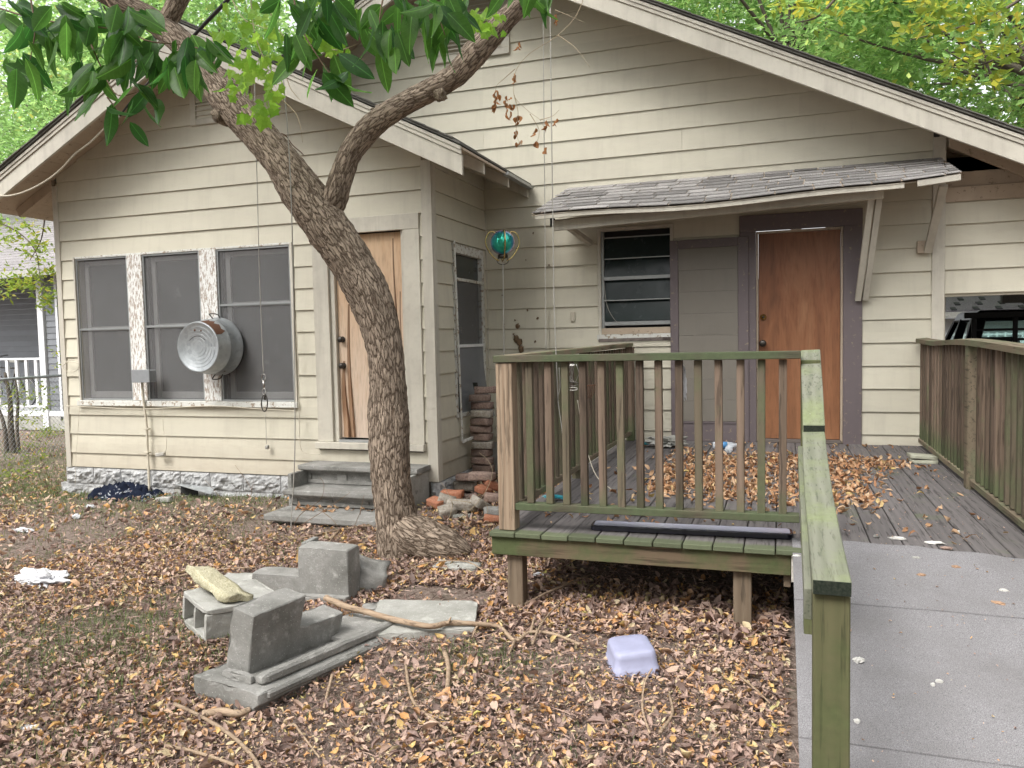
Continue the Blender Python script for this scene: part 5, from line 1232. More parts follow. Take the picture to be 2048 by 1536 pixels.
# ------------------------------------------------------------------ bricks
R = random.Random(5)
def brick(x, y, z, yaw, mat, label, group=None, tilt=(0, 0), size=(.215, .10, .068), seed=0, nm='brick'):
    o = rough_block(nm, *size, mat, None, .006, 3, seed, .12, 9); o.location = (x, y, z); o.rotation_euler = (tilt[0], tilt[1], yaw); return tag(o, label, 'brick', group)
gB = 'bricks stacked in the corner beside the bay'
ORD = ['lowest', 'second', 'third', 'fourth', 'fifth', 'sixth', 'seventh', 'eighth', 'ninth', 'tenth', 'eleventh', 'twelfth']
z = .22; i = 0
while z < 1.02:
    xj, yj = R.uniform(-.02, .02), R.uniform(-.03, .02)
    m = M['brick_old'] if R.random() < .75 else M['brick_grey']
    brick(-2.86 + xj, 7.34 + yj, z + .034, R.uniform(-.3, .3), m, ORD[i] + ' brick from the ground in the left column of the corner stack', gB, seed=i)
    if z < .98: brick(-2.60 + R.uniform(-.03, .03), 7.40 + R.uniform(-.04, .04), z + .034, R.uniform(-.5, .5), R.choice((M['brick_old'], M['brick_grey'], M['brick_old'])), ORD[i] + ' brick from the ground in the right column behind the deck post', gB, seed=i + 40)
    z += .079; i += 1
brick(-2.84, 7.4, z + .03, .4, M['brick_old'], 'topmost brick lying askew on the corner brick stack', seed=90)
bk = [  # px, py(centre), lift, yaw, tilt, material, size, label
    (965, 957, .21, .05, (0, 0), 'brick_old', (.23, .11, .07), 'brown brick lying on the mortared brick at the foot of the stack'),
    (933, 958, .135, .1, (0, 0), 'brick_old', (.20, .10, .06), 'brick with white mortar dots on top of the grey block by the foundation'),
    (930, 975, .04, .08, (0, .0), 'brick_grey', (.21, .11, .09), 'grey mortared block under a brown brick beside the foundation'),
    (905, 993, .03, .1, (.1, 0), 'brick_red', (.2, .1, .07), 'pinkish brick half buried against the foundation'),
    (872, 1010, .03, -.5, (.25, .1), 'brick_red', (.17, .10, .07), 'bright red brick lying tilted nearest the tree'),
    (893, 1004, .05, .3, (.1, .3), 'brick_grey', (.15, .10, .07), 'pale broken brick behind the bright red brick'),
    (925, 1015, .04, .15, (.15, 0), 'brick_grey', (.26, .11, .08), 'long grey stone lying in front of the loose bricks'),
    (895, 1028, .03, .6, (.3, -.2), 'brick_grey', (.14, .12, .08), 'tan broken block end beside the long grey stone'),
    (962, 1013, .06, 1.2, (.3, .5), 'brick_grey', (.18, .11, .08), 'mortar crusted brick standing tilted near the deck post'),
    (988, 975, .12, .8, (.2, .5), 'brick_red', (.2, .10, .06), 'orange brick leaning behind the deck post'),
    (988, 1000, .03, .2, (.1, .1), 'brick_old', (.18, .1, .07), 'dark brick partly hidden behind the deck post'),
    (968, 985, .04, -.4, (.1, .2), 'brick_red', (.16, .09, .05), 'broken orange brick piece among the loose bricks'),
    (985, 1042, .02, .3, (0, .1), 'brick_red', (.14, .1, .04), 'flat reddish brick shard in front of the deck corner'),
    (925, 1038, -.01, .2, (0, 0), 'conc_l', (.16, .1, .03), 'flat grey stone sunk in leaves before the bricks')]
for i, (px, py, lift, yaw, tl, mt, sz, lb) in enumerate(bk):
    p = gp(px, py, lift); brick(p.x, p.y, p.z + .02, yaw, M[mt], lb, None, tl, sz, 100 + i)
# ------------------------------------------------------------------ broken concrete in the yard
def stone(nm, px, py, sx, sy, sz, yaw, tilt, mat, label, cat, lift=.0, amp=.02, seed=1, chip=.3):
    o = rough_block(nm, sx, sy, sz, M[mat], None, amp, 5, seed, chip, 5); p = gp(px, py); o.location = (p.x, p.y, p.z + sz * .4 + lift); o.rotation_euler = (*tilt, yaw); return tag(o, label, cat)
stone('rubble', 985, 1036, .14, .12, .10, .4, (0, 0), 'mortar', 'lumpy grey mortar lump against the corner of the deck', 'rubble', seed=3)
stone('rubble', 915, 1140, .34, .12, .05, -.1, (0, 0), 'conc_l', 'flat white plaster lump beside the tree root', 'rubble', amp=.03, seed=4)
stone('rubble', 738, 1175, .22, .2, .16, .5, (.2, .3), 'conc', 'broken concrete chunk standing beside the stepped block', 'rubble', amp=.04, seed=5)
stone('rubble', 480, 1178, .26, .16, .10, .2, (0, 0), 'conc_l', 'pale rubble piece behind the yellowed slab', 'rubble', amp=.03, seed=6)
stone('rubble', 745, 1222, .12, .12, .03, .4, (0, 0), 'conc', 'small green tinged stone beside the flat slab', 'rubble', seed=7)
stone('rubble', 712, 1245, .14, .08, .04, .2, (0, 0), 'conc', 'small dark stone in front of the stepped block', 'rubble', seed=8)
stone('rubble', 330, 1003, .16, .07, .05, .1, (0, 0), 'conc_l', 'small grey block in the grass by the foundation', 'rubble', seed=9, amp=.008)
# flat slab
sl_ = [gp(*q) for q in ((726, 1287), (950, 1272), (957, 1217), (758, 1213))]
hexa('concrete_slab', [Vector((p.x, p.y, p.z - .03)) for p in sl_], [Vector((p.x, p.y, p.z + .045)) for p in sl_], M['conc_l'], None, .004); tag(bpy.data.objects['concrete_slab'], 'flat pale concrete slab lying in the leaves under a branch', 'slab')
# cinder block
cb = thing('cinder_block', 'grey two hole concrete block lying under the yellowed slab', 'concrete block')
def local_obj(parent, loc, rot): parent.location = loc; parent.rotation_euler = rot
P_, Q_ = gp(364, 1254), gp(412, 1293); fe = Q_ - P_; fe.z = 0; Ly = fe.length; fa_ = math.atan2(fe.y, fe.x) + math.pi / 2; Lx, Lz, w = .42, .185, .030
box('shell', 0, Lx, -Ly, 0, Lz - w, Lz, M['conc_l'], cb, .004); box('shell', 0, Lx, -Ly, 0, 0, w, M['conc_l'], cb, .004)
for y0 in (-Ly, -Ly / 2 - .015, -w - .001): box('web', .001, Lx - .001, y0 + .0006, y0 + w + .0004, w + .0002, Lz - w - .0002, M['conc_l'], cb, .002)
local_obj(cb, (P_.x, P_.y, P_.z + .025), (math.radians(3), math.radians(3), fa_))
ys_ = thing('lichen_slab', 'rough yellow lichened concrete slab resting on the cinder block', 'slab')
o = rough_block('slab', .47, .15, .042, M['conc_y'], ys_, .026, 6, 12, .2, 9); p = gp(450, 1215); ys_.location = Vector((P_.x + .20, P_.y + .07, P_.z + .245)); ys_.rotation_euler = (math.radians(-12), math.radians(10), math.radians(-24))
# front broken step: slab with moulded nosing and a stepped wing standing on it
A, Bp, Cp = onZ(386, 1348, .14), onZ(512, 1378, .16), onZ(688, 1222, .13)
ux = (Bp - A); ux.z = 0; wx = ux.length; ux.normalize(); uy = (Cp - Bp); uy.z = 0; wy = uy.length; uy = (uy - ux * uy.dot(ux)).normalized()
bs = thing('broken_step', 'broken grey precast step tread with a stair side piece leaning on top', 'broken step')
a_ = math.atan2(ux.y, ux.x); bs.location = (A.x, A.y, .135); bs.rotation_euler = (math.radians(-3.0), math.radians(-1), a_)
w_, l_ = wx * 1.02, wy * 1.0
prism('tread', [(0, -.06), (0, 0), (w_ - .05, 0), (w_, -.01), (w_, -.055), (w_ - .025, -.075), (w_ - .03, -.10), (.03, -.10)], 'y', 0, l_, M['conc'], bs, .004)
box('nosing_edge', w_ - .095, w_ - .035, .06, l_ - .04, .0005, .045, M['conc'], bs, .01)
box('side_moulding', w_ - .03, w_ + .012, .05, l_ - .05, -.045, -.012, M['conc'], bs, .008)
box('broken_lip', .12, w_ - .10, .05, .085, .0005, .035, M['conc'], bs, .003)
prism('stair_side', [(.12, .001), (.42, .001), (.70, .001), (.73, .15), (.46, .15), (.42, .16), (.44, .315), (.12, .295)], 'x', .075, .225, M['conc'], bs, .005)
sd_ = bpy.data.objects[-1] if False else [o for o in bs.children if o.name.startswith('stair_side')][0]
sd_.rotation_euler = (0, math.radians(9), 0); sd_.location = (.0, 0, .02)
box('foot', .0, .05, .05, .12, -.17, -.1005, M['conc'], bs, .004); box('foot', .02, .08, l_ - .2, l_ - .05, -.16, -.1005, M['conc'], bs, .004)
box('step_top', .04, w_ - .09, l_ * .62, l_ - .03, .0008, .03, M['conc'], bs, .004)
# rear stepped block
bb = thing('stepped_block', 'grey L shaped concrete stair piece standing in front of the tree', 'broken step')
p0 = gp(505, 1192); p1 = gp(698, 1206); d = (p1 - p0); d.z = 0; Lb = d.length; bb.location = (p0.x, p0.y, p0.z); bb.rotation_euler = (0, 0, math.atan2(d.y, d.x))
h1 = pxm(48, p0); h2 = pxm(112, p1)
prism('stair_side', [(0, .0), (0, h1), (Lb * .49, h1 * 1.02), (Lb * .495, h2), (Lb * 1.0, h2 * .985), (Lb, .0)], 'y', 0, .15, M['conc'], bb, .006)
prism('base_lip', [(Lb * .45, 0), (Lb * .45, h1 * .33), (Lb * 1.01, h1 * .40), (Lb * 1.01, 0)], 'y', -.05, -.0005, M['conc'], bb, .004)
prism('side_flange', [(Lb * .44, h1), (Lb * .44, h2 * .99), (Lb * .494, h2 * .99), (Lb * .494, h1)], 'y', .1, .24, M['conc'], bb, .004)

# ------------------------------------------------------------------ small things
def crumple(nm, sx, sy, sz, mat, px, py, label, cat, seed=1, yaw=0, lift=0, base=None, sub=4, amp=.5):
    bm = bmesh.new(); bmesh.ops.create_icosphere(bm, subdivisions=sub, radius=.5)
    for v in bm.verts:
        q = v.co * 4 + Vector((seed * 3, seed, 0)); k = 1 + amp * (abs(noise.noise(q)) * 1.6 - .4) + amp * .5 * noise.noise(q * 2.7)
        v.co = Vector((v.co.x * sx * k, v.co.y * sy * k, max(v.co.z, -.3) * sz * k * 1.2))
    me = bpy.data.meshes.new(nm); bm.to_mesh(me); bm.free(); o = link(nm, me, None, [M[mat]]); p = gp(px, py) if base is None else onZ(px, py, base); o.location = (p.x, p.y, p.z + sz * .3 + lift); o.rotation_euler = (0, 0, yaw)
    return tag(o, label, cat)
crumple('plastic_bag', .42, .20, .10, 'plasticbag', 82, 1168, 'crumpled white plastic bag on the leaves at far left', 'plastic bag', 2)
crumple('litter_scrap', .20, .06, .03, 'plasticbag', 48, 1062, 'long white scrap lying between the bag and the fence', 'litter', 3)
crumple('litter_scrap', .08, .05, .04, 'plasticbag', 154, 1036, 'small white scrap in the grass below the dark clothes', 'litter', 4)
crumple('litter_scrap', .12, .05, .03, 'plasticbag', 180, 1015, 'white scrap right under the dark clothes heap', 'litter', 5)
crumple('litter_scrap', .11, .05, .02, 'plasticbag', 64, 1460, 'white scrap near the bottom left corner', 'litter', 6)
crumple('litter_scrap', .14, .07, .03, 'plasticbag', 1082, 1155, 'pale scrap behind the left leg of the deck', 'litter', 7)
# clothes heap
def m_cloth():
    m, t = new_mat('navy_patterned_cloth'); v = coords(t, rnd=False); n = noise_n(t, v, 7, 3, .5, 2.0); r = ramp(t, [(0, (.006, .008, .016)), (.62, (.010, .014, .028)), (.645, (.5, .52, .55)), (.665, (.01, .014, .028)), (.70, (.01, .014, .028)), (.72, (.35, .09, .06)), (.735, (.01, .014, .028))], n.outputs[0])
    return finish(m, t, r.outputs[0], .9, None, spec=.1)
M['cloth'] = m_cloth()
p0, p1 = gp(165, 1000), gp(292, 1000); cw = (p1 - p0).length; vs = []; fs = []; nx, ny = 48, 26
for j in range(ny + 1):
    for i in range(nx + 1):
        s, t_ = i / nx, j / ny; e = math.sin(math.pi * s) ** .35 * math.sin(math.pi * t_) ** .5; q = Vector((s * 5.5, t_ * 4, 2.0))
        rid = 1 - abs(noise.noise(q + Vector((0, t_ * 3, 0)))) * 2.4; rid2 = 1 - abs(noise.noise(q * 2.3)) * 2
        z = e * (.05 + .10 * max(0, rid) * (1.25 - .5 * s) + .035 * rid2); y = p0.y + .02 + t_ * .42 + .05 * noise.noise(q * .8)
        vs.append((p0.x + s * cw + .05 * noise.noise(q * 1.1 + Vector((5, 0, 0))), y, ground_z(p0.x, p0.y) + max(z, 0)))
for j in range(ny):
    for i in range(nx): a = j * (nx + 1) + i; fs.append((a, a + 1, a + nx + 2, a + nx + 1))
o = mesh('clothes_heap', vs, fs, M['cloth'], None, True); tag(o, 'crumpled navy patterned cloth heap at the foot of the foundation', 'clothes')
# dark vent hole with bent tin flap
vf = thing('foundation_flap', 'bent grey tin flap over a dark opening in the foundation', 'metal flap')
a = onY(362, 970, 6.58); b = onY(396, 988, 6.58); box('opening', a.x, b.x, 6.57, 6.585, b.z - .02, a.z, M['dark'], vf, 0)
a = onY(358, 968, 6.57); b = onY(430, 976, 6.56); mesh('flap', [a, b, b + Vector((.02, -.09, -.05)), a + Vector((.05, -.10, .012)), a + Vector((0, 0, .006)), b + Vector((0, 0, .006)), b + Vector((.02, -.09, -.044)), a + Vector((.05, -.10, .018))], BF, M['galv'], vf)
# lavender tub upside down
lt = thing('plastic_tub', 'upside down lavender plastic tub among the fallen leaves', 'plastic tub')
def rsq(w, d, r, n=5):
    out = []
    for cx__, cy__, a0 in ((w / 2 - r, d / 2 - r, 0), (-w / 2 + r, d / 2 - r, 90), (-w / 2 + r, -d / 2 + r, 180), (w / 2 - r, -d / 2 + r, 270)):
        for k in range(n + 1): a = math.radians(a0 + 90 * k / n); out.append((cx__ + r * math.cos(a), cy__ + r * math.sin(a)))
    return out
lay = [(.215, .225, .03, .0), (.213, .223, .03, .035), (.205, .215, .032, .038), (.198, .208, .034, .085), (.19, .20, .036, .105), (.17, .18, .034, .113), (.10, .11, .02, .111), (.01, .01, .004, .109)]
vs = []; fs = []
for w_1, d_1, r_1, z_1 in lay: vs += [(x, y, z_1) for x, y in rsq(w_1, d_1, r_1)]
nn = 24
for j in range(len(lay) - 1):
    for i in range(nn): fs.append((j * nn + i, j * nn + (i + 1) % nn, (j + 1) * nn + (i + 1) % nn, (j + 1) * nn + i))
fs.append(tuple(range((len(lay) - 1) * nn, len(lay) * nn)))
mesh('tub_body', vs, fs, M['tub'], lt, True); p = gp(1262, 1338); lt.location = (p.x, p.y + .03, p.z); lt.rotation_euler = (math.radians(3), math.radians(-3), math.radians(24))
# black strip on the deck edge
pa, pb = onZ(1180, 1048, .60), onZ(1586, 1066, .60)
ls = thing('plastic_strip', 'long flat black glossy strip lying on the front edge of the deck', 'plastic strip')
M['gloss'] = m_plain('glossy_black_plastic', (.018, .018, .028), .16, 0, .6, amt=.05)
prof = rsq((pb - pa).length, .135, .03, 4); o = prism('cover', prof, 'z', 0, .028, M['gloss'], ls, .003); ls.location = ((pa.x + pb.x) / 2, (pa.y + pb.y) / 2 + .05, D + .003); ls.rotation_euler = (0, 0, math.atan2(pb.y - pa.y, pb.x - pa.x))
M['stripsheen'] = m_plain('painted_sky_reflection', (.46, .47, .58), .18, 0, .6, amt=.1)  # pale blue colour paints the sky's reflection onto the black strip
prism('sheen_plate', rsq((pb - pa).length - .03, .105, .02, 4), 'z', .0282, .030, M['stripsheen'], ls)
for sx in (-.45, .1, .47): lathe('rivet', [(.005, .028), (.004, .030)], M['chrome'], ls, 8, (sx, -.05, 0), 'z')
# plank on the rail
pk = beam('shelf_plank', (-1.52, 6.95, 1.60), (-.92, 6.72, 1.605), .14, .03, M['greyplank'], None); tag(pk, 'weathered loose plank lying across the far end of the left railing', 'plank')
# wire tangle + wind chime on the left railing
wc = thing('wind_chime', 'tangle of wires and small metal chimes hanging on the left railing', 'wind chime')
for i in range(14):
    x = 1140 + LR.uniform(-8, 10); tube('wire', [onY(x + LR.uniform(-4, 4), 728, 5.0), onY(x + LR.uniform(-8, 8), 748, 5.0), onY(x + LR.uniform(-6, 6), 768, 5.0)], .0025, M['chrome'], wc, 5, n=3)
tube('ring', ringpts(1147, 768, 9, 4, 5.0), .004, M['steel'], wc, 6); tube('ring', ringpts(1145, 778, 10, 3, 5.0), .004, M['rope'], wc, 6)
tube('bar', [onY(1173, 771, 5.2), onY(1191, 770, 5.2)], .004, M['rust'], wc, 6)
for i in range(4): tube('wire', [onY(1175 + 4 * i, 771, 5.2), onY(1176 + 4 * i, 785, 5.2), onY(1172 + 3 * i, 797, 5.2)], .0025, M['rust'], wc, 5, n=3)
tube('wire', [onY(1118, 735, 5.0), onY(1120, 775, 5.0), onY(1116, 800, 5.0), onY(1124, 860, 4.9), onY(1130, 930, 4.8)], .003, M['rope'], wc, 5, n=4)
cord('thin pale wire curling from the railing onto the deck boards', [(1155, 800, 5.2), (1165, 860, 5.2), (1178, 915, 5.1), (1195, 955, 5.0), (1222, 978, 4.9)], .003, M['cablewht'], 'wire', 'loose_wire')
# bottles, dish, papers on the deck
bt = thing('water_bottle', 'clear plastic water bottle with a blue label lying by the door', 'bottle')
def m_clear():
    m, t = new_mat('clear_plastic'); b = N(t, 'ShaderNodeBsdfPrincipled', Roughness=.12); b.inputs['Base Color'].default_value = (.85, .9, .95, 1)
    tr = N(t, 'ShaderNodeBsdfTransparent'); mx = N(t, 'ShaderNodeMixShader'); mx.inputs[0].default_value = .42; L(t, tr.outputs[0], mx.inputs[1]); L(t, b.outputs[0], mx.inputs[2]); o = N(t, 'ShaderNodeOutputMaterial'); L(t, mx.outputs[0], o.inputs[0]); return m
M['clear'] = m_clear(); M['bluelabel'] = m_plain('blue_label', (.1, .3, .6), .4)
p = onZ(1450, 889, .60)
lathe('body', [(.001, -.11), (.028, -.11), (.032, -.10), (.032, -.03), (.030, -.01), (.032, .03), (.028, .06), (.014, .09), (.013, .10)], M['clear'], bt, 18, (0, 0, 0), 'x'); lathe('label', [(.0325, -.04), (.0325, .02)], M['bluelabel'], bt, 18, (0, 0, 0), 'x'); lathe('lid', [(.015, .10), (.015, .115), (.001, .116)], M['white'], bt, 12, (0, 0, 0), 'x')
bt.location = (p.x, p.y - .04, D + .035); bt.rotation_euler = (0, 0, .25)
b2 = lathe('plastic_cup', [(.001, -.04), (.030, -.04), (.033, 0), (.034, .04)], M['clear'], None, 18); p = onZ(1457, 903, .58); b2.location = (p.x, p.y, D + .035); b2.rotation_euler = (1.3, 0, .2); tag(b2, 'clear crushed cup lying in front of the water bottle', 'cup')
o = crumple('paper_scraps', .34, .16, .07, 'conc_l', 1335, 888, 'heap of grey shredded paper against the wall by the storm door', 'paper', 8, base=.60, sub=5, amp=.9)
o = crumple('plastic_scrap', .10, .06, .03, 'trashblue', 1290, 888, 'small turquoise scrap beside the paper heap', 'litter', 9, base=.59)
o = crumple('plastic_scrap', .16, .04, .02, 'trashblue', 1113, 996, 'cyan plastic strip on the deck behind the corner post', 'litter', 10, base=.58)
di = thing('dish_stack', 'two stacked pale green plates on the right side of the deck', 'plates')
M['dish'] = m_plain('pale_green_plastic', (.46, .46, .36), .5)
p = onZ(1846, 925, D)
for k in range(2): 
    o = rough_block('plate', .19, .15, .028, M['dish'], di, .006, 4, k, .0, 4); o.location = (.0 - .01 * k, 0, .016 + .034 * k); o.rotation_euler = (0, .04 * k, .1 * k)
di.location = (p.x, p.y, D)
# scraps on the deck and ramp
def scrap(px, py, sx, sy, mat, label, seed, cat='litter', yaw=0, amp=.7):
    p = None; z = D
    for _ in range(6): p = onZ(px, py, z); z = rz(p.y) if p.y < 4.2 else D
    o = crumple('litter_scrap', sx * .75, sy * .7, .014, mat, px, py, label, cat, seed, yaw, base=z + .003, sub=3, amp=amp * .6); return o
M['leafbrown'] = m_plain('leaf_scrap', (.38, .24, .15), .8)
M['shell'] = m_plain('white_shell', (.62, .60, .56), .6)
scrap(1795, 1078, .10, .045, 'shell', 'white shell cluster at the near end of the deck boards', 11, 'shell'); scrap(1868, 1087, .12, .05, 'shell', 'long white bone like scrap at the top of the ramp', 12)
scrap(1753, 1074, .04, .03, 'conc', 'small dark pebble left of the white shells on the deck', 13, 'pebble'); scrap(1893, 1098, .07, .03, 'brick_old', 'brown wood chip at the top edge of the ramp', 14)
scrap(1718, 1322, .05, .05, 'shell', 'white and orange crumpled scrap beside the handrail post', 15, amp=1.0); scrap(1714, 1445, .025, .03, 'shell', 'small white fleck beside the lower handrail post', 16)
scrap(2007, 1183, .045, .03, 'shell', 'white pebble near the right side of the ramp', 17, 'pebble'); scrap(1996, 1208, .07, .03, 'leafbrown', 'pinkish scrap below the white pebble on the ramp', 18, yaw=-.4)
scrap(1843, 1152, .05, .03, 'leafbrown', 'curled brown leaf scrap near the top of the ramp', 19); scrap(1832, 1118, .05, .02, 'conc_l', 'grey chip near the top of the ramp', 20)
scrap(1912, 1136, .05, .035, 'leafbrown', 'orange leaf scrap right of centre near the ramp top', 21); scrap(1878, 1365, .035, .015, 'shell', 'tiny white chip in the middle of the ramp', 22); scrap(1866, 1372, .02, .015, 'shell', 'tiny white chip left of the other in the ramp middle', 23)
scrap(1593, 1114, .05, .02, 'shell', 'white chip on the roofing edge beside the skirt board', 24); scrap(1912, 905 + 160, .05, .02, 'shell', 'white chip between two deck boards near the ramp', 25)
scrap(1366, 770, .01, .01, 'shell', 'tiny white fleck on the deck boards near the storm door', 27)
# white rag on a baluster
o = crumple('white_rag', .03, .02, .17, 'plasticbag', 1367, 775, 'small white rag caught on a front baluster', 'rag', 26, base=.6, sub=4, amp=.4); o.location = onY(1367, 772, 4.16)

# ------------------------------------------------------------------ fallen branches
def branch(label, pts, r0, r1, mat='twig', lift=.028, forks=(), n=5, seed=3):
    t_ = thing('fallen_branch', label, 'branch'); P = []
    for q in pts:
        p = gp(q[0], q[1]) if len(q) < 3 else gp(q[0], q[1], q[2]); P.append(p + Vector((0, 0, lift)))
    r0 *= 1.25; r1 *= 1.25; m = len(P); tube('stem', P, [r0 + (r1 - r0) * i / (m - 1) for i in range(m)], M[mat], t_, 9, n=n, disp=lambda p, d, a, Ln, r: .25 * noise.noise(Vector((math.cos(a) * 1.2, math.sin(a) * 1.2, Ln * 14))))
    for fk in forks:
        Q = [gp(q[0], q[1], q[2] if len(q) > 2 else 0) + Vector((0, 0, lift)) for q in fk]; tube('side_twig', Q, [r1 * 1.3, r1 * .5] if len(Q) == 2 else [r1 * 1.3 - r1 * .8 * i / (len(Q) - 1) for i in range(len(Q))], M[mat], t_, 7, n=4)
    return t_
branch('thick forked fallen branch lying across the flat slab', [(652, 1205, .09), (690, 1222, .07), (740, 1236, .06), (800, 1252, .05), (860, 1263, .05), (900, 1256, .04), (950, 1258, .03), (998, 1264), (1030, 1292), (1060, 1275), (1105, 1278), (1160, 1300)], .015, .006, forks=[[(895, 1258, .05), (902, 1245, .07)], [(1030, 1292), (1018, 1320)], [(1062, 1275), (1070, 1240, .05)], [(998, 1264), (960, 1258, .02), (945, 1285)]])
branch('long thin straight stick leaning out from under the deck', [(1000, 1232), (1040, 1222), (1100, 1192, .03), (1178, 1160, .06)], .007, .005)
branch('thin stick on the leaves in front of the lavender tub', [(1300, 1480), (1285, 1430), (1290, 1378, .02), (1304, 1350, .05)], .004, .003)
branch('pale curved stick near the bottom left of the yard', [(350, 1420), (410, 1450), (470, 1490), (512, 1536), (530, 1580)], .007, .006)
branch('dark stick lying below the pale curved stick', [(335, 1395 + 110), (380, 1515), (430, 1530), (470, 1545)], .006, .005)
branch('short thick dead stick in front of the broken step', [(405, 1442), (440, 1436), (475, 1440), (500, 1432)], .016, .011)
branch('thin stick standing in the leaves left of bottom centre', [(590, 1462), (610, 1490), (640, 1530)], .004, .003)
branch('bent thin stick right of the broken step', [(812, 1342), (818, 1385), (830, 1420), (870, 1455), (905, 1480)], .006, .004)
branch('short pale broken stick under the forked branch end', [(890, 1315), (897, 1345), (895, 1395)], .010, .008)
branch('thin dark stick beside the pale broken stick', [(665, 1362), (655, 1400), (648, 1430)], .006, .004)
branch('slender stick lying across the grass behind the cinder block', [(325, 1168), (380, 1156), (440, 1147), (515, 1142)], .006, .004)
branch('long branch lying across the leaves in front of the steps', [(580, 1085), (620, 1080), (680, 1066), (745, 1058)], .008, .005, forks=[[(680, 1066), (660, 1090), (655, 1120)]])
branch('thin twig crossing below the tree root', [(810, 1155), (850, 1135, .03), (935, 1132, .02), (990, 1170)], .004, .003)
branch('short dead stick by the lower right ramp side', [(1480, 1365), (1510, 1390), (1540, 1420)], .004, .003)
branch('thin stick in the leaves left of the ramp', [(1320, 1480), (1345, 1440), (1338, 1400)], .006, .004)
branch('bare branch lying by the deck leg', [(1065, 1300), (1085, 1255, .04), (1120, 1215, .06)], .006, .003)
# bare saplings before the steps
sp_ = thing('bare_sapling', 'bare leafless sapling twigs rising in front of the entry steps', 'sapling')
for pts in ([(583, 1062, 5.3), (600, 1030, 5.3), (640, 1000, 5.3), (648, 970, 5.3), (640, 955, 5.3)], [(583, 1062, 5.3), (650, 1020, 5.3), (700, 985, 5.3)], [(640, 1020, 5.3), (670, 1045, 5.3), (685, 1085, 5.3)], [(720, 1030, 5.3), (728, 990, 5.3)], [(705, 1062, 5.3), (722, 1020, 5.3)], [(472, 1048, 6.1), (490, 1010, 6.1), (503, 980, 6.1), (470, 930, 6.1)], [(503, 980, 6.1), (508, 960, 6.1)], [(458, 1045, 6.1), (452, 1010, 6.1), (410, 960, 6.1)]):
    twig(pts, .003, .0015, M['vinewood'], sp_, 'twig')
sp2 = thing('bare_sapling', 'thin bare twigs growing out of the loose brick pile', 'sapling')
for pts in ([(895, 1045, 5.9), (905, 1010, 5.9), (895, 985, 5.9), (883, 965, 5.9)], [(890, 1058, 5.9), (940, 1020, 5.9), (970, 985, 5.9), (985, 945, 5.9), (975, 920, 5.9), (958, 905, 5.9)], [(942, 1005, 5.9), (905, 1000, 5.9)], [(945, 1052, 5.9), (975, 1025, 5.9), (968, 1000, 5.9)]): twig(pts, .0035, .0015, M['drystem'], sp2, 'twig')

# ------------------------------------------------------------------ left: chain-link fence, neighbour
fa, fb = Vector((-10.35, 7.6, 1.2)), Vector((-10.85, 10.1, 1.2)); fa = onZ(-40, 762, 1.2); fb = onZ(140, 750, 1.2)
fence = thing('chain_link_fence', 'galvanised chain link fence at the left edge of the yard', 'fence')
tube('top_rail', [fa, fb], .021, M['galv'], fence, 10)
fd = (fb - fa); fd.z = 0; fl = fd.length; fd.normalize(); ch = []; H_ = 1.17; st_ = .058
nd = int((fl + H_) / (st_ * 1.25)) + 1
for k in range(nd):
    for sg in (1, -1):
        s0 = k * st_ * 1.25 - (H_ if sg == 1 else 0)
        a0, z0, a1, z1 = s0, .03, s0 + sg * H_, H_ + .03
        if sg == -1: a0, a1 = s0, s0 - H_
        lo, hi = sorted((a0, a1)); 
        if hi < 0 or lo > fl: continue
        def cl(a): 
            return a
        t0, t1 = 0, 1
        for (A0, A1) in ((a0, a1),):
            if A0 < 0: t0 = (0 - A0) / (A1 - A0)
            if A1 > fl: t1 = (fl - A0) / (A1 - A0)
            if A1 < 0: t1 = (0 - A0) / (A1 - A0)
            if A0 > fl: t0 = (fl - A0) / (A1 - A0)
        if t1 <= t0: continue
        P0 = fa + fd * (a0 + (a1 - a0) * t0); P1 = fa + fd * (a0 + (a1 - a0) * t1); P0.z = z0 + (z1 - z0) * t0; P1.z = z0 + (z1 - z0) * t1
        ch.append(tube_data([P0, P1], .0022, 4, False))
join_mesh('wire_mesh', ch, M['galv'], fence)
for s in (.02, .99): q = fa.lerp(fb, s); tube('post', [Vector((q.x, q.y, -.1)), Vector((q.x, q.y, 1.22))], .028, M['galv'], fence, 12)

M['gsiding'] = m_plain('grey_vinyl_siding', (.17, .18, .195), .6, ns=4); M['nshing'] = m_speckle('neighbour_shingle', (.16, .145, .15), (.30, .28, .285), 60, 2, .3)
nb = thing('neighbor_house', 'grey sided neighbouring house with a white railed porch at the left', 'house')
NY = 11.7
def nP(px, py, Y=NY): return onY(px, py, Y)
xr = nP(200, 650).x; xp = nP(84, 650).x; zE = nP(30, 548).z; zf = nP(40, 770).z
z = .25
NW = NY + 1.6
while z < zE + .1:
    prism('siding_board', [(NW - .02, z), (NW, z), (NW, z + .118), (NW - .006, z + .118)], 'x', -20, xp + .2, M['gsiding'], nb)
    prism('siding_board', [(NY - .02, z), (NY, z), (NY, z + .118), (NY - .006, z + .118)], 'x', xp + .13, xr, M['gsiding'], nb)
    z += .12
box('porch_post', xp - .05, xp + .10, NY - .06, NY + .09, .05, zE, M['white'], nb, .005)
box('corner_trim', nP(118, 650).x - .05, nP(118, 650).x + .01, NY - .03, NY - .021, .2, zE, M['white'], nb, .002)
box('porch_floor', -20, xr, NY - .04, NW, zf - .62, zf - .52, M['white'], nb); box('porch_skirt', -20, xr, NY - .03, NY - .01, .0, zf - .62, M['conc_l'], nb)
zr = nP(40, 716).z
box('rail', -20, xp - .055, NY - .03, NY + .03, zr - .04, zr, M['white'], nb, .003); box('rail', -20, xp - .055, NY - .03, NY + .03, zf - .45, zf - .41, M['white'], nb, .003)
x = xp - .25
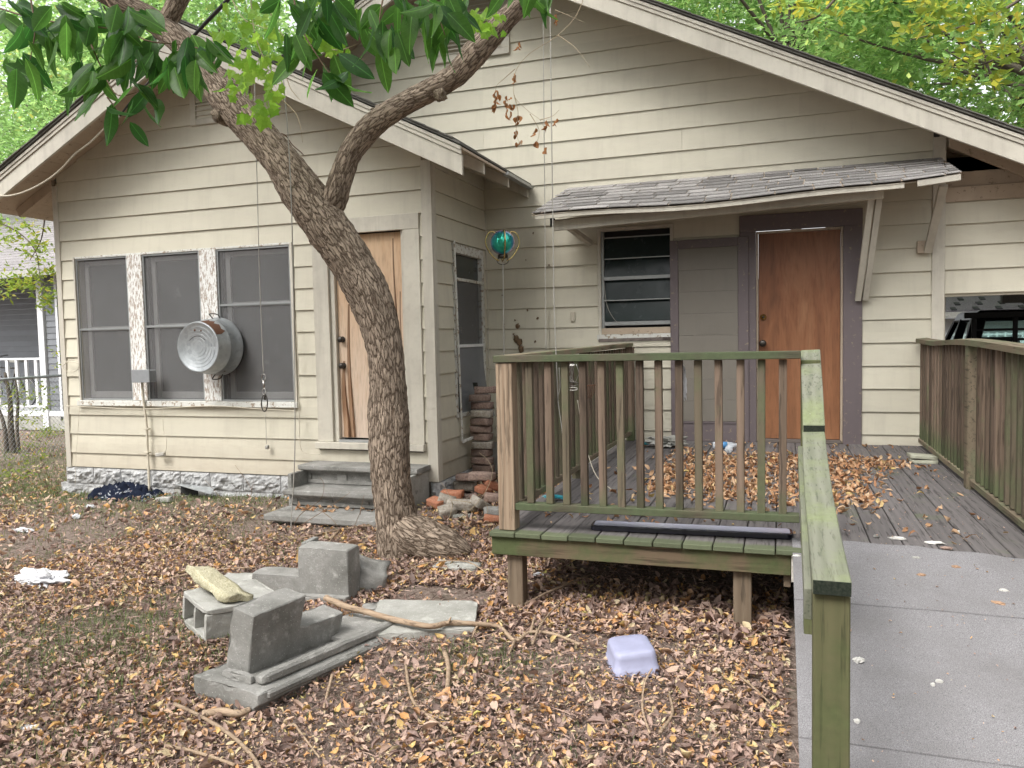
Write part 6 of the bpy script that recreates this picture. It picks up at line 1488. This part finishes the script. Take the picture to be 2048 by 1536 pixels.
while x > -17: box('picket', x, x + .07, NY - .02, NY + .02, zf - .41, zr - .04, M['white'], nb, .002); x -= .26
pr = [(NY - .5, zE - .02), (NY - .5, zE + .03), (NY + 5, zE + 3.2), (NY + 5, zE + 3.1)]
prism('roof_deck', [(NY - .5, zE - .05), (NY - .5, zE), (NY + 5, zE + 3.0), (NY + 5, zE + 2.9)], 'x', -22, xr + .4, M['nshing'], nb)
k = 0
while k < 22:
    a = NY - .52 + k * .13; za = zE + (a - NY + .5) * .5454 + .012; prism('shingle_course', [(a, za), (a, za + .018), (a + .14, za + .0764 + .006), (a + .14, za + .0764)], 'x', -22, xr + .42, M['nshing'], nb); k += 1
box('eave_board', -22, xr + .4, NY - .53, NY - .501, zE - .12, zE + .0, M['conc_l'], nb, .003)
box('wall', xr - .1, xr, NY + .001, NY + 6, .2, zE, M['gsiding'], nb)
# bicycle on the porch
bi = thing('bicycle', 'bicycle with a pale saddle parked on the neighbour porch', 'bicycle')
bc = nP(50, 760, NY + .6); 
def ring3(c, r, rr, mat, nm): tube(nm, [c + Vector((r * math.cos(a), 0, r * math.sin(a))) for a in np.linspace(0, 2 * math.pi, 33)], rr, mat, bi, 8)
w1 = Vector((bc.x, NY + .6, zf - .52 + .34)); w2 = w1 + Vector((-1.02, 0, 0)); ring3(w1, .32, .022, M['black'], 'tyre'); ring3(w2, .32, .022, M['black'], 'tyre'); ring3(w1, .295, .010, M['chrome'], 'rim'); ring3(w2, .295, .010, M['chrome'], 'rim')
sdl = nP(10, 697, NY + .6)
for a, b in (((0, 0), (-.25, .50)), ((-.25, .50), (-.78, .52)), ((0, 0), (-.42, -.02)), ((-.42, -.02), (-.25, .50)), ((-.42, -.02), (-.80, .46)), ((-.80, .62), (-1.02, 0))): tube('frame_tube', [w1 + Vector((a[0], 0, a[1])), w1 + Vector((b[0], 0, b[1]))], .016, M['steel'], bi, 8)
tube('seat_post', [w1 + Vector((-.25, 0, .5)), w1 + Vector((-.22, 0, .62))], .013, M['chrome'], bi, 8); o = rough_block('saddle', .27, .15, .06, M['conc_l'], bi, .01, 4, 2, .1); o.location = w1 + Vector((-.2, 0, .65))
tube('handlebar', [w1 + Vector((-.80, -.28, .78)), w1 + Vector((-.82, 0, .74)), w1 + Vector((-.80, .28, .78))], .013, M['chrome'], bi, 8)

# ------------------------------------------------------------------ foliage
def leaf_quads(P, size, lv, droop=.4):
    n = len(P); V = np.zeros((n, 5, 3)); s = size
    V[:, 0, 0] = 0; V[:, 1, 0] = .4; V[:, 1, 1] = -.21; V[:, 2, 0] = 1; V[:, 3, 0] = .4; V[:, 3, 1] = .21; V[:, 4, 0] = .45; V[:, 4, 2] = -.07
    V *= s[:, None, None]; V = np.einsum('nij,nkj->nki', rand_rot(n, .55), V); V += P[:, None, :]; return V
LQ = [(0, 1, 4), (1, 2, 4), (2, 3, 4), (3, 0, 4)]
def far_tree(x, y, h, cr, label, nleaf=16000, leaf=.10, zc=None, trunk_r=.16, mat='lfar', group='leafy trees behind the house', squash=.85, ncl=90, hole=.0, seed=0, cat='tree'):
    r = np.random.default_rng(seed + 50); t_ = thing('leafy_tree', label, cat, group)
    zc = zc or h - cr * squash; Rr = random.Random(seed)
    tube('trunk', [(x, y, -.2), (x + .15, y, h * .3), (x - .1, y + .1, h * .55), (x + .1, y, h * .8)], [trunk_r, trunk_r * .8, trunk_r * .55, trunk_r * .2], M['barkfar'], t_, 10, n=5)
    # clump centres throughout the crown
    u = r.normal(size=(ncl, 3)); u /= np.linalg.norm(u, axis=1)[:, None]; rad = r.uniform(.35, 1, ncl) ** .6; CC = u * rad[:, None] * np.array([cr, cr, cr * squash]) + np.array([x, y, zc])
    for k in range(16):
        c = CC[k]; b0 = Vector((x, y, zc - cr * .4 + Rr.uniform(-.4, .6))); m_ = b0.lerp(Vector(c), .5) + Vector((0, 0, -.2))
        tube('limb', [b0, m_, Vector(c)], [.06, .035, .010], M['barkfar'], t_, 6, n=4)
    per = nleaf // ncl; leaf *= 1.22; sc_l = r.uniform(.22, .42, ncl) * cr * .62
    P = []; lv = []
    for c, s_ in zip(CC, sc_l):
        q = r.normal(size=(per, 3)) * s_ * np.array([.62, .62, .42]); P.append(q + c); b = r.uniform(-.15, .2); lv.append(np.clip(r.beta(2, 2.5, per) * .8 + .12 + b, 0, .9))
    P = np.concatenate(P); lv = np.concatenate(lv); sp = r.uniform(size=len(lv)) > .985; lv[sp] = 1
    P = P[P[:, 2] > .3]; lv = lv[:len(P)]
    o = fast_leaves('crown', leaf_quads(P, r.uniform(.6, 1.2, len(P)) * leaf, lv), LQ, lv, M[mat], t_); return t_
far_tree(4.5, 17, 11.5, 4.2, 'bright leafy tree rising directly behind the right roof slope', 26000, .15, seed=1, ncl=130)
far_tree(9.5, 19, 12, 4.8, 'leafy tree at the far right behind the roof end', 22000, .16, seed=2, ncl=120)
far_tree(.2, 21, 14, 4.6, 'tall leafy tree behind the right part of the ridge', 20000, .16, seed=3, ncl=110)
far_tree(6.5, 26, 15, 6, 'broad tree filling in behind the right roof slope', 26000, .24, seed=14, ncl=130)
far_tree(-1.5, 30, 17, 6, 'tall broad tree far behind the ridge', 20000, .26, seed=15, ncl=110)
far_tree(16, 18, 12, 4.5, 'leafy tree right of the truck', 20000, .18, seed=16, ncl=110)
far_tree(13, 26, 15, 6, 'large pale tree farthest right beyond the roof', 20000, .20, seed=4, ncl=110)
far_tree(-16.5, 17, 11, 4.6, 'leafy tree behind the neighbour roof at the left', 26000, .15, seed=5, ncl=130)
far_tree(-12.5, 14.5, 10.5, 3.3, 'leafy tree between the neighbour and the house', 18000, .13, seed=6, ncl=100)
far_tree(-21, 20, 12, 5, 'leafy tree farthest left', 20000, .17, seed=7, ncl=110)
far_tree(-8, 20, 13, 4.6, 'leafy tree behind the ridge of the left gable', 22000, .15, seed=8, ncl=110)
far_tree(-3.5, 24, 15, 4.6, 'leafy tree hidden mostly behind the big gable', 12000, .2, seed=9, ncl=80)
far_tree(-26, 30, 16, 8, 'distant broad tree at the left', 22000, .26, seed=10, ncl=120)
far_tree(20, 34, 17, 9, 'distant broad tree at the right', 22000, .28, seed=11, ncl=120)
# yellow-leaved branch at top right, nearer
yb_ = thing('yellow_branch', 'tree branch with yellowing leaves reaching in at the top right', 'branch')
for pts in ([(2080, -30, 10), (1990, 30, 10), (1900, 60, 10), (1820, 80, 10)], [(2080, 90, 10), (2010, 110, 10), (1950, 130, 10), (1890, 100, 10)], [(1700, -40, 10), (1640, 30, 10), (1590, 45, 10)], [(1960, 80, 10.2), (1975, 130, 10.2), (1990, 180, 10.2)]): twig(pts, .02, .006, M['barkfar'], yb_, 'limb')
P = []
for px, py, n, s in ((1850, 60, 60, 30), (1880, 10, 120, 45), (1970, 30, 120, 40), (1950, 110, 60, 25), (1630, 25, 40, 26), (1570, 10, 30, 20), (2010, 100, 60, 22), (1900, 130, 30, 14), (1690, 5, 40, 22), (1990, 160, 26, 14), (1930, 155, 20, 14)):
    for _ in range(n): P.append(onY(LR.gauss(px, s), LR.gauss(py, s * .5), 10 + LR.uniform(-.5, .5)))
P = np.array([tuple(p) for p in P]); lv = rng.beta(2, 2, len(P)); fast_leaves('foliage', leaf_quads(P, rng.uniform(.10, .17, len(P)), lv), LQ, lv, M['lyel'], yb_)
# drooping near foliage over the neighbour roof, left edge
db = thing('drooping_branch', 'bright leafy branch drooping over the neighbour roof', 'branch'); P = []
for pts in ([(-20, 440, 8.2), (30, 460, 8.2), (70, 500, 8.2), (80, 560, 8.2)], [(90, 430, 8.2), (82, 480, 8.2), (60, 520, 8.2)]): twig(pts, .012, .004, M['barkfar'], db, 'limb')
for px, py, n, s in ((15, 480, 60, 18), (50, 450, 90, 22), (80, 500, 110, 16), (70, 560, 120, 18), (20, 570, 90, 18), (95, 590, 60, 12), (40, 570, 60, 14), (85, 610, 30, 8), (100, 540, 30, 8)):
    for _ in range(n): P.append(onY(min(LR.gauss(px, s), 112), LR.gauss(py, s * .8), 8.4 + LR.uniform(-.3, .3)))
P = np.array([tuple(p) for p in P]); lv = rng.beta(2, 2, len(P)) * .95; fast_leaves('foliage', leaf_quads(P, rng.uniform(.07, .12, len(P)), lv), LQ, lv, M['lyel'], db)
# shrub by the fence
sh = thing('fence_shrub', 'small two stemmed shrub growing in front of the chain link fence', 'shrub')
b0 = gp(28, 905)
def sY(px, py, dy=0): return onY(px, py, b0.y + dy)
tube('stem', [sY(28, 912), sY(22, 860), sY(20, 800), sY(10, 745)], [.05, .045, .035, .02], M['barkfar'], sh, 9, n=5); tube('stem', [sY(38, 908), sY(34, 850), sY(36, 800), sY(30, 755)], [.028, .025, .02, .012], M['barkfar'], sh, 8, n=5); tube('stem', [sY(14, 910), sY(8, 850), sY(-10, 800)], [.04, .03, .02], M['barkfar'], sh, 8, n=5)
P = []
for px, py, n, s in ((20, 780, 60, 20), (60, 790, 50, 18), (40, 830, 40, 18), (-5, 800, 40, 18), (90, 780, 26, 12), (85, 815, 26, 12), (110, 705, 16, 8), (115, 730, 10, 6), (60, 840, 30, 10)):
    for _ in range(n): P.append(sY(LR.gauss(px, s), LR.gauss(py, s * .7), LR.uniform(-.2, .2)))
P = np.array([tuple(p) for p in P]); lv = rng.beta(2, 2, len(P)) * .9; fast_leaves('foliage', leaf_quads(P, rng.uniform(.05, .09, len(P)), lv), LQ, lv, M['lyel'], sh)
for i, (px, py, n, s, lb) in enumerate(((100, 872, 220, 16, 'low bright green weed clump at the corner of the house'), (60, 895, 120, 22, 'low green weeds at the foot of the fence'), (70, 925, 60, 14, 'small green weed between the fence and the house corner'), (20, 960, 100, 22, 'green weed patch at the left edge of the yard'))):
    w = thing('weed_clump', lb, 'weeds'); b1 = gp(px, py); P = []
    for _ in range(n): P.append((LR.gauss(b1.x, pxm(s, b1)), LR.gauss(b1.y, .15), b1.z + abs(LR.gauss(0, .10))))
    P = np.array(P); lv = rng.beta(2, 2, len(P)) * .9; fast_leaves('foliage', leaf_quads(P, rng.uniform(.04, .08, len(P)), lv), LQ, lv, M['lyel'], w)

# ------------------------------------------------------------------ right: pickup truck under the carport and the building beyond
tk = thing('pickup_truck', 'black pickup truck with a barred rear window parked under the carport', 'truck')
M['tblack'] = m_plain('black_truck_paint', (.004, .0045, .006), .35, 0, .2); 
def m_tglass():
    m, t = new_mat('tinted_window'); b = N(t, 'ShaderNodeBsdfPrincipled', Roughness=.05); b.inputs['Base Color'].default_value = (.1, .2, .2, 1)
    tr = N(t, 'ShaderNodeBsdfTransparent'); tr.inputs[0].default_value = (.72, .88, .86, 1); mx = N(t, 'ShaderNodeMixShader'); mx.inputs[0].default_value = .12; L(t, tr.outputs[0], mx.inputs[1]); L(t, b.outputs[0], mx.inputs[2]); o = N(t, 'ShaderNodeOutputMaterial'); L(t, mx.outputs[0], o.inputs[0]); return m
M['tglass'] = m_tglass()
tx0, tx1 = 2.15, 3.75; ty = 11.0
def tb(nm, *a, mt='tblack', bv=.02): return box(nm, *a, M[mt], tk, bv)
tb('cab_body', tx0, tx1, ty, ty + 1.9, .45, 1.30); tb('bed', tx0 - .02, tx1 + .02, ty - 1.8, ty - .02, .45, 1.22); tb('hood', tx0 + .03, tx1 - .03, ty + 1.92, ty + 3.2, .45, 1.18)
hexa('cab_roof', [Vector(v) for v in ((tx0 + .12, ty + .12, 1.72), (tx1 - .12, ty + .12, 1.72), (tx1 - .12, ty + 1.45, 1.72), (tx0 + .12, ty + 1.45, 1.72))], [Vector(v) for v in ((tx0 + .18, ty + .2, 1.86), (tx1 - .18, ty + .2, 1.86), (tx1 - .18, ty + 1.35, 1.86), (tx0 + .18, ty + 1.35, 1.86))], M['tblack'], tk, .03)
for sx in (tx0, tx1 - .10):
    s = 1 if sx == tx0 else -1
    beam('rear_pillar', (sx + .05, ty + .02, 1.28), (sx + .05 + s * .12, ty + .15, 1.75), .16, .10, M['tblack'], tk, up=(0, 1, 0), bevel=.01); beam('front_pillar', (sx + .05, ty + 1.88, 1.28), (sx + .05 + s * .12, ty + 1.42, 1.75), .07, .06, M['tblack'], tk, up=(1, 0, 0), bevel=.01)
    beam('side_pillar', (sx + .05, ty + 1.0, 1.28), (sx + .05 + s * .12, ty + .95, 1.75), .05, .1, M['tblack'], tk, up=(1, 0, 0), bevel=.01)
mesh('rear_window', [(tx0 + .13, ty + .03, 1.30), (tx1 - .13, ty + .03, 1.30), (tx1 - .2, ty + .13, 1.72), (tx0 + .2, ty + .13, 1.72)], [(0, 1, 2, 3)], M['tglass'], tk)
mesh('windshield', [(tx0 + .10, ty + 1.88, 1.30), (tx1 - .10, ty + 1.88, 1.30), (tx1 - .2, ty + 1.45, 1.72), (tx0 + .2, ty + 1.45, 1.72)], [(0, 1, 2, 3)], M['tglass'], tk)
tb('seat', tx0 + .2, tx0 + .7, ty + .4, ty + .55, 1.2, 1.52, mt='black', bv=.05)
for z in (1.36, 1.48, 1.60): tb('rack_bar', tx0 + .08, tx1 - .08, ty - .06, ty - .03, z, z + .03, bv=.004)
for x in (tx0 + .06, tx0 + .50, tx1 - .5, tx1 - .1): tb('rack_post', x, x + .05, ty - .065, ty - .025, 1.22, 1.80, bv=.004)
tb('rack_bar', tx0 - .02, tx1 + .02, ty - .07, ty - .02, 1.76, 1.83, bv=.004)
o = rough_block('mirror', .20, .10, .24, M['tblack'], tk, .01, 4, 3, .1); o.location = (tx0 - .15, ty + 1.5, 1.42)
for wx in (tx0 + .02, tx1 - .22):
    for wy in (ty - 1.1, ty + 2.5): lathe('wheel', [(.001, 0), (.2, 0), (.34, .01), (.36, .05), (.36, .16), (.34, .20), (.001, .2)], M['black'], tk, 24, (wx, wy, .36 + .0), 'x')
nb2 = thing('far_building', 'low building with a speckled shingle roof seen beyond the truck', 'building')
p1_ = onY(1880, 628, 19); zr0 = p1_.z
M['wwall'] = m_plain('white_wall', (.75, .76, .78), .7)
box('wall', -2, 14, 19.3, 19.4, -.2, zr0 - .1, M['wwall'], nb2, 0)
M['farsh'] = m_speckle('far_dark_shingle', (.04, .036, .044), (.11, .10, .11), 60, 2, .3); M['farsh2'] = m_plain('black_tab', (.01, .01, .012), .9)
prism('roof', [(18.8, zr0), (18.8, zr0 + .06), (22.6, zr0 + 1.15), (22.6, zr0 + 1.05)], 'x', -3, 12, M['farsh'], nb2)
R = random.Random(9)
for j in range(9):
    y = 18.8 + j * .4; z = zr0 + .06 + j * .115 + .004
    for i in range(14):
        x = 3.0 + i * .42 + (j % 3) * .14; hexa('shingle', [(x, y, z), (x + .10, y, z), (x + .10, y + .2, z + .0575), (x, y + .2, z + .0575)], [(x, y, z + .02), (x + .10, y, z + .02), (x + .10, y + .2, z + .0775), (x, y + .2, z + .0775)], M['farsh2'], nb2, 0)
box('eave_board', -3, 12, 18.77, 18.799, zr0 - .09, zr0 + .03, M['conc'], nb2, 0)
la = thing('lattice_screen', 'white lattice panel standing beyond the truck', 'lattice')
for k in range(22):
    x = 2.3 + k * .14; box('slat', x, x + .03, 17.0, 17.015, .1, 1.55, M['white'], la, 0); 
for k in range(11):
    z = .1 + k * .14; box('slat', 2.3, 5.3, 17.016, 17.03, z, z + .03, M['white'], la, 0)
# carport roof strip and far post
cp = thing('carport', 'open carport with a dark ceiling attached to the right of the house', 'carport')
box('ceiling', 1.45, 5.4, WY + .15, 13.5, 2.75, 2.82, M['shingle_dark'], cp, 0); box('post', 5.2, 5.32, WY + .2, WY + .32, -.1, 2.74, M['trim'], cp, .004); box('post', 5.2, 5.32, 13.3, 13.42, -.1, 2.74, M['trim'], cp, .004); box('house_wall', 1.40, 1.448, WY + .2, 13.4, .0, 2.74, M['siding'], cp, 0)
box('beam', 3.1, 5.4, 13.38, 13.5, 2.0, 2.74, M['shingle_dark'], cp, 0)

# ------------------------------------------------------------------ unseen overhead crown and trees around the viewer, added to block sky light
def light_block_crown(parent, n, cx, cy, cz, rx, ry, rz_, leaf, seed, ncl=80, mat='lfar'):
    r = np.random.default_rng(seed); u = r.normal(size=(ncl, 3)); u /= np.linalg.norm(u, axis=1)[:, None]; CC = u * (r.uniform(.1, 1, ncl) ** .5)[:, None] * np.array([rx, ry, rz_]) + np.array([cx, cy, cz])
    per = n // ncl; P = np.concatenate([r.normal(size=(per, 3)) * np.array([.6, .6, .3]) * r.uniform(.7, 1.4) + c for c in CC]); lv = r.beta(2, 3, len(P)) * .7
    ok = P[:, 2] > CAMH + 1.1 + .47 * np.maximum(P[:, 1], 0) + .9; P = P[ok]; lv = lv[ok]
    return fast_leaves('crown', leaf_quads(P, r.uniform(.7, 1.2, len(P)) * leaf, lv), LQ, lv, M[mat], parent)
M['lover'] = m_leafy('overhead_foliage', [(0, (.03, .07, .018)), (1, (.07, .12, .03))], .35, .5, .3, 2.0)
light_block_crown(tree, 9000, -3.2, 3.4, 7.6, 5.5, 4.5, 1.6, .20, 31, mat='lover')
for i, (x, y, h, cr, lb) in enumerate(((-6, -7, 9, 4, 'unseen leafy tree added behind the viewer at the left to block light'), (1, -10, 10, 4.5, 'unseen leafy tree added straight behind the viewer to block light'), (9, -5, 9, 4, 'unseen leafy tree added behind the viewer at the right to block light'), (-14, -2, 9, 4, 'unseen leafy tree added far left of the viewer to block light'), (11, 4, 9, 3.6, 'unseen leafy tree added right of the ramp to block light'))):
    far_tree(x, y, h, cr, lb, 13000, .30, seed=40 + i, ncl=90, squash=1.05, mat='lover', group='unseen trees added to block light')

n = 700; X = rng.uniform(.1, 1.15, n); Y = rng.uniform(1.7, 7.9, n); Zr = np.array([rz(y) if y < 4.15 else D for y in Y]) + .014
tag(scatter('debris_bits', np.stack([X, Y], 1), Zr, rng.uniform(.004, .016, n), rng.uniform(.3, .95, n), M['litter'], .3, asp=rng.uniform(.4, 1.2, n)), kind='stuff')
sd_i = 0
for o in list(C.objects):
    r_ = o
    while r_.parent: r_ = r_.parent
    base = r_.name.split('.')[0]
    if o.type == 'MESH' and base in ('broken_step', 'stepped_block', 'cinder_block', 'concrete_steps', 'concrete_slab'):
        sd_i += 1; roughen(o, .004 if base != 'concrete_steps' else .0025, .05, .016 if base != 'concrete_steps' else .008, sd_i * 3.7)
